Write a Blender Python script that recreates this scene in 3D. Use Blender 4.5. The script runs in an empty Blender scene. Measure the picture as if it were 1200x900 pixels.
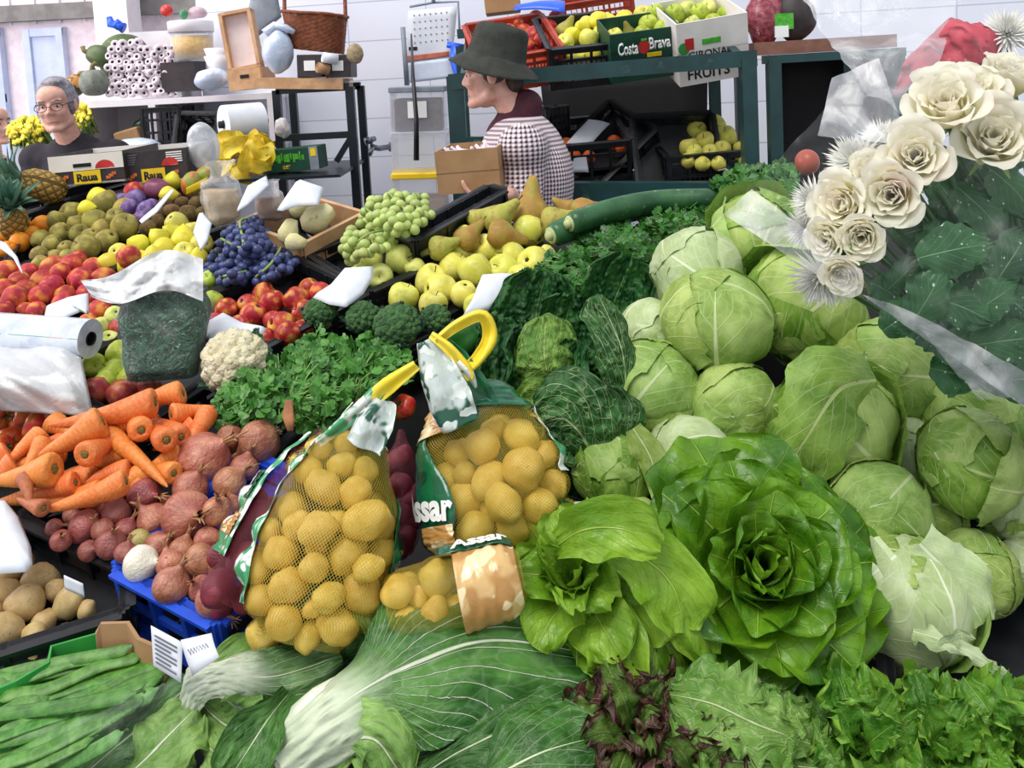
import bpy, bmesh, math, random
from mathutils import Vector, Matrix, Euler, noise
V = Vector
PI = math.pi
rnd = random.Random(7)
scene = bpy.context.scene
COL = scene.collection
sin, cos, sqrt, rad = math.sin, math.cos, math.sqrt, math.radians

# ---------------------------------------------------------------- camera
F_PX, PITCH, ROLL, CX, CY = 1039.0, rad(5), 0.052, 600.0, 176.0
EYE = V((0, 0, 1.6))
FW = V((0, cos(PITCH), -sin(PITCH)))
_U0, _R0 = V((0, sin(PITCH), cos(PITCH))), V((1, 0, 0))
UP = _U0 * cos(ROLL) + _R0 * sin(ROLL)
RT = _R0 * cos(ROLL) - _U0 * sin(ROLL)
cd = bpy.data.cameras.new('camera')
cam = bpy.data.objects.new('camera', cd); COL.objects.link(cam)
M_ = Matrix((RT, UP, -FW)).transposed().to_4x4(); M_.translation = EYE
cam.matrix_world = M_
cd.sensor_width = 36; cd.lens = 36 * F_PX / 1200
cd.shift_y = -(450 - CY) / 1200
cd.clip_start = 0.05
scene.camera = cam

def ray(px, py): return FW + RT * ((px - CX) / F_PX) - UP * ((py - CY) / F_PX)
def P(px, py, d): return EYE + ray(px, py) * d
def S(px, py, h=0.0, a=0.56, b=0.28):          # a point on the sloping display (left and front)
    r = ray(px, py); return EYE + r * ((a + h - EYE.z) / (r.z - b * r.y))
def Cb(px, py, h=0.0): return S(px, py, h, 0.054, 0.68)   # on the steep cabbage heap
def proj(p):
    q = p - EYE; d = q.dot(FW); return (CX + F_PX * q.dot(RT) / d, CY - F_PX * q.dot(UP) / d, d)
def pxm(d): return d / F_PX                     # metres per photo pixel at depth d
SN = V((0, -0.28, 1)).normalized()              # normal of the display
CN = V((0, -0.68, 1)).normalized()

# ---------------------------------------------------------------- objects
def tag(o, label=None, cat=None, group=None, kind=None):
    if label: o['label'] = label
    if cat: o['category'] = cat
    if group: o['group'] = group
    if kind: o['kind'] = kind
    return o
def link(name, me, mat=None, parent=None, M=None):
    o = bpy.data.objects.new(name, me); COL.objects.link(o)
    if mat is not None and not me.materials:
        me.materials.append(mat)
    if parent is not None:
        o.parent = parent
        o.matrix_parent_inverse = Matrix.Identity(4)
    if M is not None: o.matrix_basis = M
    return o
def empty(name, loc=(0, 0, 0), label=None, cat=None, group=None, M=None):
    o = bpy.data.objects.new(name, None); COL.objects.link(o); o.empty_display_size = .05
    o.location = loc
    if M is not None: o.matrix_basis = M
    return tag(o, label, cat, group)
def Wm(o):
    m = o.matrix_basis
    return Wm(o.parent) @ o.matrix_parent_inverse @ m if o.parent else m.copy()
def wchild(name, me, mat, parent):              # child whose mesh is in world coordinates
    o = link(name, me, mat, parent)
    o.matrix_parent_inverse = Wm(parent).inverted()
    return o
def copy_tree(o, parent=None, M=None):
    c = o.copy(); COL.objects.link(c)
    if parent is not None: c.parent = parent
    if M is not None: c.matrix_basis = M
    for ch in o.children: copy_tree(ch, c)
    return c
def reuse(proto, used, M):
    """the first call moves the prototype itself, later calls copy it with its parts"""
    if not used.get(proto.name):
        used[proto.name] = True
        proto.matrix_basis = M; return proto
    return copy_tree(proto, None, M)

class MB:
    def __init__(s): s.v = []; s.f = []; s.uv = {}; s.mi = []
    def add(s, vs, fs, uvs=None, mi=0):
        b = len(s.v); s.v += [V(x) for x in vs]
        for k, f in enumerate(fs):
            s.f.append(tuple(b + i for i in f)); s.mi.append(mi)
        if uvs is not None:
            for i, u in enumerate(uvs): s.uv[b + i] = u
        return b
    def box(s, c, h, M=None, mi=0, taper=1.0):
        vs = []
        for x in (-1, 1):
            for y in (-1, 1):
                for z in (-1, 1):
                    t = taper if z < 0 else 1
                    p = V((x * h[0] * t, y * h[1] * t, z * h[2])) + V(c)
                    vs.append(M @ p if M else p)
        s.add(vs, [(0, 1, 3, 2), (4, 6, 7, 5), (0, 4, 5, 1), (2, 3, 7, 6), (0, 2, 6, 4), (1, 5, 7, 3)], mi=mi)
    def bar(s, a, b, w, h, up=V((0, 0, 1)), mi=0):   # rectangular bar from a to b
        a, b = V(a), V(b); t = (b - a); L = t.length; t.normalize()
        x = t.cross(up)
        if x.length < 1e-4: x = t.cross(V((1, 0, 0)))
        x.normalize(); z = x.cross(t)
        M = Matrix((t, x, z)).transposed().to_4x4(); M.translation = (a + b) / 2
        s.box((0, 0, 0), (L / 2, w / 2, h / 2), M, mi)
    def tube(s, pts, r, n=8, mi=0, cap=True, up=V((0.13, 0.2, 1))):
        pts = [V(p) for p in pts]; m = len(pts)
        rs = r if isinstance(r, (list, tuple)) else [r] * m
        vs = []; prevx = None
        for i, p in enumerate(pts):
            t = (pts[min(i + 1, m - 1)] - pts[max(i - 1, 0)]).normalized()
            x = t.cross(up) if prevx is None else prevx - t * prevx.dot(t)
            if x.length < 1e-5: x = t.cross(V((1, 0, 0)))
            x.normalize(); prevx = x; y = t.cross(x)
            for k in range(n):
                a = 2 * PI * k / n; vs.append(p + (x * cos(a) + y * sin(a)) * rs[i])
        fs = [(i * n + k, i * n + (k + 1) % n, (i + 1) * n + (k + 1) % n, (i + 1) * n + k) for i in range(m - 1) for k in range(n)]
        if cap: fs += [tuple(range(n))[::-1], tuple((m - 1) * n + k for k in range(n))]
        uvs = [(k / n, i / (m - 1)) for i in range(m) for k in range(n)]
        s.add(vs, fs, uvs, mi)
    def lathe(s, prof, n=20, M=None, mi=0, wob=None):
        vs = []; m = len(prof)
        for i, (r, z) in enumerate(prof):
            for k in range(n):
                a = 2 * PI * k / n; q = V((r * cos(a), r * sin(a), z))
                if wob: q = wob(q)
                vs.append(M @ q if M else q)
        fs = [(i * n + k, i * n + (k + 1) % n, (i + 1) * n + (k + 1) % n, (i + 1) * n + k) for i in range(m - 1) for k in range(n)]
        s.add(vs, fs, [(k / n, i / (m - 1)) for i in range(m) for k in range(n)], mi)
    def grid(s, fn, nu, nv, mi=0, wrap=False):
        vs = []; uvs = []
        for j in range(nv + 1):
            for i in range(nu + (0 if wrap else 1)):
                u, v = i / nu, j / nv; vs.append(fn(u, v)); uvs.append((u, v))
        w = nu if wrap else nu + 1
        fs = [(j * w + i, j * w + (i + 1) % w, (j + 1) * w + (i + 1) % w, (j + 1) * w + i) for j in range(nv) for i in range(nu)]
        s.add(vs, fs, uvs, mi)
    def mesh(s, name, mats=None, smooth=True):
        me = bpy.data.meshes.new(name)
        me.from_pydata([tuple(v) for v in s.v], [], s.f)
        if smooth: me.polygons.foreach_set('use_smooth', [True] * len(me.polygons))
        if any(s.mi): me.polygons.foreach_set('material_index', s.mi)
        if s.uv:
            ul = me.uv_layers.new(name='UVMap')
            for l in me.loops: ul.data[l.index].uv = s.uv.get(l.vertex_index, (0, 0))
        for m in (mats or []): me.materials.append(m)
        me.update(); return me

def crom(pts, n):                               # Catmull-Rom through points, n samples
    pts = [V(p) for p in pts]; k = len(pts) - 1; out = []
    for i in range(n + 1):
        t = i / n * k; j = min(int(t), k - 1); f = t - j
        p0, p1, p2, p3 = pts[max(j - 1, 0)], pts[j], pts[j + 1], pts[min(j + 2, k)]
        out.append(.5 * ((2 * p1) + (p2 - p0) * f + (2 * p0 - 5 * p1 + 4 * p2 - p3) * f * f + (3 * p1 - p0 - 3 * p2 + p3) * f ** 3))
    return out
def lerp1(tab, x):
    for (a, b), (c, d) in zip(tab, tab[1:]):
        if x <= c: return b + (d - b) * max(0, min(1, (x - a) / (c - a)))
    return tab[-1][1]
def smooth1(tab, x):
    for (a, b), (c, d) in zip(tab, tab[1:]):
        if x <= c:
            t = max(0, min(1, (x - a) / (c - a))); t = t * t * (3 - 2 * t); return b + (d - b) * t
    return tab[-1][1]
def nz(p, s=1.0): return noise.noise(V(p) * s)
def fr(z, x=None):                              # rotation matrix with local z along z
    z = V(z).normalized(); x = V(x) if x is not None else V((1, 0.01, 0.02))
    x = (x - z * x.dot(z)).normalized(); y = z.cross(x)
    return Matrix((x, y, z)).transposed().to_4x4()
def TM(loc, R=None, s=1.0):
    m = (R.copy() if R is not None else Matrix.Identity(4)) @ Matrix.Scale(s, 4); m.translation = V(loc); return m
def rrot(r=rnd): return Euler((r.uniform(0, 6.3), r.uniform(0, 6.3), r.uniform(0, 6.3))).to_matrix().to_4x4()

# ---------------------------------------------------------------- materials
def lin(h):
    if isinstance(h, (tuple, list)): return (*h[:3], 1)
    h = h.lstrip('#'); c = [int(h[i:i + 2], 16) / 255 for i in (0, 2, 4)]
    return (*[x / 12.92 if x <= .04045 else ((x + .055) / 1.055) ** 2.4 for x in c], 1)
class E:                                        # a value socket with arithmetic
    def __init__(s, nt, k): s.nt, s.k = nt, k
    def op(s, o, *a):
        n = s.nt.nodes.new('ShaderNodeMath'); n.operation = o
        for i, x in enumerate((s,) + a):
            if isinstance(x, E): s.nt.links.new(x.k, n.inputs[i])
            else: n.inputs[i].default_value = x
        return E(s.nt, n.outputs[0])
    def __add__(s, o): return s.op('ADD', o)
    def __sub__(s, o): return s.op('SUBTRACT', o)
    def __mul__(s, o): return s.op('MULTIPLY', o)
    def __truediv__(s, o): return s.op('DIVIDE', o)
    def abs(s): return s.op('ABSOLUTE')
    def inv(s): return (s * -1) + 1
    def ramp(s, a, b, lo=0.0, hi=1.0):
        n = s.nt.nodes.new('ShaderNodeMapRange'); n.interpolation_type = 'SMOOTHSTEP'
        for i, x in enumerate((s, a, b, lo, hi)):
            if isinstance(x, E): s.nt.links.new(x.k, n.inputs[i])
            else: n.inputs[i].default_value = x
        return E(s.nt, n.outputs[0])
class MT:
    def __init__(s, name):
        s.m = bpy.data.materials.new(name); s.m.use_nodes = True; s.nt = s.m.node_tree
        s.nt.nodes.clear(); s.out = s.n('OutputMaterial'); s.bs = s.n('BsdfPrincipled')
        s.l(s.bs.outputs[0], s.out.inputs[0])
    def n(s, t, **kw):
        n = s.nt.nodes.new('ShaderNode' + t)
        for k, v in kw.items(): setattr(n, k, v)
        return n
    def l(s, a, b): s.nt.links.new(a.k if isinstance(a, E) else a, b)
    def coord(s, which='Object'): return s.n('TexCoord').outputs[which]
    def noise(s, scale, detail=3, co=None, rough=.55, dist=0.0):
        n = s.n('TexNoise'); n.inputs['Scale'].default_value = scale; n.inputs['Detail'].default_value = detail
        n.inputs['Roughness'].default_value = rough; n.inputs['Distortion'].default_value = dist
        s.l(co if co is not None else s.coord(), n.inputs['Vector']); return E(s.nt, n.outputs['Fac'])
    def voro(s, scale, co=None, feature='F1', out='Distance', rnd_=1.0):
        n = s.n('TexVoronoi', feature=feature); n.inputs['Scale'].default_value = scale; n.inputs['Randomness'].default_value = rnd_
        s.l(co if co is not None else s.coord(), n.inputs['Vector']); return E(s.nt, n.outputs[out])
    def uv(s):
        n = s.n('SeparateXYZ'); s.l(s.coord('UV'), n.inputs[0]); return E(s.nt, n.outputs[0]), E(s.nt, n.outputs[1])
    def xyz(s, which='Object'):
        n = s.n('SeparateXYZ'); s.l(s.coord(which), n.inputs[0]); return [E(s.nt, o) for o in n.outputs]
    def mix(s, a, b, fac):
        n = s.n('Mix', data_type='RGBA')
        for x, i in ((fac, 0), (a, 6), (b, 7)):
            if isinstance(x, E): s.l(x, n.inputs[i])
            elif isinstance(x, (int, float)): n.inputs[i].default_value = x
            elif isinstance(x, (str, tuple)): n.inputs[i].default_value = lin(x)
            else: s.l(x, n.inputs[i])
        return n.outputs[2]
    def objrand(s): return E(s.nt, s.n('ObjectInfo').outputs['Random'])
    def vary(s, c, dv=.15, dh=.0):
        n = s.n('HueSaturation'); s.l(c, n.inputs['Color']) if not isinstance(c, (str, tuple)) else setattr(n.inputs['Color'], 'default_value', lin(c))
        r = s.objrand(); s.l(r * (2 * dv) + (1 - dv), n.inputs['Value'])
        if dh: s.l((r * 7.31).op('FRACT') * (2 * dh) + (.5 - dh), n.inputs['Hue'])
        return n.outputs[0]
    def color(s, c):
        if isinstance(c, (str, tuple)): s.bs.inputs['Base Color'].default_value = lin(c)
        else: s.l(c, s.bs.inputs['Base Color'])
    def set(s, **kw):
        for k, v in kw.items():
            i = s.bs.inputs[k.replace('_', ' ')]
            if isinstance(v, E): s.l(v, i)
            else: i.default_value = v
    def bump(s, hgt, strength=.3, dist=.002):
        n = s.n('Bump'); n.inputs['Strength'].default_value = strength; n.inputs['Distance'].default_value = dist
        s.l(hgt, n.inputs['Height']); s.l(n.outputs[0], s.bs.inputs['Normal']); return n
    def translucent(s, c, amt):
        t = s.n('BsdfTranslucent'); mx = s.n('MixShader'); mx.inputs[0].default_value = amt
        if isinstance(c, (str, tuple)): t.inputs[0].default_value = lin(c)
        else: s.l(c, t.inputs[0])
        s.l(s.bs.outputs[0], mx.inputs[1]); s.l(t.outputs[0], mx.inputs[2]); s.l(mx.outputs[0], s.out.inputs[0])
    def clear(s, fac, white='#ffffff'):         # mix towards see-through; fac = opacity
        t = s.n('BsdfTransparent'); mx = s.n('MixShader'); t.inputs[0].default_value = lin(white)
        if isinstance(fac, E): s.l(fac, mx.inputs[0])
        else: mx.inputs[0].default_value = fac
        s.l(t.outputs[0], mx.inputs[1]); s.l(s.bs.outputs[0], mx.inputs[2]); s.l(mx.outputs[0], s.out.inputs[0])

def mat(name, c, c2=None, scale=8, lo=.35, hi=.65, rough=.5, spec=.5, bump=0, bscale=60, var=0, hue=0, sss=0, coat=0, metal=0, c3=None, s3=30, lo3=.6, hi3=.75, bdist=.002):
    m = MT(name); col = c
    if c2: col = m.mix(c, c2, m.noise(scale).ramp(lo, hi))
    if c3: col = m.mix(col, c3, m.noise(s3, 4).ramp(lo3, hi3))
    if var or hue:
        col = m.vary(col, var, hue)
    m.color(col); m.set(Roughness=rough, Specular_IOR_Level=spec, Coat_Weight=coat, Metallic=metal)
    if sss:
        m.set(Subsurface_Weight=sss, Subsurface_Scale=.01)
    if bump: m.bump(m.noise(bscale, 4), bump, bdist)
    return m.m

def leaf_mat(name, dark, light, vein, nv=7, slope=.5, midw=.06, veinw=.1, retic=0, rscale=14, rough=.45, spec=.4, trans=.25,
             stalk=0.0, lo=.35, hi=.65, bump=.5, fan=None, var=.1, edge=None, edgelo=.8, tip=None, dots=None, veinfade=.9, hue=.0, coat=0, bd=.003, wbase=None, blister=0):
    """blade colour from noise, ribs and side veins from the leaf's own UV (u across, v along)"""
    m = MT(name); U, Vv = m.uv(); a = (U * 2 - 1).abs()
    wig = m.noise(9, 2); co = m.coord()
    base = m.mix(dark, light, m.noise(16, 4).ramp(lo, hi))
    if tip: base = m.mix(base, tip, Vv.ramp(.45, 1.0))
    if edge: base = m.mix(base, edge, (a + (Vv - .55).ramp(0, .45) * .35 + m.noise(14, 3) * .3 - .15).ramp(edgelo, edgelo + .25))
    mid = (a / ((Vv.inv() * midw) + midw * .18)).ramp(.55, 1.25, 1, 0)
    if fan is None:
        t = ((Vv - a * slope + wig * .06) * nv).op('FRACT')
        side = (t - .5).abs().ramp(veinw * .3, veinw, 1, 0) * a.ramp(.75, 1.0, 1, .25)
    else:
        q = (U * 2 - 1) / ((Vv - fan).op('MAXIMUM', .04) * 1.6 + .12)
        t = (q * (nv * .5) + wig * .3).op('FRACT')
        side = ((t - .5).abs() / (Vv * -1.15 + 1.5)).ramp(veinw * .3, veinw, 1, 0) * Vv.ramp(fan, fan + .12)
    vm = mid.op('MAXIMUM', side * veinfade)
    if retic:
        vo = m.voro(rscale, m.coord('UV'), 'DISTANCE_TO_EDGE'); rt = vo.ramp(.0, .09, 1, 0)
        vm = vm.op('MAXIMUM', rt * retic)
    if wbase: vm = vm.op("MAXIMUM", (Vv + wig * .10 + a * .10).ramp(wbase[0], wbase[1], 1, 0))
    if stalk: vm = vm.op('MAXIMUM', (Vv + wig * .15 + a * .1).ramp(stalk, stalk + .18, 1, 0))
    col = m.mix(base, vein, vm)
    if dots: col = m.mix(col, dots, m.noise(150, 2).ramp(.68, .74))
    if var or hue: col = m.vary(col, var, hue)
    m.color(col); m.set(Roughness=rough, Specular_IOR_Level=spec, Coat_Weight=coat)
    if blister:
        bl = m.voro(blister, None, 'SMOOTH_F1'); col = m.mix(col, dark, bl.ramp(.35, .75, 0, .7)); m.l(col, m.bs.inputs['Base Color'])
        m.bump(vm * .5 + bl.inv() * 1.6, bump, bd)
    else: m.bump(vm * .8 + m.noise(45, 3) * .5 + (m.voro(rscale, m.coord('UV'), 'SMOOTH_F1').inv() * (1.2 if retic else 0)), bump, bd)
    if trans: m.translucent(col, trans)
    return m.m

# ---------------------------------------------------------------- leaf geometry
def leaf(mb, spine, nrm, width, curl=0.5, ruffle=.0, rfreq=5, nu=12, nv=16, seed=0, edgez=0.0, crinkle=0.0, cfreq=30, tipround=.12, disp=None, jag=0.0, mi=0, blis=0.0):
    """spine: points along the midrib; nrm: side the blade cups towards; width(v): half width; curl: radians of bend at the edge"""
    sp = crom(spine, nv); nrm0 = V(nrm)
    fr_ = []
    for i, p in enumerate(sp):
        t = (sp[min(i + 1, nv)] - sp[max(i - 1, 0)]).normalized()
        n = nrm0 - t * nrm0.dot(t)
        if n.length < 1e-3: n = fr_[-1][2]
        n.normalize()
        if fr_ and n.dot(fr_[-1][2]) < 0: n = -n
        fr_.append((p, t, n, t.cross(n)))
        nrm0 = n * .8 + V(nrm) * .2 if True else n
    rr = random.Random(seed); ph = [rr.uniform(0, 6.28) for _ in range(6)]
    def f(u, v):
        i = min(int(round(v * nv)), nv); p, t, n, s = fr_[i]
        x = 2 * u - 1; w = width(v); c = curl(v) if callable(curl) else curl
        c = c if abs(c) > 1e-3 else 1e-3
        w *= 1 + .10 * sin(v * 9 + ph[4] + (x > 0) * 2) * abs(x)
        if jag: w *= 1 + jag * abs(x) * nz((v * 14 + ph[0], x * 1.5, ph[1]))
        off = s * (w * sin(c * x) / c) + n * (w * (1 - cos(c * x)) / c)
        e = abs(x) ** 2.2
        ru = ruffle * e * (sin(rfreq * 6.28 * v + ph[0] + (1.7 if x > 0 else 0)) + .6 * sin(rfreq * 10.1 * v + ph[1] + (0 if x > 0 else 2)))
        tr = ruffle * (v ** 4) * (sin(rfreq * 3.1 * x + ph[2]) + .5 * sin(rfreq * 6.3 * x + ph[3]))
        q = p + off + n * (ru + tr + edgez * e) - t * (tipround * w * x * x)
        if crinkle:
            q += n * crinkle * (nz(q * cfreq + V((seed, 0, 0))) + .5 * nz(q * cfreq * 2.3)) * min(1, abs(x) * 3 + .2)
        if disp: q += n * disp(x, v)
        if blis: q += n * blis * (1 - 1.7 * noise.voronoi(q * 62)[0][0]) * min(1, max(0, v - .25) * 3) * min(1, abs(x) * 5)
        return q
    mb.grid(f, nu, nv, mi)

ORD = ['', 'first', 'second', 'third', 'fourth', 'fifth', 'sixth', 'seventh', 'eighth', 'ninth', 'tenth', 'eleventh', 'twelfth', 'thirteenth', 'fourteenth', 'fifteenth', 'sixteenth', 'seventeenth', 'eighteenth', 'nineteenth', 'twentieth']
def pile_labels(objs, look, where, cat, group, rows=None):
    """a label of its own for each member of a heap: its row (far to near) and its place in the row"""
    bpy.context.view_layer.update()
    pr = []
    for o in objs:
        c = sum((o.matrix_world @ V(b) for b in o.bound_box), V()) / 8 if o.type == 'MESH' else o.matrix_world.translation
        pr.append((proj(c), o))
    n = len(pr)
    if n == 1:
        tag(pr[0][1], f'{look} {where}', cat, group); return
    pr.sort(key=lambda t: t[0][1])
    H = max(t[0][1] for t in pr) - min(t[0][1] for t in pr) + 1; W = max(t[0][0] for t in pr) - min(t[0][0] for t in pr) + 1
    k = rows or max(1, min(n, round(sqrt(n * H / W))))
    per = -(-n // k); k = -(-n // per)
    for r in range(k):
        row = sorted(pr[r * per:(r + 1) * per], key=lambda t: t[0][0])
        rw = '' if k == 1 else (' of back row' if r == 0 else ' of front row' if r == k - 1 else f' of {ORD[r + 1]} row')
        for i, (q, o) in enumerate(row):
            m = len(row)
            pos = 'only one' if m == 1 else 'leftmost' if i == 0 else 'rightmost' if i == m - 1 else f'{ORD[i + 1]} from left'
            tag(o, f'{look} {where}, {pos}{rw}', cat, group)

# ---------------------------------------------------------------- packing
def relax(items, iters=60, planeab=(.56, .28), bed=-.12, tight=.93, pull=.15):
    """items: [centre, radius, px, py]; pushes overlapping rounds apart while keeping them near their sight position"""
    a, b = planeab; nrm = V((0, -b, 1)).normalized()
    for it in items: it.append((ray(it[2], it[3])).normalized())
    for k in range(iters):
        for i in range(len(items)):
            ci, ri = items[i][0], items[i][1]
            for j in range(i + 1, len(items)):
                cj, rj = items[j][0], items[j][1]
                d = cj - ci; L = d.length; mn = (ri + rj) * tight
                if L < mn:
                    d = d / L if L > 1e-6 else V((0, 1, 0)); m = (mn - L) * .5
                    ci -= d * m; cj += d * m
        for it in items:
            c, r, d = it[0], it[1], it[4]
            if k < iters * .75: c += ((EYE + d * (c - EYE).dot(d)) - c) * pull
            hgt = (c.z - (a + bed + b * c.y)) * nrm.z
            if hgt < r: c += nrm * (r - hgt)
            elif k < iters * .7: c -= nrm * min(.004, (hgt - r) * .1)
def inpoly(x, y, poly):
    c = False; n = len(poly)
    for i in range(n):
        x1, y1 = poly[i]; x2, y2 = poly[(i + 1) % n]
        if (y1 > y) != (y2 > y) and x < (x2 - x1) * (y - y1) / (y2 - y1) + x1: c = not c
    return c
def fill(poly, dia, have=(), seed=1, k=.72, maxn=80):
    rr = random.Random(seed); pts = [(x, y) for x, y, *_ in have]; out = []
    xs = [p[0] for p in poly]; ys = [p[1] for p in poly]
    for _ in range(1500):
        if len(out) >= maxn: break
        x, y = rr.uniform(min(xs), max(xs)), rr.uniform(min(ys), max(ys))
        if inpoly(x, y, poly) and all((x - a) ** 2 + (y - b) ** 2 > (k * dia) ** 2 for a, b in pts):
            pts.append((x, y)); out.append((x, y, dia))
    return out
def heap(spec, h=0.0, bed=-.1, fn=S, ab=(.56, .28), tight=.93, iters=60, dmul=1.0, rmul=1.0):
    its = []
    for x, y, d, *_ in spec:
        c = fn(x, y, h); dep = proj(c)[2]; its.append([c, d * .5 * pxm(dep) * rmul, x, y])
    relax(its, iters, ab, bed, tight)
    return its
# ================================================================ common materials
K = {}
K['tile'] = MT('white_wall_tiles')
def _tile():
    m = K['tile']; b = m.n('TexBrick'); b.offset = 0; b.inputs['Scale'].default_value = 1.0
    b.inputs['Color1'].default_value = lin('#e9eefb'); b.inputs['Color2'].default_value = lin('#e3e9f8'); b.inputs['Mortar'].default_value = lin('#b9c2d6')
    b.inputs['Mortar Size'].default_value = .003; b.inputs['Brick Width'].default_value = .42; b.inputs['Row Height'].default_value = .2
    m.l(m.coord('UV'), b.inputs['Vector']); m.l(b.outputs[0], m.bs.inputs['Base Color']); m.set(Roughness=.25)
    K['tile'] = m.m
_tile()
K['white'] = mat('white_paint', '#f1eff4', '#e9e4ea', 6, rough=.5)
K['hall'] = mat('pinkish_hall_boards', '#f6edf1', '#eadde4', 14, rough=.7)
K['bluedoor'] = mat('pale_blue_paint', '#c9d5ec', '#bccbe6', 9, rough=.55)
K['concrete'] = mat('grey_concrete', '#8d8c8a', '#7a7977', 7, rough=.85, bump=.2, bscale=80)
K['green'] = mat('dark_green_metal', '#1c4446', '#163638', 9, rough=.4, c3='#3b5a58', s3=18)
K['black'] = mat('black_plastic', '#15171b', '#202329', 20, rough=.42, bump=.05, c3='#33363a', s3=14, lo3=.68, hi3=.8)
K['blackmetal'] = mat('black_metal', '#17222a', '#101a20', 12, rough=.4)
K['redplastic'] = mat('red_orange_plastic', '#b8432a', '#a33822', 16, rough=.4)
K['blueplastic'] = mat('blue_plastic', '#1f4fd0', '#2a5ce0', 20, rough=.38, bump=.08, c3='#4e7bea', s3=16, lo3=.68, hi3=.8)
K['card'] = mat('brown_cardboard', '#b08a62', '#a27d56', 12, rough=.8, bump=.1)
K['cardwhite'] = mat('white_cardboard', '#ece9e4', '#e2ded8', 10, rough=.7)
K['cardgreen'] = mat('green_cardboard', '#2f9a3c', '#288a35', 14, rough=.55)
K['carddark'] = mat('dark_printed_cardboard', '#3a3336', '#2b2628', 20, rough=.55)
K['cardcostagreen'] = mat('deep_green_cardboard', '#0d4a36', '#0a4030', 14, rough=.5)
K['wood'] = mat('pale_wood', '#cfa67c', '#bb9068', 20, rough=.6, bump=.1)
K['wood2'] = mat('red_brown_wood', '#8a5f52', '#79503f', 20, rough=.55)
K['paper'] = mat('white_paper', '#dfe4ec', '#d6dce6', 14, rough=.75)
K['paperback'] = mat('beige_paper_back', '#c6b49a', '#b9a78d', 14, rough=.75)
K['skin'] = mat('skin', '#dcae9c', '#d09a88', 26, rough=.5, sss=.12, bump=.05, bscale=200)
K['hairgrey'] = mat('grey_hair', '#9d9aa3', '#77757e', 60, rough=.6, bump=.6, bscale=180)
K['hairdark'] = mat('dark_brown_hair', '#2c1f1a', '#40302a', 60, rough=.5, bump=.5, bscale=180)
K['blackcloth'] = mat('black_wool', '#191720', '#221f2a', 30, rough=.85, bump=.3, bscale=220)
K['hat'] = mat('dark_green_felt', '#2b2f2b', '#363a34', 30, rough=.85, bump=.3, bscale=160)
K['maroon'] = mat('maroon_knit', '#4a1527', '#3a0f1f', 40, rough=.8, bump=.3, bscale=200)
K['darkcloth'] = mat('dark_trousers', '#22242c', '#2b2d36', 30, rough=.85)
K['ink'] = mat('black_ink', '#16161a', rough=.6)
K['greyink'] = mat('grey_ink', '#6d7380', rough=.7)
K['whiteink'] = mat('white_print', '#f4f6f4', rough=.5)
K['yellowink'] = mat('yellow_print', '#f3d220', '#e9c312', 20, rough=.5)
K['redink'] = mat('red_print', '#c8312b', '#b3241f', 20, rough=.5)
K['orangeink'] = mat('orange_print', '#d9773c', '#c2592c', 60, rough=.5)
K['chrome'] = mat('brushed_chrome', '#8d939b', '#6c7178', 30, rough=.25, metal=.9)
K['grey'] = mat('grey_plastic', '#8b95a0', '#7c8691', 20, rough=.5)
K['darkgap'] = mat('dark_back_panel', '#101115', '#0b0c10', 6, rough=.8)
K['bluetoy'] = mat('bright_blue_plastic', '#1f5ae0', '#2464ea', 20, rough=.35)
K['wicker'] = mat('brown_wicker', '#8a4a28', '#6b3519', 50, rough=.6, bump=.5, bscale=90)
def plasticbag(name, c, op, rough=.25, lo=.35, hi=.7, add=.35, sc=9, c2=None, fk=.3):
    m = MT(name); n = m.noise(sc, 4, dist=1.5)
    m.color(m.mix(c, c2 or '#ffffff', n.ramp(.5, .75))); m.set(Roughness=rough, Specular_IOR_Level=.7)
    m.bump(m.noise(22, 4, dist=1.2), .6, .006)
    fr_ = m.n('LayerWeight'); fr_.inputs[0].default_value = .35
    m.clear((n.ramp(lo, hi, op, op + add) + E(m.nt, fr_.outputs['Facing']) * fk).op('MINIMUM', 1.0)); return m.m
K['film'] = plasticbag('clear_plastic_film', '#e8eef6', .13, .12, .45, .75, .25)
K['filmthin'] = plasticbag('thin_clear_film', '#e8eef6', .02, .1, .55, .8, .10, fk=.10)
K['filmthick'] = plasticbag('cloudy_plastic_film', '#dfe6ee', .35, .2)
K['bagwhite'] = plasticbag('white_translucent_bag', '#d2d5d8', .78, .35, .3, .7, .2)
K['bagblue'] = plasticbag('bluish_bag', '#c3d3ea', .85, .3, .3, .7, .15)
def clearbox(name, c, op):
    m = MT(name); m.color(c); m.set(Roughness=.12); fr_ = m.n('LayerWeight'); fr_.inputs[0].default_value = .4
    m.clear((E(m.nt, fr_.outputs['Facing']) * .45 + op).op('MINIMUM', 1.0)); return m.m
K['clear'] = clearbox('clear_tub_plastic', '#e3eaf5', .16)

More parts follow.
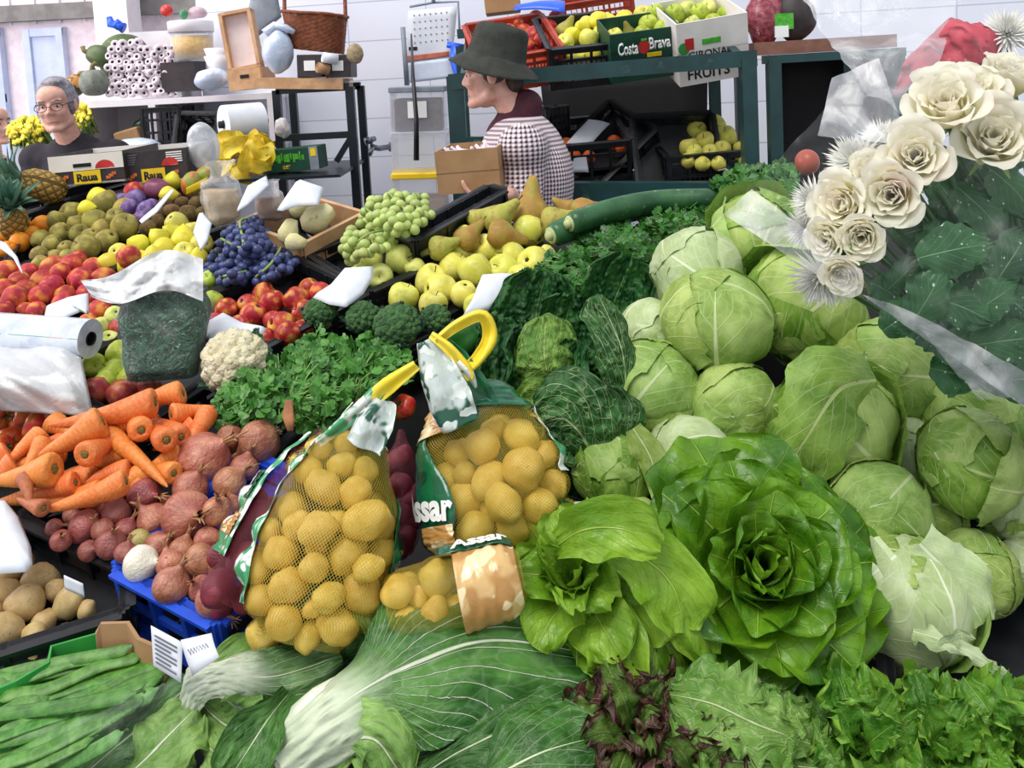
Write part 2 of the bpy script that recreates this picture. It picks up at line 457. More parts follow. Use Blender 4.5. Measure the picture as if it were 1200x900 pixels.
# ---------------------------------------------------------------- builders
def FRM(yaw=0, tilt=0, roll=0): return (Matrix.Rotation(rad(yaw), 4, 'Z') @ Matrix.Rotation(rad(roll), 4, 'Y') @ Matrix.Rotation(rad(tilt), 4, 'X'))
def at(p, R): m = R.copy(); m.translation = V(p); return m
def child_box(name, parent, c, h, m, bev=0, M=None):
    mb = MB(); mb.box(c, h, M); o = link(name, mb.mesh(name, smooth=False), m, parent)
    if bev:
        b = o.modifiers.new('bevel', 'BEVEL'); b.width = bev; b.segments = 2
    return o
def text(body, w, h, M, m, parent=None, name='lettering', bold=.0, extr=.0004, fn=None, shear=0):
    cu = bpy.data.curves.new('t', 'FONT'); cu.body = body; cu.size = 1; cu.offset = bold; cu.align_x = 'CENTER'; cu.shear = shear
    cu.resolution_u = 3
    o = bpy.data.objects.new('t', cu); COL.objects.link(o); bpy.context.view_layer.update()
    me = bpy.data.meshes.new_from_object(o); bpy.data.objects.remove(o); bpy.data.curves.remove(cu)
    xs = [v.co.x for v in me.vertices]; ys = [v.co.y for v in me.vertices]
    x0, x1, y0, y1 = min(xs), max(xs), min(ys), max(ys)
    for v in me.vertices:
        a, b = ((v.co.x - x0) / (x1 - x0) - .5) * w, ((v.co.y - y0) / (y1 - y0) - .5) * h
        v.co = fn(a, b) if fn else V((a, b, 0))
    me.materials.clear(); me.materials.append(m); me.name = 'lettering'
    if fn: return wchild(name, me, None, parent)
    if extr:
        bm = bmesh.new(); bm.from_mesh(me)
        r = bmesh.ops.extrude_face_region(bm, geom=bm.faces[:])
        bmesh.ops.translate(bm, vec=(0, 0, extr), verts=[x for x in r['geom'] if isinstance(x, bmesh.types.BMVert)])
        bm.to_mesh(me); bm.free()
    return link(name, me, None, parent, M)
FACE = Matrix(((1, 0, 0, 0), (0, 0, -1, 0), (0, 1, 0, 0), (0, 0, 0, 1)))   # text plane -> vertical face looking to -y
def onface(x, y, z): m = FACE.copy(); m.translation = (x, y, z); return m

def open_box(name, M, L, W, H, m, th=.004, label=None, cat='box', group=None, inner=None, base_h=0.0, flaps=False):
    """cardboard tray: origin at the centre of its base"""
    o = empty(name, M=M); tag(o, label, cat, group)
    child_box('base', o, (0, 0, base_h + th / 2), (L / 2, W / 2, th / 2), inner or m)
    child_box('front_panel', o, (0, -W / 2 + th / 2, H / 2), (L / 2, th / 2, H / 2), m)
    child_box('back_panel', o, (0, W / 2 - th / 2, H / 2), (L / 2, th / 2, H / 2), inner or m)
    for s in (-1, 1): child_box('side_panel', o, (s * (L / 2 - th / 2), 0, H / 2), (th / 2, W / 2 - th, H / 2), m)
    return o
def crate(M, L, W, H, m, label, group=None, base_h=.0, rows=2, n1=6, n2=4, name='plastic_crate', rimw=.014, solid=False, dense=False):
    """slatted plastic crate: origin at the centre of its base, z up"""
    o = empty(name, M=M); tag(o, label, 'crate', group)
    mb = MB(); mb.box((0, 0, base_h), (L / 2 - .004, W / 2 - .004, .003))
    link('base', mb.mesh('crate_base', smooth=False), m, o)
    def side(a, b, n, out):
        mb = MB(); a, b = V(a), V(b); z = V((0, 0, 1))
        for hz, hh in ([(H - .014, .028), (.012, .024)] + [((H) * (k + 1) / (rows + 1), .012) for k in range(rows)]):
            mb.bar(a + z * hz, b + z * hz, .007 if hh < .02 else .010, hh)
        mb.bar(a + z * (H - .003) + out * .007, b + z * (H - .003) + out * .007, .022, .006)      # rim lip
        for k in range(n + 1):
            p = a + (b - a) * (k / n); mb.bar(p + z * .0, p + z * H, .009, .014 if 0 < k < n else .02, up=out)
        if dense:
            for k in range(n * 4 + 1):
                p = a + (b - a) * (k / (n * 4)); mb.bar(p, p + z * (H * .62), .004, .006, up=out)
        if solid:
            c = (a + b) / 2 + z * (H / 2); d = (b - a).length / 2
            mb.bar(a + z * (H * .5), b + z * (H * .5), .004, H)
        ob = link('side_panel', mb.mesh('crate_side', smooth=False), m, o); return ob
    l, w_ = L / 2, W / 2
    side((-l, -w_, 0), (l, -w_, 0), n1, V((0, -1, 0))); side((-l, w_, 0), (l, w_, 0), n1, V((0, 1, 0)))
    side((-l, -w_, 0), (-l, w_, 0), n2, V((-1, 0, 0))); side((l, -w_, 0), (l, w_, 0), n2, V((1, 0, 0)))
    return o
def sheet(mb, corners, nu=10, nv=10, bend=0, crumple=0, cs=6, seed=0, both=False):
    a, b, c, d = [V(x) for x in corners]        # a-b bottom, d-c top
    n = (b - a).cross(d - a).normalized()
    def f(u, v):
        p = (a * (1 - u) + b * u) * (1 - v) + (d * (1 - u) + c * u) * v
        return p + n * (bend * (sin(PI * u) * .5 + sin(PI * v) * .5) + crumple * (nz(p * cs + V((seed, 0, 0))) + .5 * abs(nz(p * cs * 2.7 + V((0, seed, 0))))))
    mb.grid(f, nu, nv)
def solid(o, t=.0008):
    s = o.modifiers.new('thickness', 'SOLIDIFY'); s.thickness = t; s.offset = 0; return o
def card(name, corners, label, bend=.01, m='paper', t=.0008, cat='price card', seed=0, group='blank white price cards'):
    mb = MB(); sheet(mb, corners, 10, 10, bend, 0, 6, seed); o = link(name, mb.mesh(name), K[m]); solid(o, t); tag(o, label, cat, group); return o
def blob(parts, voxel, smooth=4, name='body', m=None, fac=.5):
    """one continuous skin over tapered limbs and masses: ('c', a, b, ra, rb) / ('e', centre, radii[, M])"""
    mb = MB()
    for p in parts:
        if p[0] == 'c':
            a, b = V(p[1]), V(p[2]); n = max(2, int((b - a).length / .02))
            t = (b - a).normalized()
            pts = [a - t * p[3] * x for x in (.98, .8, .45)] + [a.lerp(b, k / n) for k in range(n + 1)] + [b + t * p[4] * x for x in (.45, .8, .98)]
            rs = [p[3] * x for x in (.2, .6, .89)] + [p[3] + (p[4] - p[3]) * k / n for k in range(n + 1)] + [p[4] * x for x in (.89, .6, .2)]
            mb.tube(pts, rs, 14)
        else:
            c, r = V(p[1]), p[2]; Mx = p[3] if len(p) > 3 else Matrix.Identity(4)
            def f(u, v):
                th, a = (.02 + .96 * v) * PI, u * 2 * PI
                return c + (Mx @ V((r[0] * sin(th) * cos(a), r[1] * sin(th) * sin(a), -r[2] * cos(th))))
            b0 = len(mb.v); mb.grid(f, 20, 12, wrap=True)
            mb.f += [tuple(b0 + k for k in range(20))[::-1], tuple(b0 + 12 * 20 + k for k in range(20))]; mb.mi += [0, 0]; mb.uv = {}
    mb.uv = {}
    me = mb.mesh('tmp'); o = bpy.data.objects.new('tmp', me); COL.objects.link(o)
    r = o.modifiers.new('r', 'REMESH'); r.mode = 'VOXEL'; r.voxel_size = voxel; r.use_smooth_shade = True
    s = o.modifiers.new('s', 'SMOOTH'); s.iterations = smooth; s.factor = fac
    dg = bpy.context.evaluated_depsgraph_get(); dg.update()
    out = bpy.data.meshes.new_from_object(o.evaluated_get(dg)); out.name = name
    bpy.data.objects.remove(o)
    out.polygons.foreach_set('use_smooth', [True] * len(out.polygons))
    out.materials.clear()
    if m: out.materials.append(m)
    return out
def label_paper(parent, x, y, z, w, h, m='whiteink', lines=0, name='label'):
    lb = child_box(name, parent, (x, y - .0008, z), (w / 2, .0008, h / 2), K[m])
    return lb

# ================================================================ the hall
def struct(name, me, m):
    o = link(name, me, m); o['kind'] = 'structure'; return o
mb = MB(); mb.box((0, 3.5, -.05), (6, 7, .05)); struct('floor', mb.mesh('floor', smooth=False), K['concrete'])
A_, B_ = P(236, 90, 4.75), P(1400, 90, 3.95); A_.z = B_.z = 0          # tiled back wall
mb = MB(); L_ = (B_ - A_).length
mb.add([A_, B_, B_ + V((0, 0, 3.2)), A_ + V((0, 0, 3.2))], [(0, 1, 2, 3)], [(0, 0), (L_, 0), (L_, 3.2), (0, 3.2)])
n_ = (B_ - A_).cross(V((0, 0, 1))).normalized()
o = struct('wall_back', mb.mesh('wall_back', smooth=False), K['tile']); s_ = o.modifiers.new('thickness', 'SOLIDIFY'); s_.thickness = .1; s_.offset = -1
# far hall wall on the left with pale blue doors
YF = 8.0
mb = MB(); mb.box((-4.2, YF + .05, 1.7), (2.8, .05, 1.7)); struct('wall_far', mb.mesh('wall_far', smooth=False), K['hall'])
def far(px, py): 
    r = ray(px, py); return EYE + r * ((YF) / r.y)
for i, (x0, x1) in enumerate(((-26, 24), (32, 96))):
    a, b = far(x0, 40), far(x1, 230); a2 = far(x0, 34); mb = MB(); w_ = (b.x - a.x) / 2; c_ = (a.x + b.x) / 2; H_ = a2.z
    mb.box((c_, YF - .03, H_ / 2), (w_, .03, H_ / 2)); 
    o = struct(f'door_{i + 1}', mb.mesh('door', smooth=False), K['bluedoor'])
    mb = MB()
    for zz in (H_ * .36, H_ * .72, H_ - .04): mb.box((c_, YF - .07, zz), (w_, .012, .035))
    for s in (-1, 1): mb.box((c_ + s * (w_ - .03), YF - .075, H_ / 2), (.03, .014, H_ / 2 - .01))
    link('door_rail', mb.mesh('rails', smooth=False), K['bluedoor'], o)
a = far(0, 18).z; mb = MB(); mb.box((-4.2, YF - .06, a), (2.8, .06, .07)); struct('trim_1', mb.mesh('beam', smooth=False), K['concrete'])
for i in range(22):                              # upright boards of the upper wall
    mb = MB(); mb.box((-6.6 + i * .22, YF - .012, 2.8), (.008, .012, .55)); struct(f'trim_{i + 2}', mb.mesh('batten', smooth=False), K['white'])
a = far(158, 20).x; mb = MB(); mb.box((a, YF - .35, 1.7), (.14, .14, 1.7)); struct('wall_pier', mb.mesh('pier', smooth=False), K['white'])

# ================================================================ left shelves behind the stall
def wp(px, py, d): return P(px, py, d)
def shelfbox(name, px, py, d, wpx, hpx, dep, yaw=0, tilt=0, roll=0):
    """frame whose origin is the bottom centre of the front face at that pixel; returns M, w, h"""
    return at(P(px, py, d), FRM(yaw, tilt, roll)), wpx * pxm(d), hpx * pxm(d)
D1 = 4.45
o = empty('shelf_unit', P(200, 118, D1) * 1.0 - V((0, 0, 1.4)), 'white painted shelf unit carrying garlic and squashes behind the stall', 'shelf')
a, b = P(86, 122, D1), P(322, 107, D1); zs = (a.z + b.z) / 2
def wbox(name, parent, x0, x1, y0, y1, z0, z1, m, bev=0, sm=False):
    mb = MB(); mb.box(((x0 + x1) / 2, (y0 + y1) / 2, (z0 + z1) / 2), (abs(x1 - x0) / 2, abs(y1 - y0) / 2, abs(z1 - z0) / 2))
    return wchild(name, mb.mesh(name, smooth=False), m, parent)
y_ = a.y
wbox('shelf_board', o, a.x, b.x, y_, y_ + .42, zs - .03, zs, K['white'])
z2 = P(200, 172, D1).z; wbox('shelf_board', o, a.x, b.x, y_, y_ + .42, z2 - .03, z2, K['white'])
wbox('back_panel', o, a.x, b.x, y_ + .42, y_ + .44, 0, P(150, 32, D1).z, K['white'])
for x in (90, 178, 318): p = P(x, 140, D1); wbox('upright', o, p.x - .018, p.x + .018, y_, y_ + .42, 0, zs - .03, K['white'])
p = P(205, 90, D1); wbox('upright', o, p.x - .01, p.x + .01, y_ + .05, y_ + .35, zs, P(205, 56, D1).z, K['white'])
ztop = zs
# garlic bunches
K['garlic'] = mat('garlic_skin', '#ece5ea', '#d9cbd6', 40, rough=.55, bump=.3, bscale=120, c3='#b98fa6', s3=30, lo3=.62, hi3=.75, var=.06)
K['garlicroot'] = mat('garlic_roots', '#5c4a44', '#3c2f2c', 60, rough=.9)
def garlic_mesh():
    mb = MB()
    prof = [(.001, .006), (.006, .004), (.007, .0), (.013, .0), (.018, .006), (.0195, .013), (.017, .021), (.010, .028), (.005, .034), (.004, .045), (.001, .046)]
    def wob(q):
        a = math.atan2(q.y, q.x); r = sqrt(q.x ** 2 + q.y ** 2); k = 1 + .09 * abs(sin(a * 4)) * min(1, r / .012); return V((q.x * k, q.y * k, q.z))
    mb.lathe(prof, 20, wob=wob); b = len(mb.f)
    me = mb.mesh('garlic_bulb', [K['garlic'], K['garlicroot']])
    for p in me.polygons:
        if max(sqrt(me.vertices[i].co.x ** 2 + me.vertices[i].co.y ** 2) for i in p.vertices) < .0085 and p.center.z < .01: p.material_index = 1
    return me
GM = garlic_mesh()
def garlic_bunch(poly, d, label, seed, step=8.3):
    xs = [q[0] for q in poly]; ys = [q[1] for q in poly]; rr = random.Random(seed)
    o = empty('garlic_bunch', P(sum(xs) / len(xs), max(ys), d), label, 'garlic', 'bunches of garlic on the white shelf')
    r = 0; y = min(ys) + 4
    mb = MB(); c = P(sum(xs) / len(xs), sum(ys) / len(ys), d + .10)
    while y < max(ys) - 2:
        x = min(xs) + (step / 2 if r % 2 else 0) + 3
        while x < max(xs):
            if inpoly(x, y, poly):
                q = P(x + rr.uniform(-1, 1), y + rr.uniform(-1, 1), d + rr.uniform(-.012, .012))
                z = V((rr.uniform(-.5, .5), 1, rr.uniform(-.5, .5))); g = link('garlic_bulb', GM, None, o)
                g.matrix_basis = TM(q, fr(z), rr.uniform(.98, 1.2)); g.matrix_parent_inverse = Wm(o).inverted()
                mb.tube([q + V((0, .03, 0)), q.lerp(c, .5) + V((0, .05, 0)), c + V((0, .12, 0))], .004, 5)
            x += step
        y += step * .87; r += 1
    wchild('stalks', mb.mesh('garlic_stalks'), K['garlic'], o)
garlic_bunch([(124, 56), (140, 47), (165, 49), (176, 58), (175, 112), (124, 114)], D1 + .03, 'large bunch of garlic heads, roots facing out, on the white shelf', 1)
garlic_bunch([(176, 60), (190, 53), (203, 57), (205, 111), (174, 112)], D1 + .02, 'smaller bunch of garlic heads beside the white upright', 2)
# squashes
def squash(px, py, d, wpx, hpx, m, label, lobes=9, M=None, stem=True, name='squash', amp=.05, group=None, back=.0):
    c = P(px, py, d); rx, rz = wpx * pxm(d) / 2, hpx * pxm(d) / 2; mb = MB()
    o = empty(name, c - V((0, 0, rz)), label, 'squash', group)
    def f(u, v):
        th, a = v * PI, u * 2 * PI; k = 1 - amp + amp * abs(cos(a * lobes / 2)); s = sin(th)
        q = V((rx * s * cos(a) * k, rx * .9 * s * sin(a) * k, -rz * cos(th) * (1 - .12 * max(0, abs(cos(th)) - .8) * 5)))
        return c + ((M @ q) if M else q)
    mb.grid(f, 36, 18, wrap=True); wchild('flesh', mb.mesh('squash'), m, o)
    if stem:
        mb = MB(); T = (M.to_3x3() if M else Matrix.Identity(3)); mb.tube([c + T @ V((0, 0, rz * .85)), c + T @ V((0, 0, rz * 1.15)), c + T @ V((.02, 0, rz * 1.3))], [.016, .011, .013], 8)
        wchild('stem', mb.mesh('stem'), K['squashstem'], o)
    return o
K['squashstem'] = mat('dry_green_stem', '#6a7040', '#8a7a4c', 30, rough=.8)
K['squashgreen'] = mat('dark_green_squash', '#3c4f2c', '#566a3c', 12, rough=.5, c3='#8b9460', s3=20)
K['squashgrey'] = mat('grey_green_squash', '#6d756c', '#848b80', 30, rough=.7, bump=.3, bscale=60, c3='#565d55', s3=45)
K['squashorange'] = mat('striped_orange_squash', '#d08a3c', '#2c3a26', 14, .45, .52, rough=.5)
squash(148, 72, D1 + .22, 66, 62, K['squashgreen'], 'large dark green squash lying behind the garlic', 11, Matrix.Rotation(1.3, 4, 'Y'))
squash(118, 66, D1 + .12, 26, 36, K['squashgreen'], 'small dark green squash perched on the grey one', 10, Matrix.Rotation(-1.2, 4, 'Y'))
squash(110, 97, D1 + .02, 34, 35, K['squashgrey'], 'round grey-green squash at the left end of the white shelf', 10)
squash(88, 100, D1 + .08, 24, 28, K['squashorange'], 'orange squash with dark stripes at the shelf end behind the man', 8, Matrix.Rotation(.5, 4, 'Y'))
# tub of lupin beans and what stands on it
o = empty('lupin_tub', P(227, 72, D1 - .02), 'white lidded tub of yellow lupin beans on the white shelf', 'tub')
c = P(227, 72, D1 + .1); r_ = 25 * pxm(D1); hh = 48 * pxm(D1)
K['lupin'] = mat('yellow_lupin_beans', '#d8a93a', '#e8c25c', 60, rough=.45, bump=.6, bscale=90, c3='#a9772a', s3=70)
mb = MB(); mb.lathe([(0, .012), (r_ * .93, .012), (r_ * .97, hh * .62), (0, hh * .63)], 28, TM(c)); wchild('beans', mb.mesh('beans'), K['lupin'], o)
mb = MB(); mb.lathe([(0, 0), (r_ * .95, 0), (r_, hh * .9), (r_ * .98, hh * .9), (r_ * .93, .006)], 28, TM(c)); wchild('tub_wall', mb.mesh('tub'), K['clear'], o)
mb = MB(); mb.lathe([(0, hh), (r_ * 1.02, hh), (r_ * 1.06, hh * .97), (r_ * 1.06, hh * .72), (r_ * 1.03, hh * .72), (r_ * 1.03, hh * .93), (0, hh * .93)], 28, TM(c)); wchild('lid', mb.mesh('lid'), K['white'], o)
mb = MB(); mb.box(P(216, 90, D1 + .1) + V((0, 0, 0)), (.085, .09, .075)); wchild_o = link('drawer_box', mb.mesh('box', smooth=False), K['carddark']); tag(wchild_o, 'dark box supporting the tub of yellow beans', 'box')
def lump(name, px, py, d, w, h, m, label, cat, seed=1, dep=None, amp=.25, fq=9, group=None):
    c = P(px, py, d); rx, rz = w * pxm(d) / 2, h * pxm(d) / 2; ry = dep or rx * .7; mb = MB()
    def f(u, v):
        th, a = v * PI, u * 2 * PI; q = V((rx * sin(th) * cos(a), ry * sin(th) * sin(a), -rz * cos(th)))
        return c + q * (1 + amp * nz((q + V((seed, 0, 0))) * fq) + amp * .5 * nz((q + V((0, seed, 0))) * fq * 2.5))
    mb.grid(f, 28, 18, wrap=True); o = link(name, mb.mesh(name), m); tag(o, label, cat, group); return o
lump('ornament', 196, 13, D1 + .06, 15, 14, mat('red_skin', '#d23a30', '#b82a24', 20, rough=.3), 'small red ornament on the lid of the bean tub', 'ornament', 3)
lump('ornament', 215, 17, D1 + .05, 10, 12, mat('green_glaze', '#3f8a5c', '#35784f', 20, rough=.3), 'little green ornament on the bean tub, beside the red one', 'ornament', 5, amp=.12)
lump('paper_bag', 232, 15, D1 + .08, 22, 14, mat('pinkish_bag', '#cdb6bd', '#b89fa9', 20, rough=.5), 'crumpled pinkish bag on top of the bean tub', 'bag', 8)
mb = MB()                                        # blue clip thing on the panel edge
p = P(136, 27, D1 + .3); mb.tube([P(128, 20, D1 + .3), P(130, 28, D1 + .3), P(138, 30, D1 + .3), P(145, 33, D1 + .3)], [.015, .024, .02, .03], 10); mb.tube([P(134, 32, D1 + .3), P(141, 25, D1 + .3)], [.025, .02], 8)
tag(link('plastic_piece', mb.mesh('peg'), K['bluetoy']), 'bright blue plastic piece on top of the white panel edge', 'plastic piece')
# bowls stack, bag
o = empty('bowl_stack', P(258, 85, D1 - .1), 'white plastic bowl next to the bean tub', 'bowl')
for k in range(2):
    c = P(258, 82 - k * 9, D1 - .05); r_ = 17 * pxm(D1); mb = MB(); mb.lathe([(0, 0), (r_ * .7, 0), (r_, .07), (r_ * .96, .07), (r_ * .66, .006), (0, .006)], 24, TM(c)); wchild('bowl_rim' if k else 'bowl_body', mb.mesh('bowl'), K['white'], o)
lump('plastic_bag', 250, 92, D1 - .12, 42, 26, K['bagblue'], 'crumpled pale plastic bag lying below the white bowl', 'bag', 11)
# wooden crate, tray on edge, bag, basket, board
D2 = 4.0
o = empty('wooden_board', P(357, 100, D2), 'thick wooden board under the wicker basket', 'board')
mb = MB(); mb.bar(P(306, 97, D2 + .12), P(408, 98, D2 + .12), .26, .05); wchild('plank', mb.mesh('plank', smooth=False), K['wood'], o)
def wooden_box(M, w, d, h, label, nm='wooden_crate', m='wood', slot=True):
    o = empty(nm, M=M); tag(o, label, 'box')
    for y in (0, d): child_box('side_panel', o, (0, y, h / 2), (w / 2, .005, h / 2), K[m])
    for s in (-1, 1): child_box('end_panel', o, (s * w / 2, d / 2, h / 2), (.005, d / 2, h / 2), K[m])
    child_box('base', o, (0, d / 2, .005), (w / 2, d / 2, .005), K[m])
    if slot: child_box('handle_slot', o, (0, -.006, h * .62), (.02, .002, .008), K['darkgap'])
    return o
M, w_, h_ = shelfbox('', 289, 105, D2 + .05, 38, 25, .2, roll=-3); wooden_box(M, w_, .22, h_, 'small pale wooden crate with a handle slot, left of the board')
M, w_, h_ = shelfbox('', 289, 80, D2 + .08, 34, 66, .2, roll=-8, tilt=-6)
o = empty('wooden_tray', M=M); tag(o, 'shallow wooden tray standing on edge above the small crate', 'tray')
child_box('tray_bottom', o, (0, .01, h_ / 2), (w_ / 2, .004, h_ / 2), mat('pinkish_board', '#f0dedd', '#e6d2d0', 10, rough=.7))
for x in (-1, 1): child_box('tray_side', o, (x * w_ / 2, 0, h_ / 2), (.008, .035, h_ / 2), K['wood'])
for z in (0, 1): child_box('tray_end', o, (0, 0, z * h_), (w_ / 2 + .008, .035, .007), K['wood'])
o = lump('shopping_bag', 326, 60, D2 + .02, 38, 52, K['bagblue'], 'knotted pale blue plastic bag standing on the wooden board', 'bag', 4, .07, .12)
mb = MB(); mb.tube([P(312, 40, D2), P(322, 30, D2), P(335, 33, D2), P(345, 38, D2)], [.03, .02, .018, .012], 8); wchild('handle', mb.mesh('bag_handle'), K['bagblue'], o)
# wicker basket
o = empty('wicker_basket', P(372, 62, D2 + .05), 'brown wicker basket with a tall handle hanging high on the left', 'basket')
c = P(372, 60, D2 + .1); rx, ry, hb = 37 * pxm(D2), .10, 44 * pxm(D2); mb = MB()
def bf(u, v):
    a = u * 2 * PI; k = .82 + .18 * v; wv = .005 * (1 if int(v * 18) % 2 else -1) * sin(a * 22)
    ex = lambda t: math.copysign(abs(t) ** .7, t)
    return c + V(((rx * k + wv) * ex(cos(a)), (ry * k + wv) * ex(sin(a)), v * hb + .02 * (cos(a) * -1)))
mb.grid(bf, 88, 18, wrap=True); mb.add([bf(k / 24, 0) for k in range(24)], [tuple(range(24))]); wchild('basket_body', mb.mesh('basket'), K['wicker'], o)
mb = MB(); mb.tube([bf(k / 32, 1) for k in range(33)], .008, 8); wchild('rim', mb.mesh('basket_rim'), K['wicker'], o)
mb = MB(); mb.tube(crom([bf(.5, .9), bf(.5, 1) + V((.02, .05, .2)), c + V((0, .05, .48)), bf(0, 1) + V((-.02, .05, .2)), bf(0, .9)], 24), .009, 8); wchild('handle', mb.mesh('basket_handle'), K['wicker'], o)
# dark boxes under the basket
for k, (px, wd, lb) in enumerate(((363, 30, 'left dark box with a white label under the basket'), (396, 30, 'right dark box with a white label under the basket'))):
    M, w_, h_ = shelfbox('', px, 91, D2 - .02, wd, 27, .15, roll=2)
    o = empty('produce_box', M=M); tag(o, lb, 'box', 'dark labelled boxes under the basket'); child_box('body', o, (0, .09, h_ / 2), (w_ / 2, .085, h_ / 2), K['carddark'], .004); label_paper(o, 0, .004, h_ * .52, .05, .045)
for k, (a, b, lb) in enumerate((((378, 67), (395, 70), 'white paper tube on the dark boxes, upper one'), ((372, 79), (385, 82), 'brown tied cord roll on the dark boxes'))):
    mb = MB(); mb.tube([P(*a, D2 - .06), P(*b, D2 - .03)], .022, 14, cap=False); mb.tube([P(*a, D2 - .06), P(*b, D2 - .03)], .012, 14, cap=False)
    o = link('paper_tube', mb.mesh('tube'), K['paper'] if not k else K['card']); tag(o, lb, 'tube'); solid(o, .003)
lump('twine_ball', 416, 63, D2 - .02, 20, 24, mat('jute', '#a8987a', '#8d7d60', 60, rough=.9, bump=.6, bscale=120), 'ball of beige twine at the right end of the dark boxes', 'twine', 7, amp=.1, fq=30)
mb = MB(); sheet(mb, [P(282, 62, D2 + .35), P(330, 20, D2 + .35), P(322, -30, D2 + .35), P(300, -30, D2 + .35)], 8, 8, .02); o = link('tarpaulin', mb.mesh('tarp'), K['grey']); solid(o, .002); tag(o, 'grey tarpaulin corner hanging behind the wooden tray', 'tarpaulin')
# black metal rack
o = empty('metal_rack', P(365, 235, D2 + .05), 'black square-tube rack under the wooden board', 'rack')
def bar(nm, parent, a, b, w_, h_=None, m='blackmetal'):
    mb = MB(); mb.bar(V(a), V(b), w_, h_ or w_); return wchild(nm, mb.mesh(nm, smooth=False), K[m], parent)
a, b = P(324, 106, D2 + .03), P(410, 106, D2 + .03); b.z = a.z; zf = P(410, 300, D2).z
TL = V((a.x, a.y, a.z)); TR = V((b.x, a.y, a.z))
bar('top_beam', o, TL, TR, .035); bar('post', o, TL - V((0, 0, 0)), V((TL.x, TL.y, 0)), .035); bar('post', o, TR, V((TR.x, TR.y, 0)), .038)
q = P(330, 162, D2 + .03).z; bar('cross_beam', o, V((TL.x, TL.y, q)), V((TR.x, TR.y, q)), .03); bar('brace', o, V((TL.x + .25, TL.y, q - .12)), V((TR.x, TR.y, q + .0)), .025)
for p_ in (TL, TR): bar('post', o, p_ + V((0, .3, 0)), V((p_.x, p_.y + .3, 0)), .035)
bar('top_beam', o, TL + V((0, .3, 0)), TR + V((0, .3, 0)), .035)
wbox('shelf_panel', o, TL.x, TR.x, TL.y + .01, TL.y + .3, TL.z + .018, TL.z + .026, K['white'])
zc = P(341, 204, 3.82).z; wbox('shelf_panel', o, P(250, 204, 3.82).x, TR.x, P(341, 204, 3.82).y - .12, TL.y + .3, zc - .012, zc, K['blackmetal'])
# paper roll
mb = MB(); a, b = P(262, 146, D2 - .15), P(306, 142, D2 - .05); ax = (b - a).normalized()
o = empty('paper_roll', (a + b) / 2 - V((0, 0, .09)), 'big white roll of wrapping paper hung below the white shelf', 'paper roll')
mb.tube([a, b], .085, 32, cap=False); n0 = len(mb.v)
R_ = fr(ax)
for s, p_ in ((0, a), (1, b)): mb.add([p_ + R_ @ V((r * cos(k * PI / 16), r * sin(k * PI / 16), 0)) for r in (.085, .02) for k in range(32)], [(k, (k + 1) % 32, 32 + (k + 1) % 32, 32 + k) for k in range(32)])
mb.tube([a, b], .02, 16, cap=False); wchild('paper', mb.mesh('paper_roll'), K['paper'], o)
mb = MB(); mb.tube([a - ax * .02, b + ax * .03], .016, 14); wchild('core', mb.mesh('core'), K['darkgap'], o)
lump('wool_tassel', 331, 150, D2 - .12, 18, 24, mat('white_wool', '#d9d4d4', '#bdb6b8', 50, rough=.95, bump=.8, bscale=140), 'fluffy white tassel hanging beside the paper roll', 'tassel', 9, amp=.25, fq=25)
# green carton with lettering
M, w_, h_ = shelfbox('', 341, 201, 3.82, 70, 27, .2, roll=-3, yaw=-6)
o = empty('green_carton', M=M); tag(o, 'green printed carton in front of the black rack', 'box')
child_box('body', o, (0, .06, h_ / 2), (w_ / 2, .06, h_ / 2), K['cardgreen' if 0 else 'cardcostagreen'], .002)
child_box('end_label', o, (w_ * .42, -.0012, h_ / 2), (w_ * .075, .001, h_ / 2), K['grey']); child_box('crest', o, (w_ * .42, -.003, h_ * .75), (w_ * .045, .001, h_ * .17), K['yellowink'])
K['limeprint'] = mat('lime_print', '#59c03a', '#3f9c2c', 60, rough=.5)
for k in range(14): child_box('lime_print', o, (-w_ * .44 + k * w_ * .052, -.001, h_ * (.62 + .05 * sin(k * 2.3))), (w_ * (.012 + .008 * (k % 3)), .0006, h_ * (.10 + .09 * abs(sin(k * 1.7)))), K['limeprint'])
text('LUST', w_ * .13, h_ * .16, onface(-w_ * .06, -.001, h_ * .2), K['yellowink'], o, bold=.02)
# yellow leaves and brown paper behind the green carton
K['yleaf'] = leaf_mat('yellow_leaf', '#e2c01c', '#efdb45', '#f5ec8a', 6, .6, .05, .04, 0, 9, .45, .4, .25, bump=.5, var=.1)
o = empty('yellow_leaves', P(285, 215, 3.2), 'bunch of large yellow leaves left of the green carton', 'leaves')
rr = random.Random(5)
for k in range(24):
    x, y = rr.uniform(254, 318), rr.uniform(160, 208); d = 3.72 + rr.uniform(-.06, .06); mb = MB(); an = rr.uniform(0, 6.28)
    e = V((cos(an), rr.uniform(-.3, .3), sin(an))) * .054; c = P(x, y, d)
    leaf(mb, [c - e, c + V((0, -.02, 0)), c + e], V((rr.uniform(-.4, .4), -1, rr.uniform(-.2, .5))), lambda v: .031 * sin(PI * min(1, v * .93 + .04)) + .003, .7, .006, 3, 8, 10, k, crinkle=.004)
    wchild('leaf', mb.mesh('yellow_leaf'), K['yleaf'], o)
mb = MB(); sheet(mb, [P(256, 192, 3.78), P(300, 182, 3.78), P(302, 158, 3.82), P(254, 168, 3.82)], 8, 8, .03, .02); o = link('brown_paper', mb.mesh('paper'), K['card']); solid(o, .001); tag(o, 'brown paper folded behind the yellow leaves', 'paper')
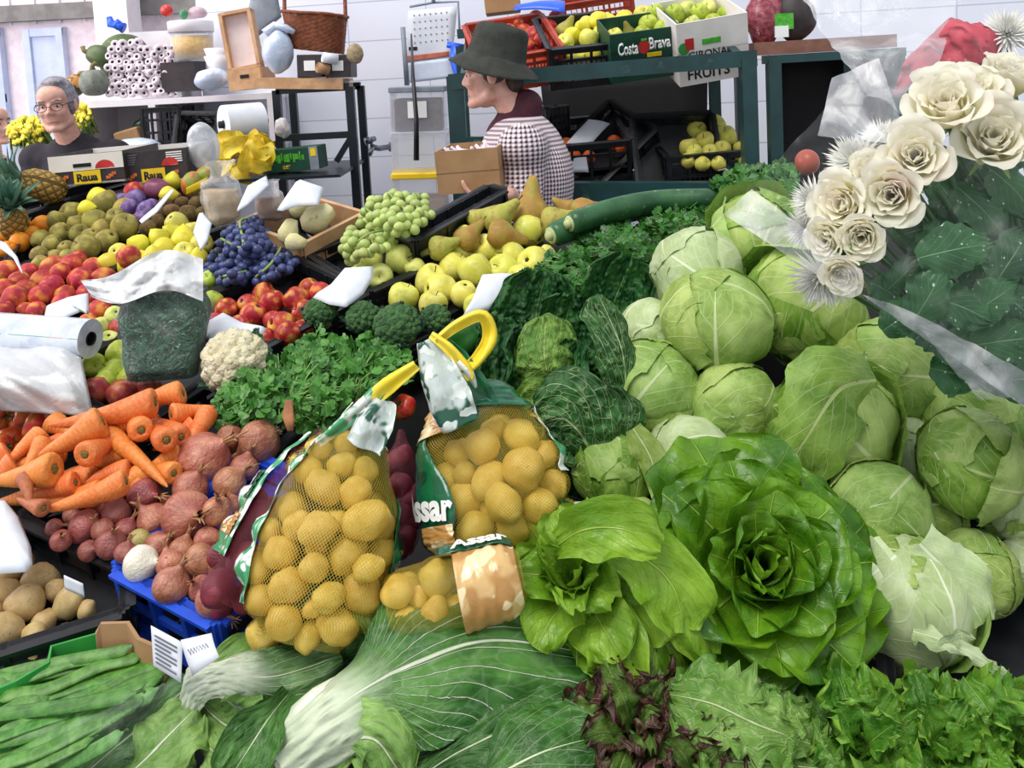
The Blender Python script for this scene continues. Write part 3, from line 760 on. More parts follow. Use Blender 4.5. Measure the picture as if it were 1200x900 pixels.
# things in the open compartment under the white shelf
for k, (x, y, w_, h_, lb) in enumerate(((200, 168, 42, 44, 'black plastic crate standing in the white shelf, left one'), (240, 166, 44, 34, 'black plastic crate lying in the white shelf, right one'))):
    M = at(P(x, y, D1 + .06), FRM(0, 70 if k else 0, 4 if k else 0)); crate(M, w_ * pxm(D1), .2, h_ * pxm(D1), K['black'], lb, 'crates stored in the white shelf', n1=4, n2=3)
M, w_, h_ = shelfbox('', 148, 172, D1 - .02, 30, 20, .1, roll=-14); o = empty('paper_parcel', M=M); tag(o, 'brown paper parcel in the white shelf behind the man', 'parcel'); child_box('body', o, (0, .1, h_ / 2), (w_ / 2, .06, h_ / 2), K['card'], .01)
lump('white_bag', 160, 172, D1 - .1, 52, 22, K['bagblue'], 'pale plastic bag spread over the lower shelf behind the man', 'bag', 21)
lump('white_bag', 205, 178, D1 - .15, 62, 14, K['bagwhite'], 'flat white plastic bag behind the dark printed fruit boxes', 'bag', 22)
o = lump('produce_bag', 237, 170, 2.72, 36, 58, K['filmthick'], 'clear bag of purplish onions beside the dark fruit box', 'bag', 23, .06, .18)
lump('green_bottle', 168, 148, D1 + .1, 22, 20, mat('green_bottle_glass', '#1f4f43', '#173e35', 20, rough=.2), 'dark green bundle lying on the parcel in the white shelf', 'bundle', 24)

# ================================================================ items on the tiled wall
D3 = 4.15
o = empty('wall_calendar', P(506, 88, D3), 'wall calendar with a red stripe hanging on the tiles', 'calendar')
def wquad(nm, parent, cs, m, bend=0.0, t=.002):
    mb = MB(); sheet(mb, cs, 6, 6, bend); ob = wchild(nm, mb.mesh(nm), m, parent); solid(ob, t); return ob
wquad('calendar_sheet', o, [P(477, 74, D3), P(530, 70, D3), P(536, 7, D3), P(478, 13, D3)], K['paper'])
wquad('red_stripe', o, [P(474, 73, D3 - .004), P(526, 66, D3 - .004), P(526, 60, D3 - .004), P(474, 66, D3 - .004)], mat('faded_red_print', '#c9735e', '#b85f4c', 20, rough=.6))
wquad('lower_sheet', o, [P(480, 97, D3 - .003), P(532, 91, D3 - .003), P(527, 68, D3 - .003), P(476, 74, D3 - .003)], mat('bluish_paper', '#dce6f6', '#d3def0', 20, rough=.7))
for r in range(5):
    for c_ in range(7):
        q = P(485 + c_ * 6.4 + r * .3, 18 + r * 8 - c_ * .6, D3 - .003); text(str((r * 7 + c_) % 31 + 1), .012, .012, at(q, FACE), K['greyink'], None, extr=0) if False else None
mb = MB()
for r in range(5):
    for c_ in range(7): mb.box(P(485 + c_ * 6.4 + r * .3, 18 + r * 8 - c_ * .6, D3 - .003), (.003, .001, .0025))
wchild('dates', mb.mesh('dates', smooth=False), K['greyink'], o)
mb = MB(); mb.box(P(484, 57, D3 - .003), (.02, .001, .008)); wchild('month_print', mb.mesh('month', smooth=False), K['ink'], o)
mb = MB(); mb.tube([P(480, 8, D3), P(508, 3, D3 + .01), P(537, 2, D3), P(539, 45, D3)], .006, 6); mb.tube([P(508, 3, D3), P(507, -8, D3)], .009, 6); wchild('hanger', mb.mesh('hanger'), K['grey'], o)
mb = MB(); mb.tube([P(472, 32, D3 - .05), P(477, 100, D3 - .05)], .012, 8); tag(link('grey_pole', mb.mesh('pole'), K['grey']), 'thin grey pole beside the calendar', 'pole')
o = empty('hanger', P(538, 100, 3.9), 'bright blue plastic hanger behind the woman hat brim', 'hanger')
mb = MB(); mb.tube([P(533, 52, 3.9), P(536, 70, 3.9), P(540, 88, 3.9), P(540, 104, 3.9)], [.02, .035, .03, .02], 10); mb.tube([P(524, 52, 3.9), P(545, 56, 3.9)], .015, 8); mb.tube([P(533, 101, 3.9), P(549, 103, 3.9)], .018, 8); wchild('body', mb.mesh('hanger'), K['bluetoy'], o)
# clear tubs stacked on a small table
o = empty('side_stand', P(494, 256, 3.8), 'small grey stand under the stacked clear tubs', 'stand'); q = P(494, 254, 3.8); wbox('stand_top', o, q.x - .16, q.x + .16, q.y - .12, q.y + .24, q.z - .03, q.z - .003, K['grey'])
for sx in (-.14, .14):
    for sy in (-.1, .22): wbox('leg', o, q.x + sx - .015, q.x + sx + .015, q.y + sy - .015, q.y + sy + .015, 0, q.z - .03, K['grey'])
def tub(px, py, d, w, h, label, content=None, ch=.8, lidm='clear', contm=None, lid=True, lbl=False, dep=.2, yellow=False):
    M, w_, h_ = shelfbox('', px, py, d, w, h, dep, roll=1.5); o = empty('plastic_tub', M=M); tag(o, label, 'tub', 'clear storage tubs stacked by the wall')
    mb = MB(); t = .003
    for y in (0, dep): mb.box((0, y, h_ / 2), (w_ / 2, t, h_ / 2), taper=.97)
    for s in (-1, 1): mb.box((s * w_ / 2, dep / 2, h_ / 2), (t, dep / 2, h_ / 2))
    mb.box((0, dep / 2, t), (w_ / 2, dep / 2, t)); link('tub_wall', mb.mesh('tub', smooth=False), K['clear'], o)
    if lid: child_box('lid', o, (0, dep / 2, h_), (w_ / 2 + .008, dep / 2 + .008, .012), K[lidm], .004)
    if content: child_box('contents', o, (0, dep / 2, h_ * ch / 2 + .008), (w_ / 2 - .012, dep / 2 - .012, h_ * ch / 2), contm, .01)
    if lbl: label_paper(o, .0, -.004, h_ * .55, .08, .07)
    return o
K['nuts'] = mat('brown_nuts', '#4a2c22', '#6b4433', 45, rough=.5, bump=.8, bscale=70)
tub(490, 157, 3.75, 62, 52, 'clear tub of brown nuts with a white label, topmost of its stack', True, .75, 'grey', K['nuts'], lbl=True)
tub(492, 204, 3.72, 64, 46, 'empty clear tub below the tub of nuts', False)
tub(494, 252, 3.70, 64, 46, 'clear tub with a yellow lid at the bottom of the stack', True, .35, 'yellowink', K['card'])
mb = MB(); mb.tube([P(482, 40, 4.1), P(484, 90, 3.70), P(488, 140, 3.66), P(488, 188, 3.66)], [.004, .008, .01, .012], 6); tag(link('black_strap', mb.mesh('strap'), K['black']), 'black strap hanging in front of the tub of nuts', 'strap')
o = empty('water_tap', P(445, 175, 4.2), 'small chrome water tap on the tiled wall', 'tap')
mb = MB(); mb.tube([P(457, 172, 4.3), P(444, 174, 4.25), P(436, 172, 4.2)], .014, 10); mb.tube([P(437, 172, 4.2), P(433, 182, 4.18)], [.013, .010], 10); mb.tube([P(456, 172, 4.32), P(459, 172, 4.32)], .024, 12); wchild('spout', mb.mesh('spout'), K['chrome'], o)
mb = MB(); mb.tube([P(437, 172, 4.2), P(433, 164, 4.2)], [.008, .008], 8); mb.tube([P(428, 166, 4.18), P(440, 162, 4.2)], [.02, .012], 10); wchild('handle', mb.mesh('handle'), K['chrome'], o)

# ================================================================ green shelf on the right
D4 = 3.4
o = empty('display_shelf', P(700, 235, D4), 'dark green metal shelf frame loaded with fruit crates behind the woman', 'shelf')
fl, fr2 = P(527, 96, D4 - .24), P(886, 68, D4 - .36)
bar('front_beam', o, fl, fr2, .05, .055, 'green')
bar('post', o, V((fl.x + .02, fl.y, fl.z + .02)), V((fl.x + .02, fl.y, 0)), .05, .06, 'green'); bar('post', o, V((fr2.x - .03, fr2.y, fr2.z)), V((fr2.x - .03, fr2.y, 0)), .055, .05, 'green')
for z in (.0,): bar('back_beam', o, fl + V((0, .72, .2)), fr2 + V((0, .72, .2)), .04, .04, 'green')
bar('post', o, fl + V((0.02, .5, .14)), V((fl.x + .02, fl.y + .5, 0)), .04, .04, 'green'); bar('post', o, fr2 + V((-.03, .5, .14)), V((fr2.x - .03, fr2.y + .5, 0)), .04, .04, 'green')
lo1, lo2 = P(540, 224, D4 - .22), P(884, 224, D4 - .34); bar('front_beam', o, lo1, lo2, .06, .065, 'green'); bar('back_beam', o, lo1 + V((0, .5, .14)), lo2 + V((0, .5, .14)), .04, .04, 'green')
for q in (.05, .95): bar('side_rail', o, fl.lerp(fr2, q), fl.lerp(fr2, q) + V((0, .5, .14)), .03, .03, 'green'); bar('side_rail', o, lo1.lerp(lo2, q), lo1.lerp(lo2, q) + V((0, .5, .14)), .03, .03, 'green')
wquad('back_panel', o, [lo1 + V((.35, .74, .0)), lo2 + V((.0, .74, 0)), fr2 + V((.0, .74, -.02)), fl + V((.35, .74, -.02))], K['darkgap'], t=.01)
mb = MB(); sheet(mb, [lo1 + V((0, .02, -.02)), lo2 + V((0, .02, -.02)), lo2 + V((0, .7, -.01)), lo1 + V((0, .7, -.01))], 2, 2); ob = wchild('shelf_panel', mb.mesh('panel'), K['darkgap'], o); solid(ob, .01)
o = empty('side_table', P(950, 240, D4 - .3), 'wooden-topped green metal frame at the right end of the shelf', 'table')
t1, t2 = P(893, 57, D4 - .25), P(1060, 47, D4 - .3)
bar('table_top', o, t1 + V((0, .25, 0)), t2 + V((0, .25, 0)), .5, .045, 'wood2'); bar('front_beam', o, t1 + V((.0, 0, -.04)), t2 + V((0, 0, -.04)), .035, .03, 'green')
for q in (P(906, 70, D4 - .25), P(1050, 60, D4 - .3)):
    bar('post', o, q, V((q.x, q.y, 0)), .045, .045, 'green'); bar('post', o, q + V((0, .45, 0)), V((q.x, q.y + .45, 0)), .045, .045, 'green')
wquad('back_panel', o, [P(900, 230, D4 + .2), P(1060, 230, D4 + .2), P(1060, 62, D4 + .2), P(900, 66, D4 + .2)], K['darkgap'], t=.01)

# fruit boxes on the upper shelf
def dispbox(px, py, d, wpx, hpx, dep, yaw, tilt, roll): return shelfbox('', px, py, d, wpx, hpx, dep, yaw, tilt, roll)
M, w_, h_ = dispbox(758, 93, D4 - .16, 84, 60, .3, 6, 20, -5)
o = open_box('fruit_box', M @ Matrix.Translation((0, .16, 0)) @ Matrix.Translation((0, -.06, 0)), w_, .20, h_, K['cardcostagreen'], .006, 'green carton with white lettering and a red strawberry emblem on the shelf', group='fruit boxes on the upper shelf', base_h=h_ * .6)
o.matrix_basis = o.matrix_basis @ Matrix.Translation((0, 0, 0))
text('Costa', w_ * .28, h_ * .26, onface(-w_ * .31, -.1605, h_ * .80), K['whiteink'], o, bold=.025)
text('Brava', w_ * .30, h_ * .24, onface(w_ * .13, -.1605, h_ * .84), K['whiteink'], o, bold=.025)
mb = MB(); 
def hf2(u, v):
    a = u * 2 * PI; r = v * (h_ * .14); return V((-w_ * .09 + r * cos(a) * .8, -.1615, h_ * .81 + r * sin(a) * (1.1 if sin(a) < 0 else .8)))
mb.grid(hf2, 20, 3, wrap=True); link('emblem', mb.mesh('emblem'), K['redink'], o)
child_box('emblem_leaf', o, (-w_ * .09, -.162, h_ * .94), (w_ * .04, .0005, h_ * .02), K['limeprint'])
child_box('handle_slot', o, (w_ * .05, -.161, h_ * .62), (w_ * .1, .001, h_ * .04), K['yellowink'])
M, w_, h_ = dispbox(838, 95, D4 - .20, 84, 76, .3, 4, 18, -7)
o = open_box('fruit_box', M @ Matrix.Translation((0, .16, 0)), w_, .32, h_, K['cardwhite'], .006, 'white carton with black lettering and a red and green mark on the shelf', group='fruit boxes on the upper shelf', base_h=h_ * .5)
text('GIRONA', w_ * .55, h_ * .13, onface(-w_ * .08, -.1605, h_ * .47), K['ink'], o, bold=.015)
text('FRUITS', w_ * .6, h_ * .17, onface(-w_ * .08, -.1605, h_ * .17), K['ink'], o, bold=.02)
child_box('mark', o, (-w_ * .33, -.161, h_ * .66), (w_ * .06, .001, h_ * .09), K['redink']); 
mb = MB(); mb.grid(lambda u, v: V((-w_ * .41 + v * w_ * .08 * cos(u * 6.283), -.1612, h_ * .6 + v * w_ * .085 * sin(u * 6.283))), 18, 3, wrap=True); link('mark', mb.mesh('mark'), K['cardgreen'], o)
child_box('handle_slot', o, (-w_ * .02, -.161, h_ * .66), (w_ * .13, .001, h_ * .045), K['limeprint'])
M, w_, h_ = dispbox(613, 104, D4 - .10, 94, 46, .3, 8, 25, -6); crate(M @ Matrix.Translation((0, .17, 0)), w_, .34, h_, K['redplastic'], 'red plastic crate of peaches behind the hat', 'crates on the upper shelf', base_h=h_ * .5, dense=True)
M, w_, h_ = dispbox(682, 102, D4 - .12, 70, 52, .3, 6, 22, -3); crate(M @ Matrix.Translation((0, .17, 0)), w_, .34, h_, K['black'], 'black plastic crate of yellow apples on the upper shelf', 'crates on the upper shelf', base_h=h_ * .5, dense=True, n1=3)
M, w_, h_ = dispbox(705, 44, D4 + .42, 80, 46, .3, 0, 12, -6); crate(M @ Matrix.Translation((0, .1, 0)), w_, .2, h_, K['redplastic'], 'red plastic crate standing at the back of the upper shelf', 'crates on the upper shelf', dense=True, n1=3)
mb = MB(); sheet(mb, [P(602, 12, D4 + .1), P(662, 16, D4 + .05), P(662, 2, D4 + .15), P(606, 6, D4 + .15)], 8, 4, .02, .01); o = link('blue_liner', mb.mesh('liner'), K['bluetoy']); solid(o, .002); tag(o, 'blue plastic liner edge behind the peaches', 'liner')
M, w_, h_ = shelfbox('', 590, 14, D4 + .3, 42, 20, .1, roll=-4); o = empty('cardboard_box', M=M); tag(o, 'beige cardboard box top at the upper edge, left of the peaches', 'box'); child_box('body', o, (0, .1, h_ / 2), (w_ / 2, .1, h_ / 2), K['card'], .003)
# lower shelf crates
M, w_, h_ = dispbox(694, 214, D4 - .05, 90, 50, .3, 4, 14, -2); crate(M @ Matrix.Translation((0, .16, 0)), w_, .32, h_, K['black'], 'black plastic crate of oranges behind the woman back', 'crates on the lower shelf', base_h=h_ * .3, n1=4)
M = at(P(715, 180, D4 + .10), FRM(20, 35, -38)); crate(M, .30, .24, .09, K['black'], 'black crate tilted over the oranges, spilling mandarins', 'crates on the lower shelf', n1=4, base_h=.02)
M = at(P(790, 190, D4 + .02), FRM(0, 62, 0)); crate(M, .30, .32, .08, K['black'], 'empty black crate tipped on its side in the shelf centre', 'crates on the lower shelf', n1=5, solid=True)
M, w_, h_ = dispbox(832, 218, D4 - .12, 92, 40, .2, 0, 6, -2); crate(M @ Matrix.Translation((0, .13, 0)), w_, .26, h_, K['black'], 'black plastic crate heaped with yellow apples behind the shelf post', 'crates on the lower shelf', base_h=h_ * .4, n1=4, dense=True)
M = at(P(648, 172, D4 + .1), FRM(60, 0, 0)); crate(M, .18, .05, .16, K['black'], 'small black lattice crate standing on end beside the woman shoulder', 'crates on the lower shelf', n1=5, rows=4)
mb = MB(); sheet(mb, [P(664, 168, D4 - .02), P(690, 172, D4 - .02), P(715, 145, D4 + .1), P(690, 140, D4 + .1)], 6, 6, .01); o = link('paper_sheet', mb.mesh('paper'), K['paper']); solid(o); tag(o, 'white paper sheet lying over the oranges', 'paper')
mb = MB(); sheet(mb, [P(665, 202, D4 - .09), P(690, 202, D4 - .09), P(687, 184, D4 - .09), P(662, 185, D4 - .09)], 4, 4, .003); o = link('price_card', mb.mesh('card'), K['paper']); solid(o); tag(o, 'small white price card on the black crate of oranges', 'price card')
# bags on the right table
o = lump('bean_bag', 896, 24, D4 - .15, 46, 66, mat('red_beans_in_bag', '#7a2a36', '#a85a66', 60, rough=.25, bump=.5, bscale=60, c3='#d9aeb4', s3=50, lo3=.66, hi3=.74), 'cellophane bag of dark red beans on the wooden table top', 'bag', 31, .06, .22)
o = lump('dark_bag', 932, 22, D4 - .14, 46, 56, K['carddark'], 'dark bag with a green price clip beside the bean bag', 'bag', 32, .06, .2)
mb = MB(); mb.box(P(919, 25, D4 - .26), (.032, .004, .028)); wchild('green_clip', mb.mesh('clip', smooth=False), K['limeprint'], o)
mb = MB(); mb.box(P(916, 37, D4 - .26), (.024, .003, .02)); wchild('price_tag', mb.mesh('tag', smooth=False), K['whiteink'], o)

# ================================================================ people
def head_parts(s=1.0):
    e, c = 'e', 'c'
    return [(e, (0, .018, .035), (.074, .092, .082)), (e, (0, -.030, -.035), (.060, .062, .082)), (e, (0, -.045, .045), (.062, .045, .050)),
            (c, (0, -.083, .012), (0, -.100, -.022), .009, .0118), (e, (-.011, -.096, -.028), (.009, .010, .008)), (e, (.011, -.096, -.028), (.009, .010, .008)),
            (c, (-.042, -.074, .022), (.042, -.074, .022), .011, .011), (e, (-.036, -.066, -.026), (.022, .022, .022)), (e, (.036, -.066, -.026), (.022, .022, .022)),
            (c, (-.020, -.083, -.060), (.020, -.083, -.060), .0065, .0065), (c, (-.016, -.083, -.070), (.016, -.083, -.070), .0070, .0070), (e, (0, -.078, -.098), (.024, .020, .018)),
            (c, (-.052, -.005, -.070), (-.020, -.070, -.098), .022, .018), (c, (.052, -.005, -.070), (.020, -.070, -.098), .022, .018),
            (e, (-.077, .012, -.008), (.009, .019, .031)), (e, (.077, .012, -.008), (.009, .019, .031))]
def person(name, label, M, lean, torso, arms, clothes, haircap, extra):
    pass
def tr_parts(parts, M):
    out = []
    sc = M.to_scale()[0]
    for p in parts:
        if p[0] == 'c': out.append(('c', M @ V(p[1]), M @ V(p[2]), p[3] * sc, p[4] * sc))
        else: out.append(('e', M @ V(p[1]), p[2] if sc == 1 else tuple(x * sc for x in p[2]), (M.to_3x3().normalized().to_4x4())))
    return out
def hand_parts(Mh, side=1):
    """palm and five bent fingers; local: x across the knuckles, -y along the fingers, z back of the hand"""
    q = [('e', (0, -.035, 0), (.040, .048, .014))]
    for k, (x, L) in enumerate(((-.030, .062), (-.010, .074), (.011, .069), (.030, .054))):
        a = V((x, -.075, 0)); b = a + V((x * .1, -L * .5, -.010)); c = b + V((0, -L * .28, -.020)); d = c + V((0, -L * .12, -.020))
        q += [('c', a, b, .0092, .0085), ('c', b, c, .0085, .0078), ('c', c, d, .0078, .007)]
    q += [('c', (side * -.034, -.02, -.004), (side * -.058, -.052, -.016), .011, .0095), ('c', (side * -.058, -.052, -.016), (side * -.056, -.078, -.026), .0095, .008)]
    return tr_parts(q, Mh)

def legs_parts(c, yaw):
    R = Matrix.Rotation(yaw, 3, 'Z'); out = []
    for s in (-1, 1):
        h = c + R @ V((s * .095, 0, 0)); k = V((h.x, h.y, h.z * .52)) + R @ V((s * .01, -.02, 0)); a = V((k.x, k.y, .09)) + R @ V((0, .03, 0))
        out += [('c', h, k, .085, .058), ('c', k, a, .058, .040), ('c', a + V((0, 0, -.045)), a + R @ V((0, -.15, -.05)), .042, .034)]
    return out
# -- the grey-haired man behind the boxes
hc = P(66, 123, 4.0); yawm = rad(8)
Mh = at(hc, Matrix.Rotation(yawm, 4, 'Z') @ Matrix.Rotation(rad(6), 4, 'X') @ Matrix.Rotation(rad(-3), 4, 'Y'))
man = empty('person', V((hc.x + .02, hc.y + .04, 0)), 'grey-haired man with glasses and black sweater behind the printed fruit boxes', 'person')
ns = hc + V((.03, .045, -.175)); ch = ns + V((.0, .03, -.18)); hip = ns + V((0, .04, -.55))
sh = [ns + V((s * .185, .03, -.075)) for s in (-1, 1)]
body = tr_parts(head_parts(), Mh) + [('c', Mh @ V((0, .02, -.06)), ns + V((0, .01, -.03)), .052, .058), ('c', ns + V((-.1, .03, -.07)), ns + V((.1, .03, -.07)), .07, .07), ('e', ch, (.17, .105, .22)), ('e', hip + V((0, 0, .08)), (.155, .10, .2))]
arms = []; hands = []
for i, s in enumerate((-1, 1)):
    el = sh[i] + V((s * .06, -.02, -.29)); wr = el + V((-s * .05, -.22, -.06))
    arms += [('c', sh[i], el, .052, .042), ('c', el, wr, .042, .03)]
    hands += hand_parts(at(wr, Matrix.Rotation(0, 4, 'Z')), s)
link_b = wchild('body', blob(body + arms + hands + legs_parts(hip, 0), .0055, 3, 'man_body'), K['skin'], man)
sw = [('e', ch + V((0, 0, .0)), (.185, .122, .23)), ('e', hip + V((0, 0, .06)), (.172, .118, .24)), ('c', ns + V((-.09, .03, -.085)), ns + V((.09, .03, -.085)), .078, .078), ('c', ns + V((-.02, .02, -.035)), ns + V((.02, .02, -.035)), .078, .078), ('c', ns + V((-.14, .03, -.085)), ns + V((.14, .03, -.085)), .084, .084)]
for i, s in enumerate((-1, 1)):
    el = sh[i] + V((s * .06, -.02, -.29)); wr = el + V((-s * .05, -.20, -.055)); sw += [('e', sh[i] + V((-s * .01, 0, .005)), (.085, .08, .075)), ('c', sh[i] + V((-s * .02, 0, -.01)), el, .078, .056), ('c', el, wr, .056, .042)]
wchild('sweater', blob(sw, .010, 5, 'sweater'), K['blackcloth'], man)
wchild('trousers', blob([(p[0], p[1], p[2], p[3] + .012, p[4] + .012) for p in legs_parts(hip, 0)[0:2] + legs_parts(hip, 0)[3:5]] + [('e', hip, (.168, .115, .12))], .012, 4, 'trousers'), K['darkcloth'], man)
hr = tr_parts([('e', (0, .024, .050), (.080, .094, .080)), ('e', (-.060, .035, .010), (.022, .062, .055)), ('e', (.060, .035, .010), (.022, .062, .055)), ('e', (0, .075, -.005), (.062, .045, .075)), ('e', (.012, -.030, .105), (.052, .030, .018))], Mh)
wchild('hair', blob(hr, .006, 3, 'hair'), K['hairgrey'], man)
def face_bits(parent, Mh, brow='hairgrey', lips='#b06a60', glasses=False):
    K.setdefault('eye', mat('eye_white', '#e6e0dc', rough=.2)); K.setdefault('iris', mat('dark_iris', '#2a2320', rough=.2)); K.setdefault('lip' + lips, mat('lips' + lips, lips, rough=.5))
    for s in (-1, 1):
        mb = MB(); c = V((s * .031, -.0745, .003))
        mb.lathe([(.001, -.010), (.008, -.005), (.0105, 0), (.008, .005), (.001, .009)], 12, Mh @ TM(c, Matrix.Rotation(PI / 2, 4, 'X')) @ Matrix.Diagonal((1, .55, 1, 1))); wchild('eye', mb.mesh('eye'), K['eye'], parent)
        mb = MB(); mb.tube([Mh @ (c + V((0, -.008, 0))), Mh @ (c + V((0, -.0105, 0)))], [.0055, .0045], 10); wchild('iris', mb.mesh('iris'), K['iris'], parent)
        mb = MB(); mb.tube([Mh @ V((s * .014, -.092, .026)), Mh @ V((s * .034, -.090, .031)), Mh @ V((s * .052, -.074, .024))], [.003, .004, .002], 6); wchild('eyebrow', mb.mesh('eyebrow'), K[brow], parent)
    mb = MB(); mb.tube([Mh @ V((x, -.0905 + abs(x) * .25, -.065 - abs(x) * .12)) for x in (-.024, -.012, 0, .012, .024)], [.002, .0032, .0035, .0032, .002], 6); wchild('mouth', mb.mesh('mouth'), K['lip' + lips], parent)
    if glasses:
        mb = MB()
        for s in (-1, 1):
            mb.tube([Mh @ V((s * (.034 + .024 * cos(t)), -.105 + .010 * (1 + s * cos(t)) * .6, .000 + .017 * sin(t))) for t in [k * PI / 10 for k in range(21)]], .0016, 6, cap=False)
            mb.tube([Mh @ V((s * .058, -.094, .006)), Mh @ V((s * .078, -.03, .010)), Mh @ V((s * .079, .02, .004))], .0016, 6)
        mb.tube([Mh @ V((-.010, -.106, .004)), Mh @ V((.010, -.106, .004))], .0016, 6)
        wchild('glasses', mb.mesh('glasses'), K['ink'], parent)
face_bits(man, Mh, glasses=True, lips='#a8685e')
# -- a person cut by the left edge
hc2 = P(-9, 146, 5.0); Mh2 = at(hc2, Matrix.Rotation(rad(75), 4, 'Z'))
per = empty('person', V((hc2.x, hc2.y, 0)), 'person in dark clothes cut off by the left edge, facing right', 'person')
ns2 = hc2 + V((-.03, .02, -.2)); hip2 = ns2 + V((0, 0, -.55)); el2 = ns2 + V((-.02, -.2, -.32))
wchild('body', blob(tr_parts(head_parts(), Mh2) + [('c', hc2 + V((-.02, 0, -.06)), ns2, .05, .055), ('e', ns2 + V((0, 0, -.2)), (.12, .17, .25)), ('e', hip2 + V((0, 0, .08)), (.11, .155, .2)), ('c', ns2 + V((0, -.17, -.08)), el2, .05, .04), ('c', el2, el2 + V((.2, 0, -.1)), .04, .03)] + hand_parts(at(el2 + V((.2, 0, -.1)), Matrix.Rotation(rad(75), 4, 'Z'))) + legs_parts(hip2, rad(75)), .007, 3, 'body'), K['skin'], per)
wchild('jacket', blob([('e', ns2 + V((0, 0, -.22)), (.14, .185, .26)), ('e', hip2 + V((0, 0, .06)), (.13, .175, .24)), ('c', ns2 + V((0, -.16, -.09)), el2, .07, .055), ('c', el2, el2 + V((.18, 0, -.09)), .055, .042), ('c', ns2 + V((0, .16, -.09)), ns2 + V((0, .2, -.4)), .07, .055), ('c', ns2 + V((0, -.1, -.08)), ns2 + V((0, .1, -.08)), .075, .075)], .012, 4, 'jacket'), K['blackcloth'], per)
wchild('hair', blob(tr_parts([('e', (0, .03, .045), (.08, .092, .08)), ('e', (0, .07, -.01), (.068, .05, .08))], Mh2), .008, 3, 'hair'), K['hairdark'], per)
face_bits(per, Mh2, 'hairdark')
# -- the woman in the hat
hw = P(576, 87, 2.95); yw = rad(-98)
Mw = at(hw, Matrix.Rotation(yw, 4, 'Z') @ Matrix.Rotation(rad(3), 4, 'X') @ Matrix.Scale(.94, 4))
wom = empty('person', V((hw.x + .1, hw.y, 0)), 'person in dark felt hat and checked shirt, seen from behind, holding a garlic box', 'person')
Rw = Matrix.Rotation(yw, 3, 'Z')
def wl(x, y, z): return hw + Rw @ V((x, y, z))   # her own frame: -y ahead, +x her left (towards us is -x)
nb = wl(0, .09, -.155)
shw = [nb + Rw @ V((s * .165, .02, -.085)) for s in (-1, 1)]; chw = nb + Rw @ V((0, .0, -.22)); hipw = nb + Rw @ V((0, .0, -.58))
bodyw = tr_parts(head_parts(), Mw) + [('c', Mw @ V((0, .03, -.06)), nb + V((0, 0, .0)), .050, .056), ('c', shw[0], shw[1], .06, .06), ('e', chw, (.13, .14, .22), Rw.to_4x4()), ('e', hipw + V((0, 0, .1)), (.15, .13, .22), Rw.to_4x4())]
armw = []; hnd = []; slv = []
bxc = P(556, 182, 2.78)                          # the box she holds
for i, s in enumerate((-1, 1)):
    el = shw[i] + Rw @ V((s * .05, -.01, -.27)); wr = V((bxc.x + .10, bxc.y + (-.12 if s < 0 else .16), bxc.z - .115)) 
    # the forearm runs forward under the box, palm up against its base
    armw += [('c', shw[i], el, .048, .04), ('c', el, wr, .04, .027)]
    Mhand = at(wr, Matrix.Rotation(yw, 4, 'Z') @ Matrix.Rotation(PI, 4, 'Y'))
    hnd += hand_parts(Mhand, -s)
    slv += [('c', shw[i] + Rw @ V((-s * .03, 0, -.0)), el, .078, .060), ('c', el, el.lerp(wr, .86), .058, .042)]
wchild('body', blob(bodyw + armw + hnd + legs_parts(hipw, yw), .0055, 3, 'woman_body'), K['skin'], wom)
m = MT('checked_shirt'); x_, y_2, z_ = m.xyz()
an_ = (x_ - (chw.x)).op('ARCTAN2', (y_2 - (chw.y)))
ca = (an_ * 13.5).op('FRACT'); cb = (z_ * 72).op('FRACT'); dg = (an_ * 27.0 + z_ * 144).op('FRACT')
h1 = ca.op('GREATER_THAN', .5); h2 = cb.op('GREATER_THAN', .5)
same = (h1 * h2) + ((h1.inv() - h2).abs().inv() - (h1 * h2) * 0) * 0
k1 = h1 * h2; k2 = (h1 - h2).abs() * dg.op('GREATER_THAN', .5)
m.color(m.mix('#efe3ea', '#35141f', (k1 + k2).op('MINIMUM', 1.0))); m.set(Roughness=.85); m.bump(m.noise(25, 3), .3, .01); K['check'] = m.m
shp = [('e', chw + V((0, 0, .01)), (.150, .168, .245), Rw.to_4x4()), ('e', hipw + V((0, 0, .16)), (.165, .165, .30), Rw.to_4x4()), ('c', shw[0] + V((0, 0, .0)), shw[1], .082, .082), ('c', nb + V((0, 0, -.05)), chw, .085, .15), ('e', nb + Rw @ V((0, .07, -.2)), (.13, .10, .17), Rw.to_4x4())]
wchild('shirt', blob(shp + slv, .010, 6, 'shirt'), K['check'], wom)
wchild('collar', blob([('c', nb + Rw @ V((0, -.06, -.05)), nb + Rw @ V((0, .012, .022)), .062, .062), ('c', nb + Rw @ V((0, -.03, .0)), nb + Rw @ V((0, .02, .045)), .056, .058)], .008, 4, 'collar'), K['maroon'], wom)
lw = legs_parts(hipw, yw)
wchild('trousers', blob([(p[0], p[1], p[2], p[3] + .014, p[4] + .014) for p in lw[0:2] + lw[3:5]] + [('e', hipw, (.165, .15, .13), Rw.to_4x4())], .012, 4, 'trousers'), K['darkcloth'], wom)
wchild('hair', blob(tr_parts([('e', (0, .03, .045), (.079, .096, .075)), ('e', (0, .078, -.030), (.060, .034, .055)), ('e', (-.066, .02, .004), (.016, .045, .040)), ('e', (.066, .02, .004), (.016, .045, .040))], Mw), .006, 3, 'hair'), K['hairdark'], wom)
face_bits(wom, Mw, 'hairdark')
mb = MB()                                        # felt hat: crown and a drooping brim
Mhat = Mw @ TM((0, .015, .030), Matrix.Rotation(rad(-19), 4, 'X'))
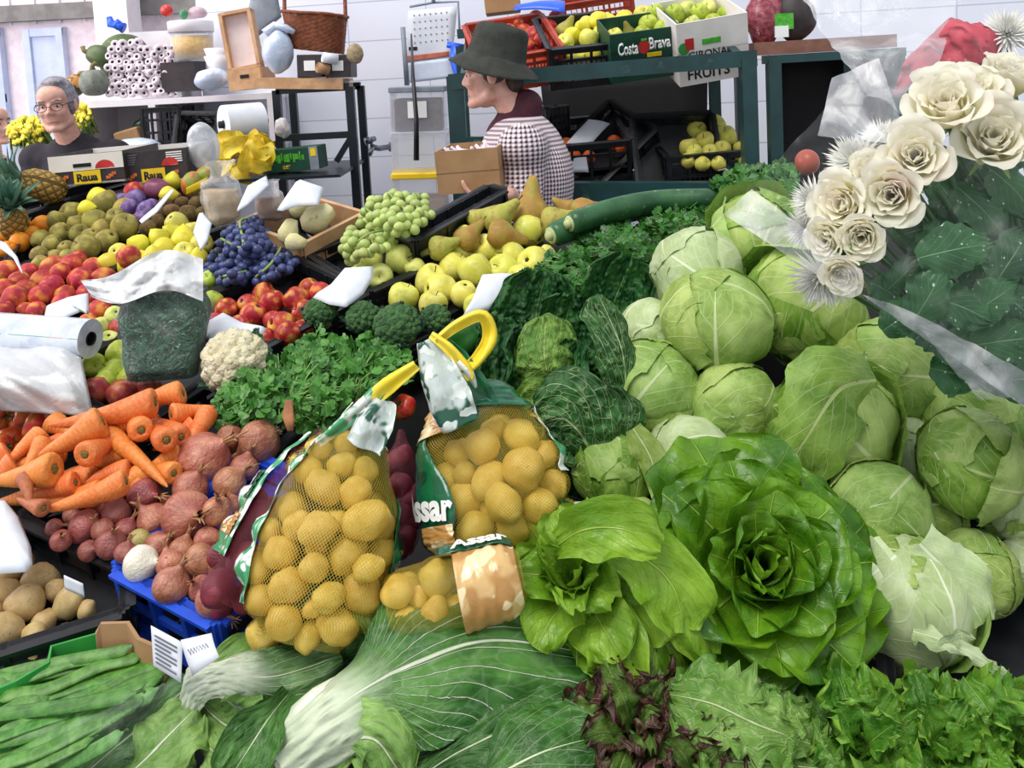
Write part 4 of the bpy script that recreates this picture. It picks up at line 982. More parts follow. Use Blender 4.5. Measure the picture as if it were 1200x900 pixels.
def hatf(u, v):
    a = u * 2 * PI
    if v < .55:
        t = v / .55; r = smooth1([(0, .005), (.30, .062), (.6, .086), (1, .096)], t); z = smooth1([(0, .150), (.18, .153), (.40, .140), (1, .025)], t) - .012 * (t < .3) * abs(sin(a)) * (1 - t)
        z -= .012 * max(0, 1 - abs(t - .1) * 6) * abs(cos(a)) ** 3
    else:
        t = (v - .55) / .45; r = .096 + .052 * t; z = .025 - .030 * t - .020 * t * t * (1 + .5 * cos(a * 2))
    return Mhat @ V((r * cos(a) * .90, r * sin(a) * 1.12, z + .004 * nz((cos(a) * 2, sin(a) * 2, v * 4))))
mb.grid(hatf, 48, 26, wrap=True); hat = wchild('hat', mb.mesh('hat'), K['hat'], wom); solid(hat, .003)
# the box of garlic in her hands
Mbx = at(V((bxc.x, bxc.y + .02, bxc.z - .10)), FRM(-6, 0, -2))
o = open_box('garlic_box', Mbx, .19, .30, .13, K['card'], .005, 'small brown cardboard box of garlic held by the person in the hat', 'box', base_h=.06)
gp = [(-.05, -.08), (.0, -.06), (.05, -.09), (-.02, 0), (.04, .01), (-.05, .07), (.03, .09), (-.06, -.01)]
gl = []
for x, y in gp:
    g = link('garlic_bulb', GM, None); g.matrix_basis = Mbx @ TM((x, y, .085), fr(V((rnd.uniform(-.6, .6), rnd.uniform(-.6, .6), .8))), 1.25); gl.append(g)
pile_labels(gl, 'white garlic bulb', 'in the held cardboard box', 'garlic', 'garlic bulbs in the held box')
# yellow flowers behind the man
K['yflower'] = mat('yellow_petals', '#e6d32c', '#f3e657', 50, rough=.6, var=.15); K['gleaf'] = mat('dull_green_foliage', '#56742c', '#75913f', 40, rough=.6)
def posy(px, py, d, wpx, hpx, n, label, seed, w2=.6):
    o = empty('flower_bunch', P(px, py + hpx / 2, d), label, 'flowers', 'yellow flowers behind the man'); rr = random.Random(seed); mf = MB(); ml = MB()
    for k in range(n):
        a, r = rr.uniform(0, 6.28), sqrt(rr.random()); c = P(px + cos(a) * r * wpx / 2, py + sin(a) * r * hpx / 2, d + rr.uniform(-.08, .08) - .05 * (1 - r)); s = rr.uniform(.010, .019)
        M = TM(c, fr(V((rr.uniform(-.6, .6), -1, rr.uniform(-.2, .9)))), s)
        mf.lathe([(.05, .3), (.5, .35), (1, .1), (.8, -.1), (.2, -.3)], 9, M, wob=lambda q: q * (1 + .15 * sin(math.atan2(q.y, q.x) * 4)))
        ml.tube([c, c + V((rr.uniform(-.03, .03), .05, -.1))], [.003, .006], 4)
    wchild('blossoms', mf.mesh('blossoms'), K['yflower'], o); wchild('foliage', ml.mesh('foliage'), K['gleaf'], o)
for x, y, d, zb, lb in ((33, 170, 4.5, 0, 'tall grey flower stand behind the pineapples'), (95, 150, 4.42, None, 'small glass jar of flowers on the lower white shelf')):
    q = P(x, y, d); zb = P(200, 172, D1).z + .001 if zb is None else zb; r = .07 if zb == 0 else .035; mb = MB(); mb.lathe([(.001, zb), (r * 1.3, zb), (r * .8, zb + (q.z - zb) * .3), (r, q.z), (r * .9, q.z), (.001, zb + .02)], 20, TM((q.x, q.y, 0))); tag(link('flower_vase', mb.mesh('vase'), K['grey'] if zb == 0 else K['clear']), lb, 'vase')
posy(33, 154, 4.5, 46, 36, 150, 'bunch of yellow flowers left of the man with glasses', 1); posy(95, 137, 4.42, 22, 30, 50, 'pale yellow flowers in a jar right of the man head', 2)
# ================================================================ the stall
E1 = V((.72, .69, .69 * .28)).normalized()
def on_plane(a_px, b_px, h=0.0):
    a, b = S(*a_px, h), S(*b_px, h); x = (b - a).normalized(); y = SN.cross(x).normalized()
    return a, b, x, y
def stall_crate(a_px, b_px, W, label, m='black', h=0.0, H=.13, base=.07, n1=6, n2=4, rows=2, **kw):
    a, b, x, y = on_plane(a_px, b_px, h); L = (b - a).length
    M = Matrix((x, y, x.cross(y))).transposed().to_4x4(); c = (a + b) / 2 + y * (W / 2) - x.cross(y) * H; M.translation = c
    return crate(M, L, W, H, K[m], label, 'crates on the stall', base, rows, n1, n2, **kw)
o = empty('market_stall', (-.3, 1.8, 0), 'dark sloping market stall carrying all the produce', 'stall')
def slab(nm, pts, th, m):
    mb = MB(); n = (V(pts[1]) - V(pts[0])).cross(V(pts[3]) - V(pts[0])).normalized()
    mb.add([V(p) for p in pts] + [V(p) - n * th for p in pts], [(0, 1, 2, 3), (7, 6, 5, 4), (0, 4, 5, 1), (1, 5, 6, 2), (2, 6, 7, 3), (3, 7, 4, 0)])
    return wchild(nm, mb.mesh(nm, smooth=False), K[m], o)
def sz(y, h): return .56 + .28 * y + h
slab('sloping_board', [(-1.75, .62, sz(.62, -.19)), (1.15, .62, sz(.62, -.19)), (1.15, 2.62, sz(2.62, -.19)), (-1.75, 2.62, sz(2.62, -.19))], .03, 'darkgap')
slab('cabbage_board', [(.25, 1.12, .054 + .68 * 1.12 - .17), (1.2, 1.12, .054 + .68 * 1.12 - .17), (1.2, 1.95, .054 + .68 * 1.95 - .17), (.25, 1.95, .054 + .68 * 1.95 - .17)], .02, 'darkgap')
slab('front_board', [(-1.75, .6, 0), (1.15, .6, 0), (1.15, .6, sz(.6, -.19)), (-1.75, .6, sz(.6, -.19))], .02, 'darkgap')
for x in (-1.7, -.3, 1.1):
    for y in (.68, 2.56): mb = MB(); mb.bar((x, y, 0), (x, y, sz(y, -.22)), .05, .05); wchild('leg', mb.mesh('leg', smooth=False), K['blackmetal'], o)

stall_crate((160, 498), (300, 410), .30, 'black crate of green apples behind the carrots')
stall_crate((306, 406), (428, 342), .28, 'black crate of red apples above the cress')
stall_crate((434, 339), (528, 298), .30, 'black crate of pale apples and white grapes')
stall_crate((-60, 490), (84, 419), .30, 'black crate of apples under the plastic roll')
stall_crate((88, 417), (238, 342), .30, 'black crate of peaches and yellow apples behind the herb bag')
stall_crate((242, 340), (402, 279), .30, 'black crate of dark grapes with a double rim')
stall_crate((0, 318), (168, 256), .32, 'black crate of russet apples in front of the printed boxes', h=.0)
stall_crate((470, 392), (655, 296), .24, 'black crate of yellow apples under the big white card', h=-.02)
stall_crate((486, 280), (590, 222), .05, 'black crate rim between the white grapes and the brown pears', h=.06, H=.1, n2=1)
stall_crate((40, 282), (250, 222), .35, 'black crate of mangoes and kiwis under the printed boxes', h=-.03)
stall_crate((-70, 330), (0, 318), .34, 'black crate of oranges at the left edge', h=.0, n1=4)
a, b, x, y = on_plane((356, 300), (428, 262)); o = empty('wooden_tray', (a + b) / 2, 'pale wooden tray edge beside the pale squashes', 'tray'); o2 = o
for (p, q) in ((a, b), (a, a + y * .25), (b, b + y * .25), (a + y * .25, b + y * .25)):
    mb = MB(); mb.bar(p, q, .012, .07, SN); wchild('side_board', mb.mesh('board', smooth=False), K['wood'], o)

# ---------------------------------------------------------------- fruit kinds
def fruit_proto(name, prof, m, n=20, lumps=.03, seed=0, stem=None, calyx=None, shape=None, seg=14, fq=1.6, flat=None):
    """prof: lathe profile, radius about 1; stem: (height0, height1, radius)"""
    mb = MB(); pr = [(0.001, prof[0][1])] + [tuple(p)[:2] for p in crom([(r, z, 0) for r, z in prof], seg)] + [(0.001, prof[-1][1])]
    def wob(q):
        k = 1 + lumps * nz(q * fq + V((seed * 3.1, 0, 0)))
        q = q * k
        return shape(q) if shape else q
    mb.lathe(pr, n, wob=wob); o = bpy.data.objects.new(name, mb.mesh(name, [m])); COL.objects.link(o)
    if stem:
        mb = MB(); mb.tube([(0, 0, stem[0]), (.03, .02, (stem[0] + stem[1]) / 2), (.10, .04, stem[1])], [stem[2], stem[2] * .8, stem[2] * 1.2], 6)
        link('stem', mb.mesh('stem'), K['stemb'], o)
    if calyx:
        mb = MB()
        for k in range(5):
            a = k * 2 * PI / 5; mb.tube([(.02 * cos(a), .02 * sin(a), calyx), (.12 * cos(a), .12 * sin(a), calyx - .04), (.17 * cos(a), .17 * sin(a), calyx - .01)], [.05, .04, .01], 5)
        link('calyx', mb.mesh('calyx'), K['calyxm'], o)
    return o
K['stemb'] = mat('brown_stem', '#4a3520', '#6a4f30', 20, rough=.8); K['calyxm'] = mat('dry_calyx', '#3a2a1a', '#55401f', 20, rough=.9)
APPLE = [(.05, .72), (.22, .80), (.55, .93), (.88, .62), (1.0, .08), (.88, -.48), (.55, -.84), (.26, -.86), (.06, -.74)]
ROUND = [(.05, .94), (.35, .92), (.75, .64), (1.0, .02), (.78, -.60), (.36, -.92), (.05, -.95)]
PEAR = [(.06, 1.75), (.20, 1.72), (.34, 1.35), (.50, .85), (.86, .28), (1.0, -.25), (.80, -.72), (.40, -.95), (.08, -.88)]
LEMON = [(.04, 1.25), (.14, 1.16), (.50, .90), (.86, .42), (1.0, -.05), (.82, -.55), (.42, -.92), (.10, -1.08), (.04, -1.12)]
OVAL = [(.05, 1.22), (.38, 1.12), (.76, .75), (1.0, .05), (.80, -.68), (.40, -1.10), (.05, -1.20)]
def fm(name, c, c2, c3=None, sc=1.4, **kw):
    d = dict(rough=.38, spec=.35, var=.12, hue=.012, lo=.42, hi=.58, c3=c3, s3=1.5, lo3=.45, hi3=.72); d.update(kw); return mat(name, c, c2, sc, **d)
K['f_red'] = fm('red_apple_skin', '#a01f2c', '#bf4230', '#d9a248', 1.2)
K['f_peach'] = fm('peach_skin', '#a42a36', '#c44a3a', '#dd9440', 1.0, rough=.6)
K['f_yel'] = fm('yellow_apple_skin', '#dcd85c', '#e8e27c', '#c9c954', 1.2, sss=.05)
K['f_yel2'] = fm('greenish_apple_skin', '#d6dc78', '#e2e490', '#b5c95a', 1.2, sss=.05)
K['f_grn'] = fm('green_apple_skin', '#a9bd3c', '#c4cf55', '#8aa82c', 1.2)
K['f_rus'] = fm('russet_apple_skin', '#857c3c', '#9c8f4c', '#a9a048', 1.6, rough=.65, bump=.1, bscale=25)
K['f_orange'] = fm('orange_peel', '#ec9418', '#f2a52c', '#e5841a', 2, rough=.45, bump=.25, bscale=18)
K['f_pear'] = fm('brown_pear_skin', '#9c7a3a', '#b08a44', '#8f9440', 1.2, rough=.6, bump=.1, bscale=20)
K['f_pearg'] = fm('green_pear_skin', '#a3a548', '#b3ad52', '#8a7438', 1.2, rough=.55, bump=.1, bscale=20)
K['f_kiwi'] = fm('kiwi_skin', '#5e4a2c', '#75603a', '#4a3a22', 3, rough=.9, bump=.4, bscale=40)
K['f_plum'] = fm('purple_plum_skin', '#5a3f78', '#7a5c96', '#8f7fae', 2, rough=.55)
K['f_mango'] = fm('mango_skin', '#8fa044', '#c98a3c', '#c2503c', 1.0)
K['f_mangop'] = fm('purple_mango_skin', '#6e3358', '#8a4566', '#7a5a78', 1.0)
K['f_lemon'] = fm('lemon_peel', '#e2d838', '#ebe257', '#d2c42e', 1.5, bump=.15, bscale=22)
K['f_mand'] = fm('mandarin_peel', '#e8682a', '#f07c2e', '#d9541e', 2, rough=.45, bump=.25, bscale=20)
PR = {k: fruit_proto(n, pr, K[m], **kw) for k, (n, pr, m, kw) in {
    'red': ('red_apple', APPLE, 'f_red', dict(stem=(.70, 1.15, .035), calyx=-.78)), 'peach': ('peach', ROUND, 'f_peach', dict(lumps=.06)),
    'yel': ('yellow_apple', APPLE, 'f_yel', dict(stem=(.70, 1.12, .035), calyx=-.78, lumps=.08)), 'yel2': ('pale_apple', APPLE, 'f_yel2', dict(stem=(.70, 1.12, .035), calyx=-.78, lumps=.10, seed=2)),
    'grn': ('green_apple', APPLE, 'f_grn', dict(stem=(.70, 1.12, .035), calyx=-.78)), 'rus': ('russet_apple', APPLE, 'f_rus', dict(stem=(.70, 1.05, .04), calyx=-.80, lumps=.07)),
    'orange': ('orange', ROUND, 'f_orange', dict(lumps=.03, calyx=.93)), 'pear': ('brown_pear', PEAR, 'f_pear', dict(stem=(1.68, 2.1, .05), calyx=-.9, lumps=.10, fq=1.0)),
    'pearg': ('green_pear', PEAR, 'f_pearg', dict(stem=(1.68, 2.1, .05), calyx=-.9, lumps=.12, fq=1.0, seed=4)), 'kiwi': ('kiwi', OVAL, 'f_kiwi', dict(lumps=.05, calyx=1.18)),
    'plum': ('plum', OVAL, 'f_plum', dict(lumps=.05)), 'mango': ('mango', OVAL, 'f_mango', dict(lumps=.14, fq=.9)), 'mangop': ('purple_mango', OVAL, 'f_mangop', dict(lumps=.14, fq=.9, seed=3)),
    'lemon': ('yellow_quince', LEMON, 'f_lemon', dict(lumps=.10, fq=1.2)), 'mand': ('mandarin', ROUND, 'f_mand', dict(lumps=.04, calyx=.9)),
}.items()}
USED = {}
def pour(kind, spec, look, where, cat, group, h=.02, bed=-.06, fn=S, ab=(.56, .28), orient=None, sq=1.0, rows=None, tight=.95, deep=None, k=1.0, iters=60):
    its = heap(spec, h, bed, fn, ab, tight, iters); out = []
    for it, sp in zip(its, spec):
        kd = kind if isinstance(kind, str) else kind[rnd.randrange(len(kind))]
        if len(sp) > 3 and isinstance(sp[3], str): kd = sp[3]
        R = orient(sp) if orient else (fr(V((rnd.uniform(-1, 1), rnd.uniform(-1, .3), rnd.uniform(.1, 1.2)))) @ Matrix.Rotation(rnd.uniform(0, 6.3), 4, 'Z') if rnd.random() < .72 else fr(V((rnd.uniform(-.8, .8), rnd.uniform(-.2, 1), rnd.uniform(-1, .2)))))
        o = reuse(PR[kd], USED, TM(it[0], R, it[1] * k)); out.append(o)
    if look: pile_labels(out, look, where, cat, group, rows)
    return out
# front rows first
sp = [(469, 282, 32), (470, 302, 38), (430, 302, 36), (445, 321, 33), (497, 292, 28), (455, 268, 30), (420, 318, 26), (487, 312, 26)]
pour('yel2', sp, 'pale yellow-green apple', 'under the white grapes', 'apple', 'pale apples under the white grapes')
sp = [(472, 345, 37), (505, 328, 40), (517, 334, 38), (507, 353, 35), (537, 292, 36), (571, 288, 36), (620, 267, 40), (532, 310, 36), (560, 312, 40), (587, 313, 38), (598, 297, 36), (625, 305, 42), (640, 294, 24), (540, 338, 32), (612, 322, 36), (600, 338, 36), (575, 336, 34), (560, 355, 34), (632, 330, 34), (545, 275, 30)]
pour('yel', sp, 'yellow apple', 'in the heap by the pears', 'apple', 'yellow apples by the brown pears', h=.04)
pr_ = lambda ax: fr(V(ax), V((.3, 1, .2)))
PS = [(582, 250, 42, 'pearg', (.75, .1, .62)), (622, 240, 52, 'pear', (.1, .2, 1)), (588, 268, 40, 'pear', (.9, .0, -.25)), (548, 272, 36, 'pear', (.6, .3, .6)), (516, 283, 34, 'pearg', (.8, .2, .25)), (650, 252, 40, 'pearg', (.85, .1, .2)), (685, 240, 36, 'pear', (.6, .5, .1)), (560, 250, 30, 'pearg', (.8, .3, .5)), (665, 238, 30, 'pear', (-.6, .5, .4))]
pour('pear', PS, 'ripe pear', 'behind the yellow apples', 'pear', 'pears behind the yellow apples', h=.09, orient=lambda s: pr_(s[4]), rows=2, k=.92)
sp = [(265, 359, 27), (290, 355, 28), (297, 366, 32), (319, 352, 31), (345, 348, 32), (330, 377, 32), (337, 386, 30), (357, 363, 30), (311, 393, 24), (375, 340, 28), (308, 340, 26), (362, 335, 26), (250, 375, 26), (280, 378, 26), (350, 385, 26), (385, 352, 26), (318, 372, 24)]
pour(['red', 'red', 'red', 'peach'], sp, 'red apple', 'above the cress', 'apple', 'red apples above the cress')
sp = [(140, 415, 36), (136, 437, 36), (109, 424, 30), (150, 440, 28), (123, 440, 26), (75, 416, 26), (10, 404, 28), (160, 425, 26), (248, 350, 26), (246, 325, 24)]
pour('grn', sp, 'green apple', 'beside the herb bag', 'apple', 'green apples around the herb bag', rows=3)
sp = [(117, 361, 30), (117, 381, 26), (133, 366, 24), (127, 396, 26), (136, 380, 22), (96, 352, 22), (103, 374, 24)]
pour(['peach', 'yel2'], sp, 'reddish yellow peach', 'left of the herb bag', 'peach', 'peaches left of the herb bag', rows=3)
sp = [(8, 314, 28), (62, 315, 36), (52, 328, 34), (24, 326, 26), (36, 315, 24), (92, 323, 32), (106, 312, 28), (118, 324, 32), (80, 308, 28), (17, 345, 33), (41, 359, 24), (50, 341, 28), (80, 339, 28), (60, 330, 30), (92, 325, 24), (5, 335, 28), (28, 337, 28), (100, 340, 28), (72, 350, 26), (68, 318, 24), (3, 358, 26), (115, 340, 24), (88, 300, 22), (30, 358, 22)]
pour('peach', sp, 'red peach', 'left of the russet apples', 'peach', 'red peaches on the left', h=.03, rows=5)
sp = [(206, 258, 27), (186, 274, 24), (213, 279, 32), (192, 288, 30), (162, 282, 25), (138, 291, 23), (126, 304, 26), (178, 296, 26), (215, 294, 28), (235, 281, 26), (200, 270, 24), (232, 296, 22), (147, 308, 22), (165, 300, 22), (225, 265, 20)]
pour(['lemon', 'yel', 'lemon'], sp, 'yellow quince', 'left of the dark grapes', 'quince', 'yellow quinces left of the dark grapes', h=.03, rows=4)
pour('peach', [(149, 294, 29)], 'single red peach lying on the yellow quinces', 'under the white bag', 'peach', None, h=.08)
sp = [(46, 276, 21), (69, 269, 24), (86, 248, 28), (64, 254, 22), (60, 282, 22), (91, 269, 22), (77, 287, 20), (100, 287, 30), (123, 278, 26), (111, 256, 28), (118, 266, 24), (145, 263, 31), (148, 245, 31), (122, 235, 30), (108, 238, 20), (45, 294, 20), (46, 304, 20), (64, 296, 18), (80, 296, 20), (134, 250, 22), (100, 245, 20), (105, 272, 20), (88, 258, 20)]
pour('rus', sp, 'russet apple', 'below the printed boxes', 'apple', 'russet apples below the printed boxes', h=.03, rows=5, k=1.05)
sp = [(25, 264, 25), (48, 260, 24), (4, 272, 24), (22, 281, 25), (8, 288, 22), (36, 270, 20)]
pour('orange', sp, 'orange', 'under the pineapples', 'orange', 'oranges under the pineapples', rows=2)
sp = [(200, 244, 20), (222, 247, 22), (230, 235, 21), (213, 234, 18), (188, 246, 18), (184, 256, 18), (172, 262, 20), (204, 228, 18), (240, 225, 16), (238, 246, 18), (195, 234, 18)]
pour('kiwi', sp, 'brown kiwi', 'behind the yellow quinces', 'kiwi', 'kiwis behind the yellow quinces', h=.03, rows=3)
sp = [(156, 230, 26), (150, 238, 20), (170, 240, 22), (143, 230, 20), (164, 250, 20), (176, 235, 18)]
pour('plum', sp, 'purple plum', 'between russet apples and kiwis', 'plum', 'purple plums', h=.05, rows=2)
sp = [(184, 216, 28, 'mangop', (.8, .1, -.3)), (156, 218, 24, 'peach', (0, 0, 1)), (224, 210, 26, 'mango', (.3, 0, .9)), (238, 202, 24, 'mango', (.5, 0, .6)), (202, 206, 22, 'lemon', (.2, 0, .9)), (196, 222, 20, 'lemon', (.8, .2, 0)), (114, 226, 26, 'lemon', (.8, 0, .2)), (100, 238, 20, 'lemon', (.9, 0, .1)), (248, 196, 22, 'mango', (.5, .3, .6))]
o_ = pour('mango', sp, None, '', '', None, h=.06, orient=lambda s: pr_(s[4]))
for o, (lb, ct) in zip(o_, (('big purple mango lying in front of the second printed box', 'mango'), ('round orange peach left of the purple mango', 'peach'), ('green and orange mango right of the yellow fruit', 'mango'), ('reddish mango behind the bag of dried fruit', 'mango'), ('upright yellow fruit right above the purple mango', 'fruit'), ('yellow fruit wedged under the purple mango', 'fruit'), ('large yellow quince under the first printed box', 'quince'), ('yellow quince left of the large one under the first printed box', 'quince'), ('mango half hidden below the yellow leaves', 'mango'))): tag(o, lb, ct, 'mangoes and yellow fruit under the printed boxes')

# upper and lower shelf fruit at the back
def back_pile(kind, spec, look, where, cat, group, d, slope=.45, y0=60, k=1.0, rows=None):
    out = []; its = []
    for x, y, dia, *_ in spec: dd = d + (y0 - y) * (slope if slope < .1 else .006); its.append([P(x, y, dd), dia / 2 * pxm(dd), x, y])
    relax(its, 30, (0, 0), -9, .95)
    for it, s_ in zip(its, spec):
        kd = kind if isinstance(kind, str) else kind[rnd.randrange(len(kind))]
        out.append(reuse(PR[kd], USED, TM(it[0], fr(V((rnd.uniform(-.6, .6), rnd.uniform(-1, .2), rnd.uniform(.1, 1)))), it[1] * k)))
    pile_labels(out, look, where, cat, group, rows)
back_pile('peach', [(608, 22, 20), (628, 16, 20), (652, 16, 20), (613, 32, 22), (643, 26, 20), (625, 36, 24), (600, 30, 16), (636, 42, 20), (618, 48, 20), (655, 34, 18), (604, 44, 18), (648, 46, 18)], 'red peach', 'in the red crate behind the hat', 'peach', 'peaches in the red crate', 3.38, y0=48)
back_pile(['yel', 'lemon', 'pearg'], [(664, 30, 22), (690, 24, 22), (712, 20, 22), (672, 36, 22), (690, 40, 24), (706, 34, 24), (722, 26, 24), (735, 18, 24), (748, 14, 24), (700, 22, 22), (718, 38, 22), (680, 28, 20), (735, 34, 22), (675, 58, 22), (692, 57, 20), (665, 44, 20)], 'yellow apple', 'in the black crate on the upper shelf', 'apple', 'yellow apples on the upper shelf', 3.33, y0=55, slope=.003)
back_pile(['grn', 'yel2'], [(760, 24, 24), (778, 28, 22), (790, 12, 24), (805, 8, 24), (770, 10, 22), (752, 34, 20), (785, 26, 20), (820, 10, 22), (835, 20, 22), (812, 24, 22), (850, 12, 22), (830, 4, 20), (858, 24, 20)], 'green apple', 'in the printed cartons on the shelf', 'apple', 'green apples on the upper shelf', 3.31, y0=30, slope=.003)
back_pile('yel', [(816, 148, 24), (838, 142, 26), (850, 156, 28), (828, 162, 26), (808, 168, 24), (806, 183, 18), (845, 170, 22), (868, 168, 18), (822, 186, 18), (842, 186, 18), (870, 182, 16), (832, 174, 22), (815, 174, 20)], 'yellow apple', 'in the crate on the lower shelf', 'apple', 'yellow apples on the lower shelf', 3.34, y0=170)
back_pile('mand', [(720, 162, 20), (735, 153, 18), (747, 148, 16), (664, 163, 16), (672, 178, 18), (690, 178, 16), (728, 166, 16)], 'mandarin', 'in the dark crates behind the checked shirt', 'mandarin', 'mandarins on the lower shelf', 3.42, y0=165, rows=2)
# ---------------------------------------------------------------- grapes
def grape_mat(nm, c, c2, c3, tr):
    m = mat(nm, c, c2, 30, rough=.38, var=.18, hue=.01, c3=c3, s3=45, lo3=.55, hi3=.7, sss=tr); return m
K['gblack'] = grape_mat('dark_grape_skin', '#27305c', '#3c4a80', '#7a88b4', .0); K['gwhite'] = grape_mat('white_grape_skin', '#a3b95e', '#b9c97a', '#cdd69a', .15)
def berry_mesh(m, el=1.08):
    mb = MB(); mb.lathe([(.001, 1 * el), (.4, .92 * el), (.78, .62 * el), (1, 0), (.78, -.62 * el), (.4, -.92 * el), (.08, -1 * el), (.001, -.98 * el)], 10); return mb.mesh('berry', [m])
BM = {'b': berry_mesh(K['gblack']), 'w': berry_mesh(K['gwhite'])}
K['gstem'] = mat('green_grape_stalk', '#7d9a45', '#94a85a', 30, rough=.6)
def bunch(poly, dia, kind, label, group, h=.03, lift=.05, seed=1, maxn=98, have=()):
    cx_, cy_ = sum(p[0] for p in poly) / len(poly), sum(p[1] for p in poly) / len(poly); its = []
    pts = fill(poly, dia, have, seed, .62, maxn)
    for x, y, d in pts:
        e = min(1, sqrt(((x - cx_) / (max(p[0] for p in poly) - cx_)) ** 2 + ((y - cy_) / (max(p[1] for p in poly) - cy_)) ** 2))
        c = S(x, y, h + lift * (1 - e * e) + rnd.uniform(-.008, .008)); its.append([c, dia / 2 * pxm(proj(c)[2]), x, y])
    relax(its, 25, bed=-.05, tight=.9)
    o = empty('grape_bunch', sum((i[0] for i in its), V()) / len(its) - V((0, 0, .05)), label, 'grapes', group); iv = Wm(o).inverted()
    for it in its:
        b = link('berry', BM[kind], None, o); b.matrix_basis = TM(it[0], rrot(), it[1] * 1.22); b.matrix_parent_inverse = iv
    mb = MB(); sp = sorted(its, key=lambda i: i[2] - i[3] * .6)[::9]; mb.tube(crom([i[0] + SN * .012 for i in sp], 24), .0035, 6)
    for i in its[::5]: mb.tube([min(sp, key=lambda s: (s[0] - i[0]).length)[0], i[0]], .0022, 5)
    wchild('stalk', mb.mesh('grape_stalk'), K['gstem'], o); return pts
G = 'dark grapes in the crate'
h1 = bunch([(268, 256), (300, 248), (312, 262), (318, 285), (290, 300), (262, 285), (256, 270)], 10.5, 'b', 'upper bunch of dark blue grapes beside the yellow quinces', G, .05, .06, 1)
h2 = bunch([(246, 290), (262, 283), (290, 298), (296, 318), (272, 325), (252, 318)], 10.5, 'b', 'lower left bunch of dark blue grapes at the crate rim', G, .03, .04, 2, have=h1)
h3 = bunch([(300, 300), (318, 280), (328, 284), (346, 298), (336, 308), (312, 318), (298, 322)], 10, 'b', 'right-hand bunch of dark blue grapes, green stalk showing', G, .03, .04, 3, have=h1 + h2)
bunch([(236, 300), (248, 298), (250, 318), (238, 316)], 9, 'b', 'little dark grape cluster showing behind the white bag', G, .01, .01, 4, have=h2)
h1 = bunch([(438, 222), (470, 214), (500, 224), (505, 245), (485, 262), (470, 268), (440, 252), (425, 240)], 10.5, 'w', 'upper bunch of white grapes against the clear tubs', 'white grapes', .10, .06, 5)
bunch([(424, 242), (440, 252), (470, 268), (452, 284), (430, 290), (405, 300), (399, 284), (408, 262)], 10.5, 'w', 'lower bunch of white grapes touching the pale apples', 'white grapes', .06, .05, 6, have=h1)
# ---------------------------------------------------------------- pale squashes, bags of dried fruit
K['chayote'] = mat('pale_rough_squash', '#d6cf98', '#e3ddb0', 30, rough=.7, bump=.8, bscale=110, c3='#b7b072', s3=60, var=.05)
for k, (x, y, w_, h_, ax, lb) in enumerate(((352, 243, 44, 26, (.9, 0, .25), 'pale warty squash lying under the white card, upper one'), (372, 257, 48, 36, (.8, 0, .55), 'largest pale warty squash leaning on the wooden tray'), (338, 272, 26, 26, (.3, 0, .9), 'small pale warty squash beside the dark grapes'), (346, 284, 30, 22, (.8, 0, -.2), 'small pale warty squash at the lower tray edge'))):
    c = S(x, y, .05); mb = MB(); r = h_ / 2 * pxm(proj(c)[2]); mb.lathe([(.001, 1.25 * r), (.5 * r, 1.12 * r), (.72 * r, .6 * r), (.98 * r, -.1 * r), (.8 * r, -.75 * r), (.3 * r, -1.05 * r), (.001, -1.05 * r)], 24, TM(c, fr(V(ax))), wob=lambda q: q * (1 + .10 * nz(q * 60) + .10 * nz(q * 22 + V((k, 0, 0)))))
    tag(link('squash', mb.mesh('squash'), K['chayote']), lb, 'squash', 'pale squashes in the wooden tray')
K['dried'] = mat('beige_dried_fruit', '#c2ab88', '#a98a64', 26, rough=.6, bump=.8, bscale=40, c3='#8a6a4a', s3=24); K['walnut'] = mat('walnut_shell', '#9a6f4c', '#7f583a', 30, rough=.7, bump=.8, bscale=60)
def sack(name, px, py, h, w, hh, inner, label, film='film', top=True, seed=1, cat='bag', dep=.6, fillh=.7, neck=None):
    """clear bag: contents inside, gathered film around and above"""
    c = S(px, py, h); d = proj(c)[2]; rx, rz = w / 2 * pxm(d), hh / 2 * pxm(d); o = empty(name, c - V((0, 0, rz * .9)), label, cat)
    def f(k, lo, hi, amp):
        def g(u, v):
            t = lo + (hi - lo) * v; a = u * 2 * PI
            rr_ = smooth1([(-1, .35), (-.75, .85), (-.2, 1), (.35, .9), (.62, .5), (.8, .42), (1.0, .75)], t) if top else smooth1([(-1, .4), (-.8, .9), (0, 1), (.7, .92), (1, .8)], t)
            q = V((rx * rr_ * k * cos(a), rx * dep * rr_ * k * sin(a), rz * t)); return c + q * (1 + amp * nz(q * 14 + V((seed, k, 0))) + amp * .6 * nz(q * 34 + V((seed, 0, 0))))
        return g
    mb = MB(); mb.grid(f(.9, -.96, -.96 + 2 * fillh * .8, .22), 28, 16, wrap=True); n = 28
    mb.f += [tuple(range(n))[::-1], tuple(16 * n + k for k in range(n))]; mb.mi += [0, 0]
    wchild('contents', mb.mesh('contents'), inner, o)
    mb = MB(); mb.grid(f(1.02, -1, 1, .16), 36, 26, wrap=True); wchild('film', mb.mesh('film'), K[film], o); return o
sack('dried_fruit_bag', 259, 228, .10, 48, 74, K['dried'], 'clear knotted bag of beige dried fruit above the dark grapes', seed=3)
sack('walnut_bag', 316, 236, .08, 36, 50, K['walnut'], 'clear bag of walnuts left of the pale squashes', seed=6)
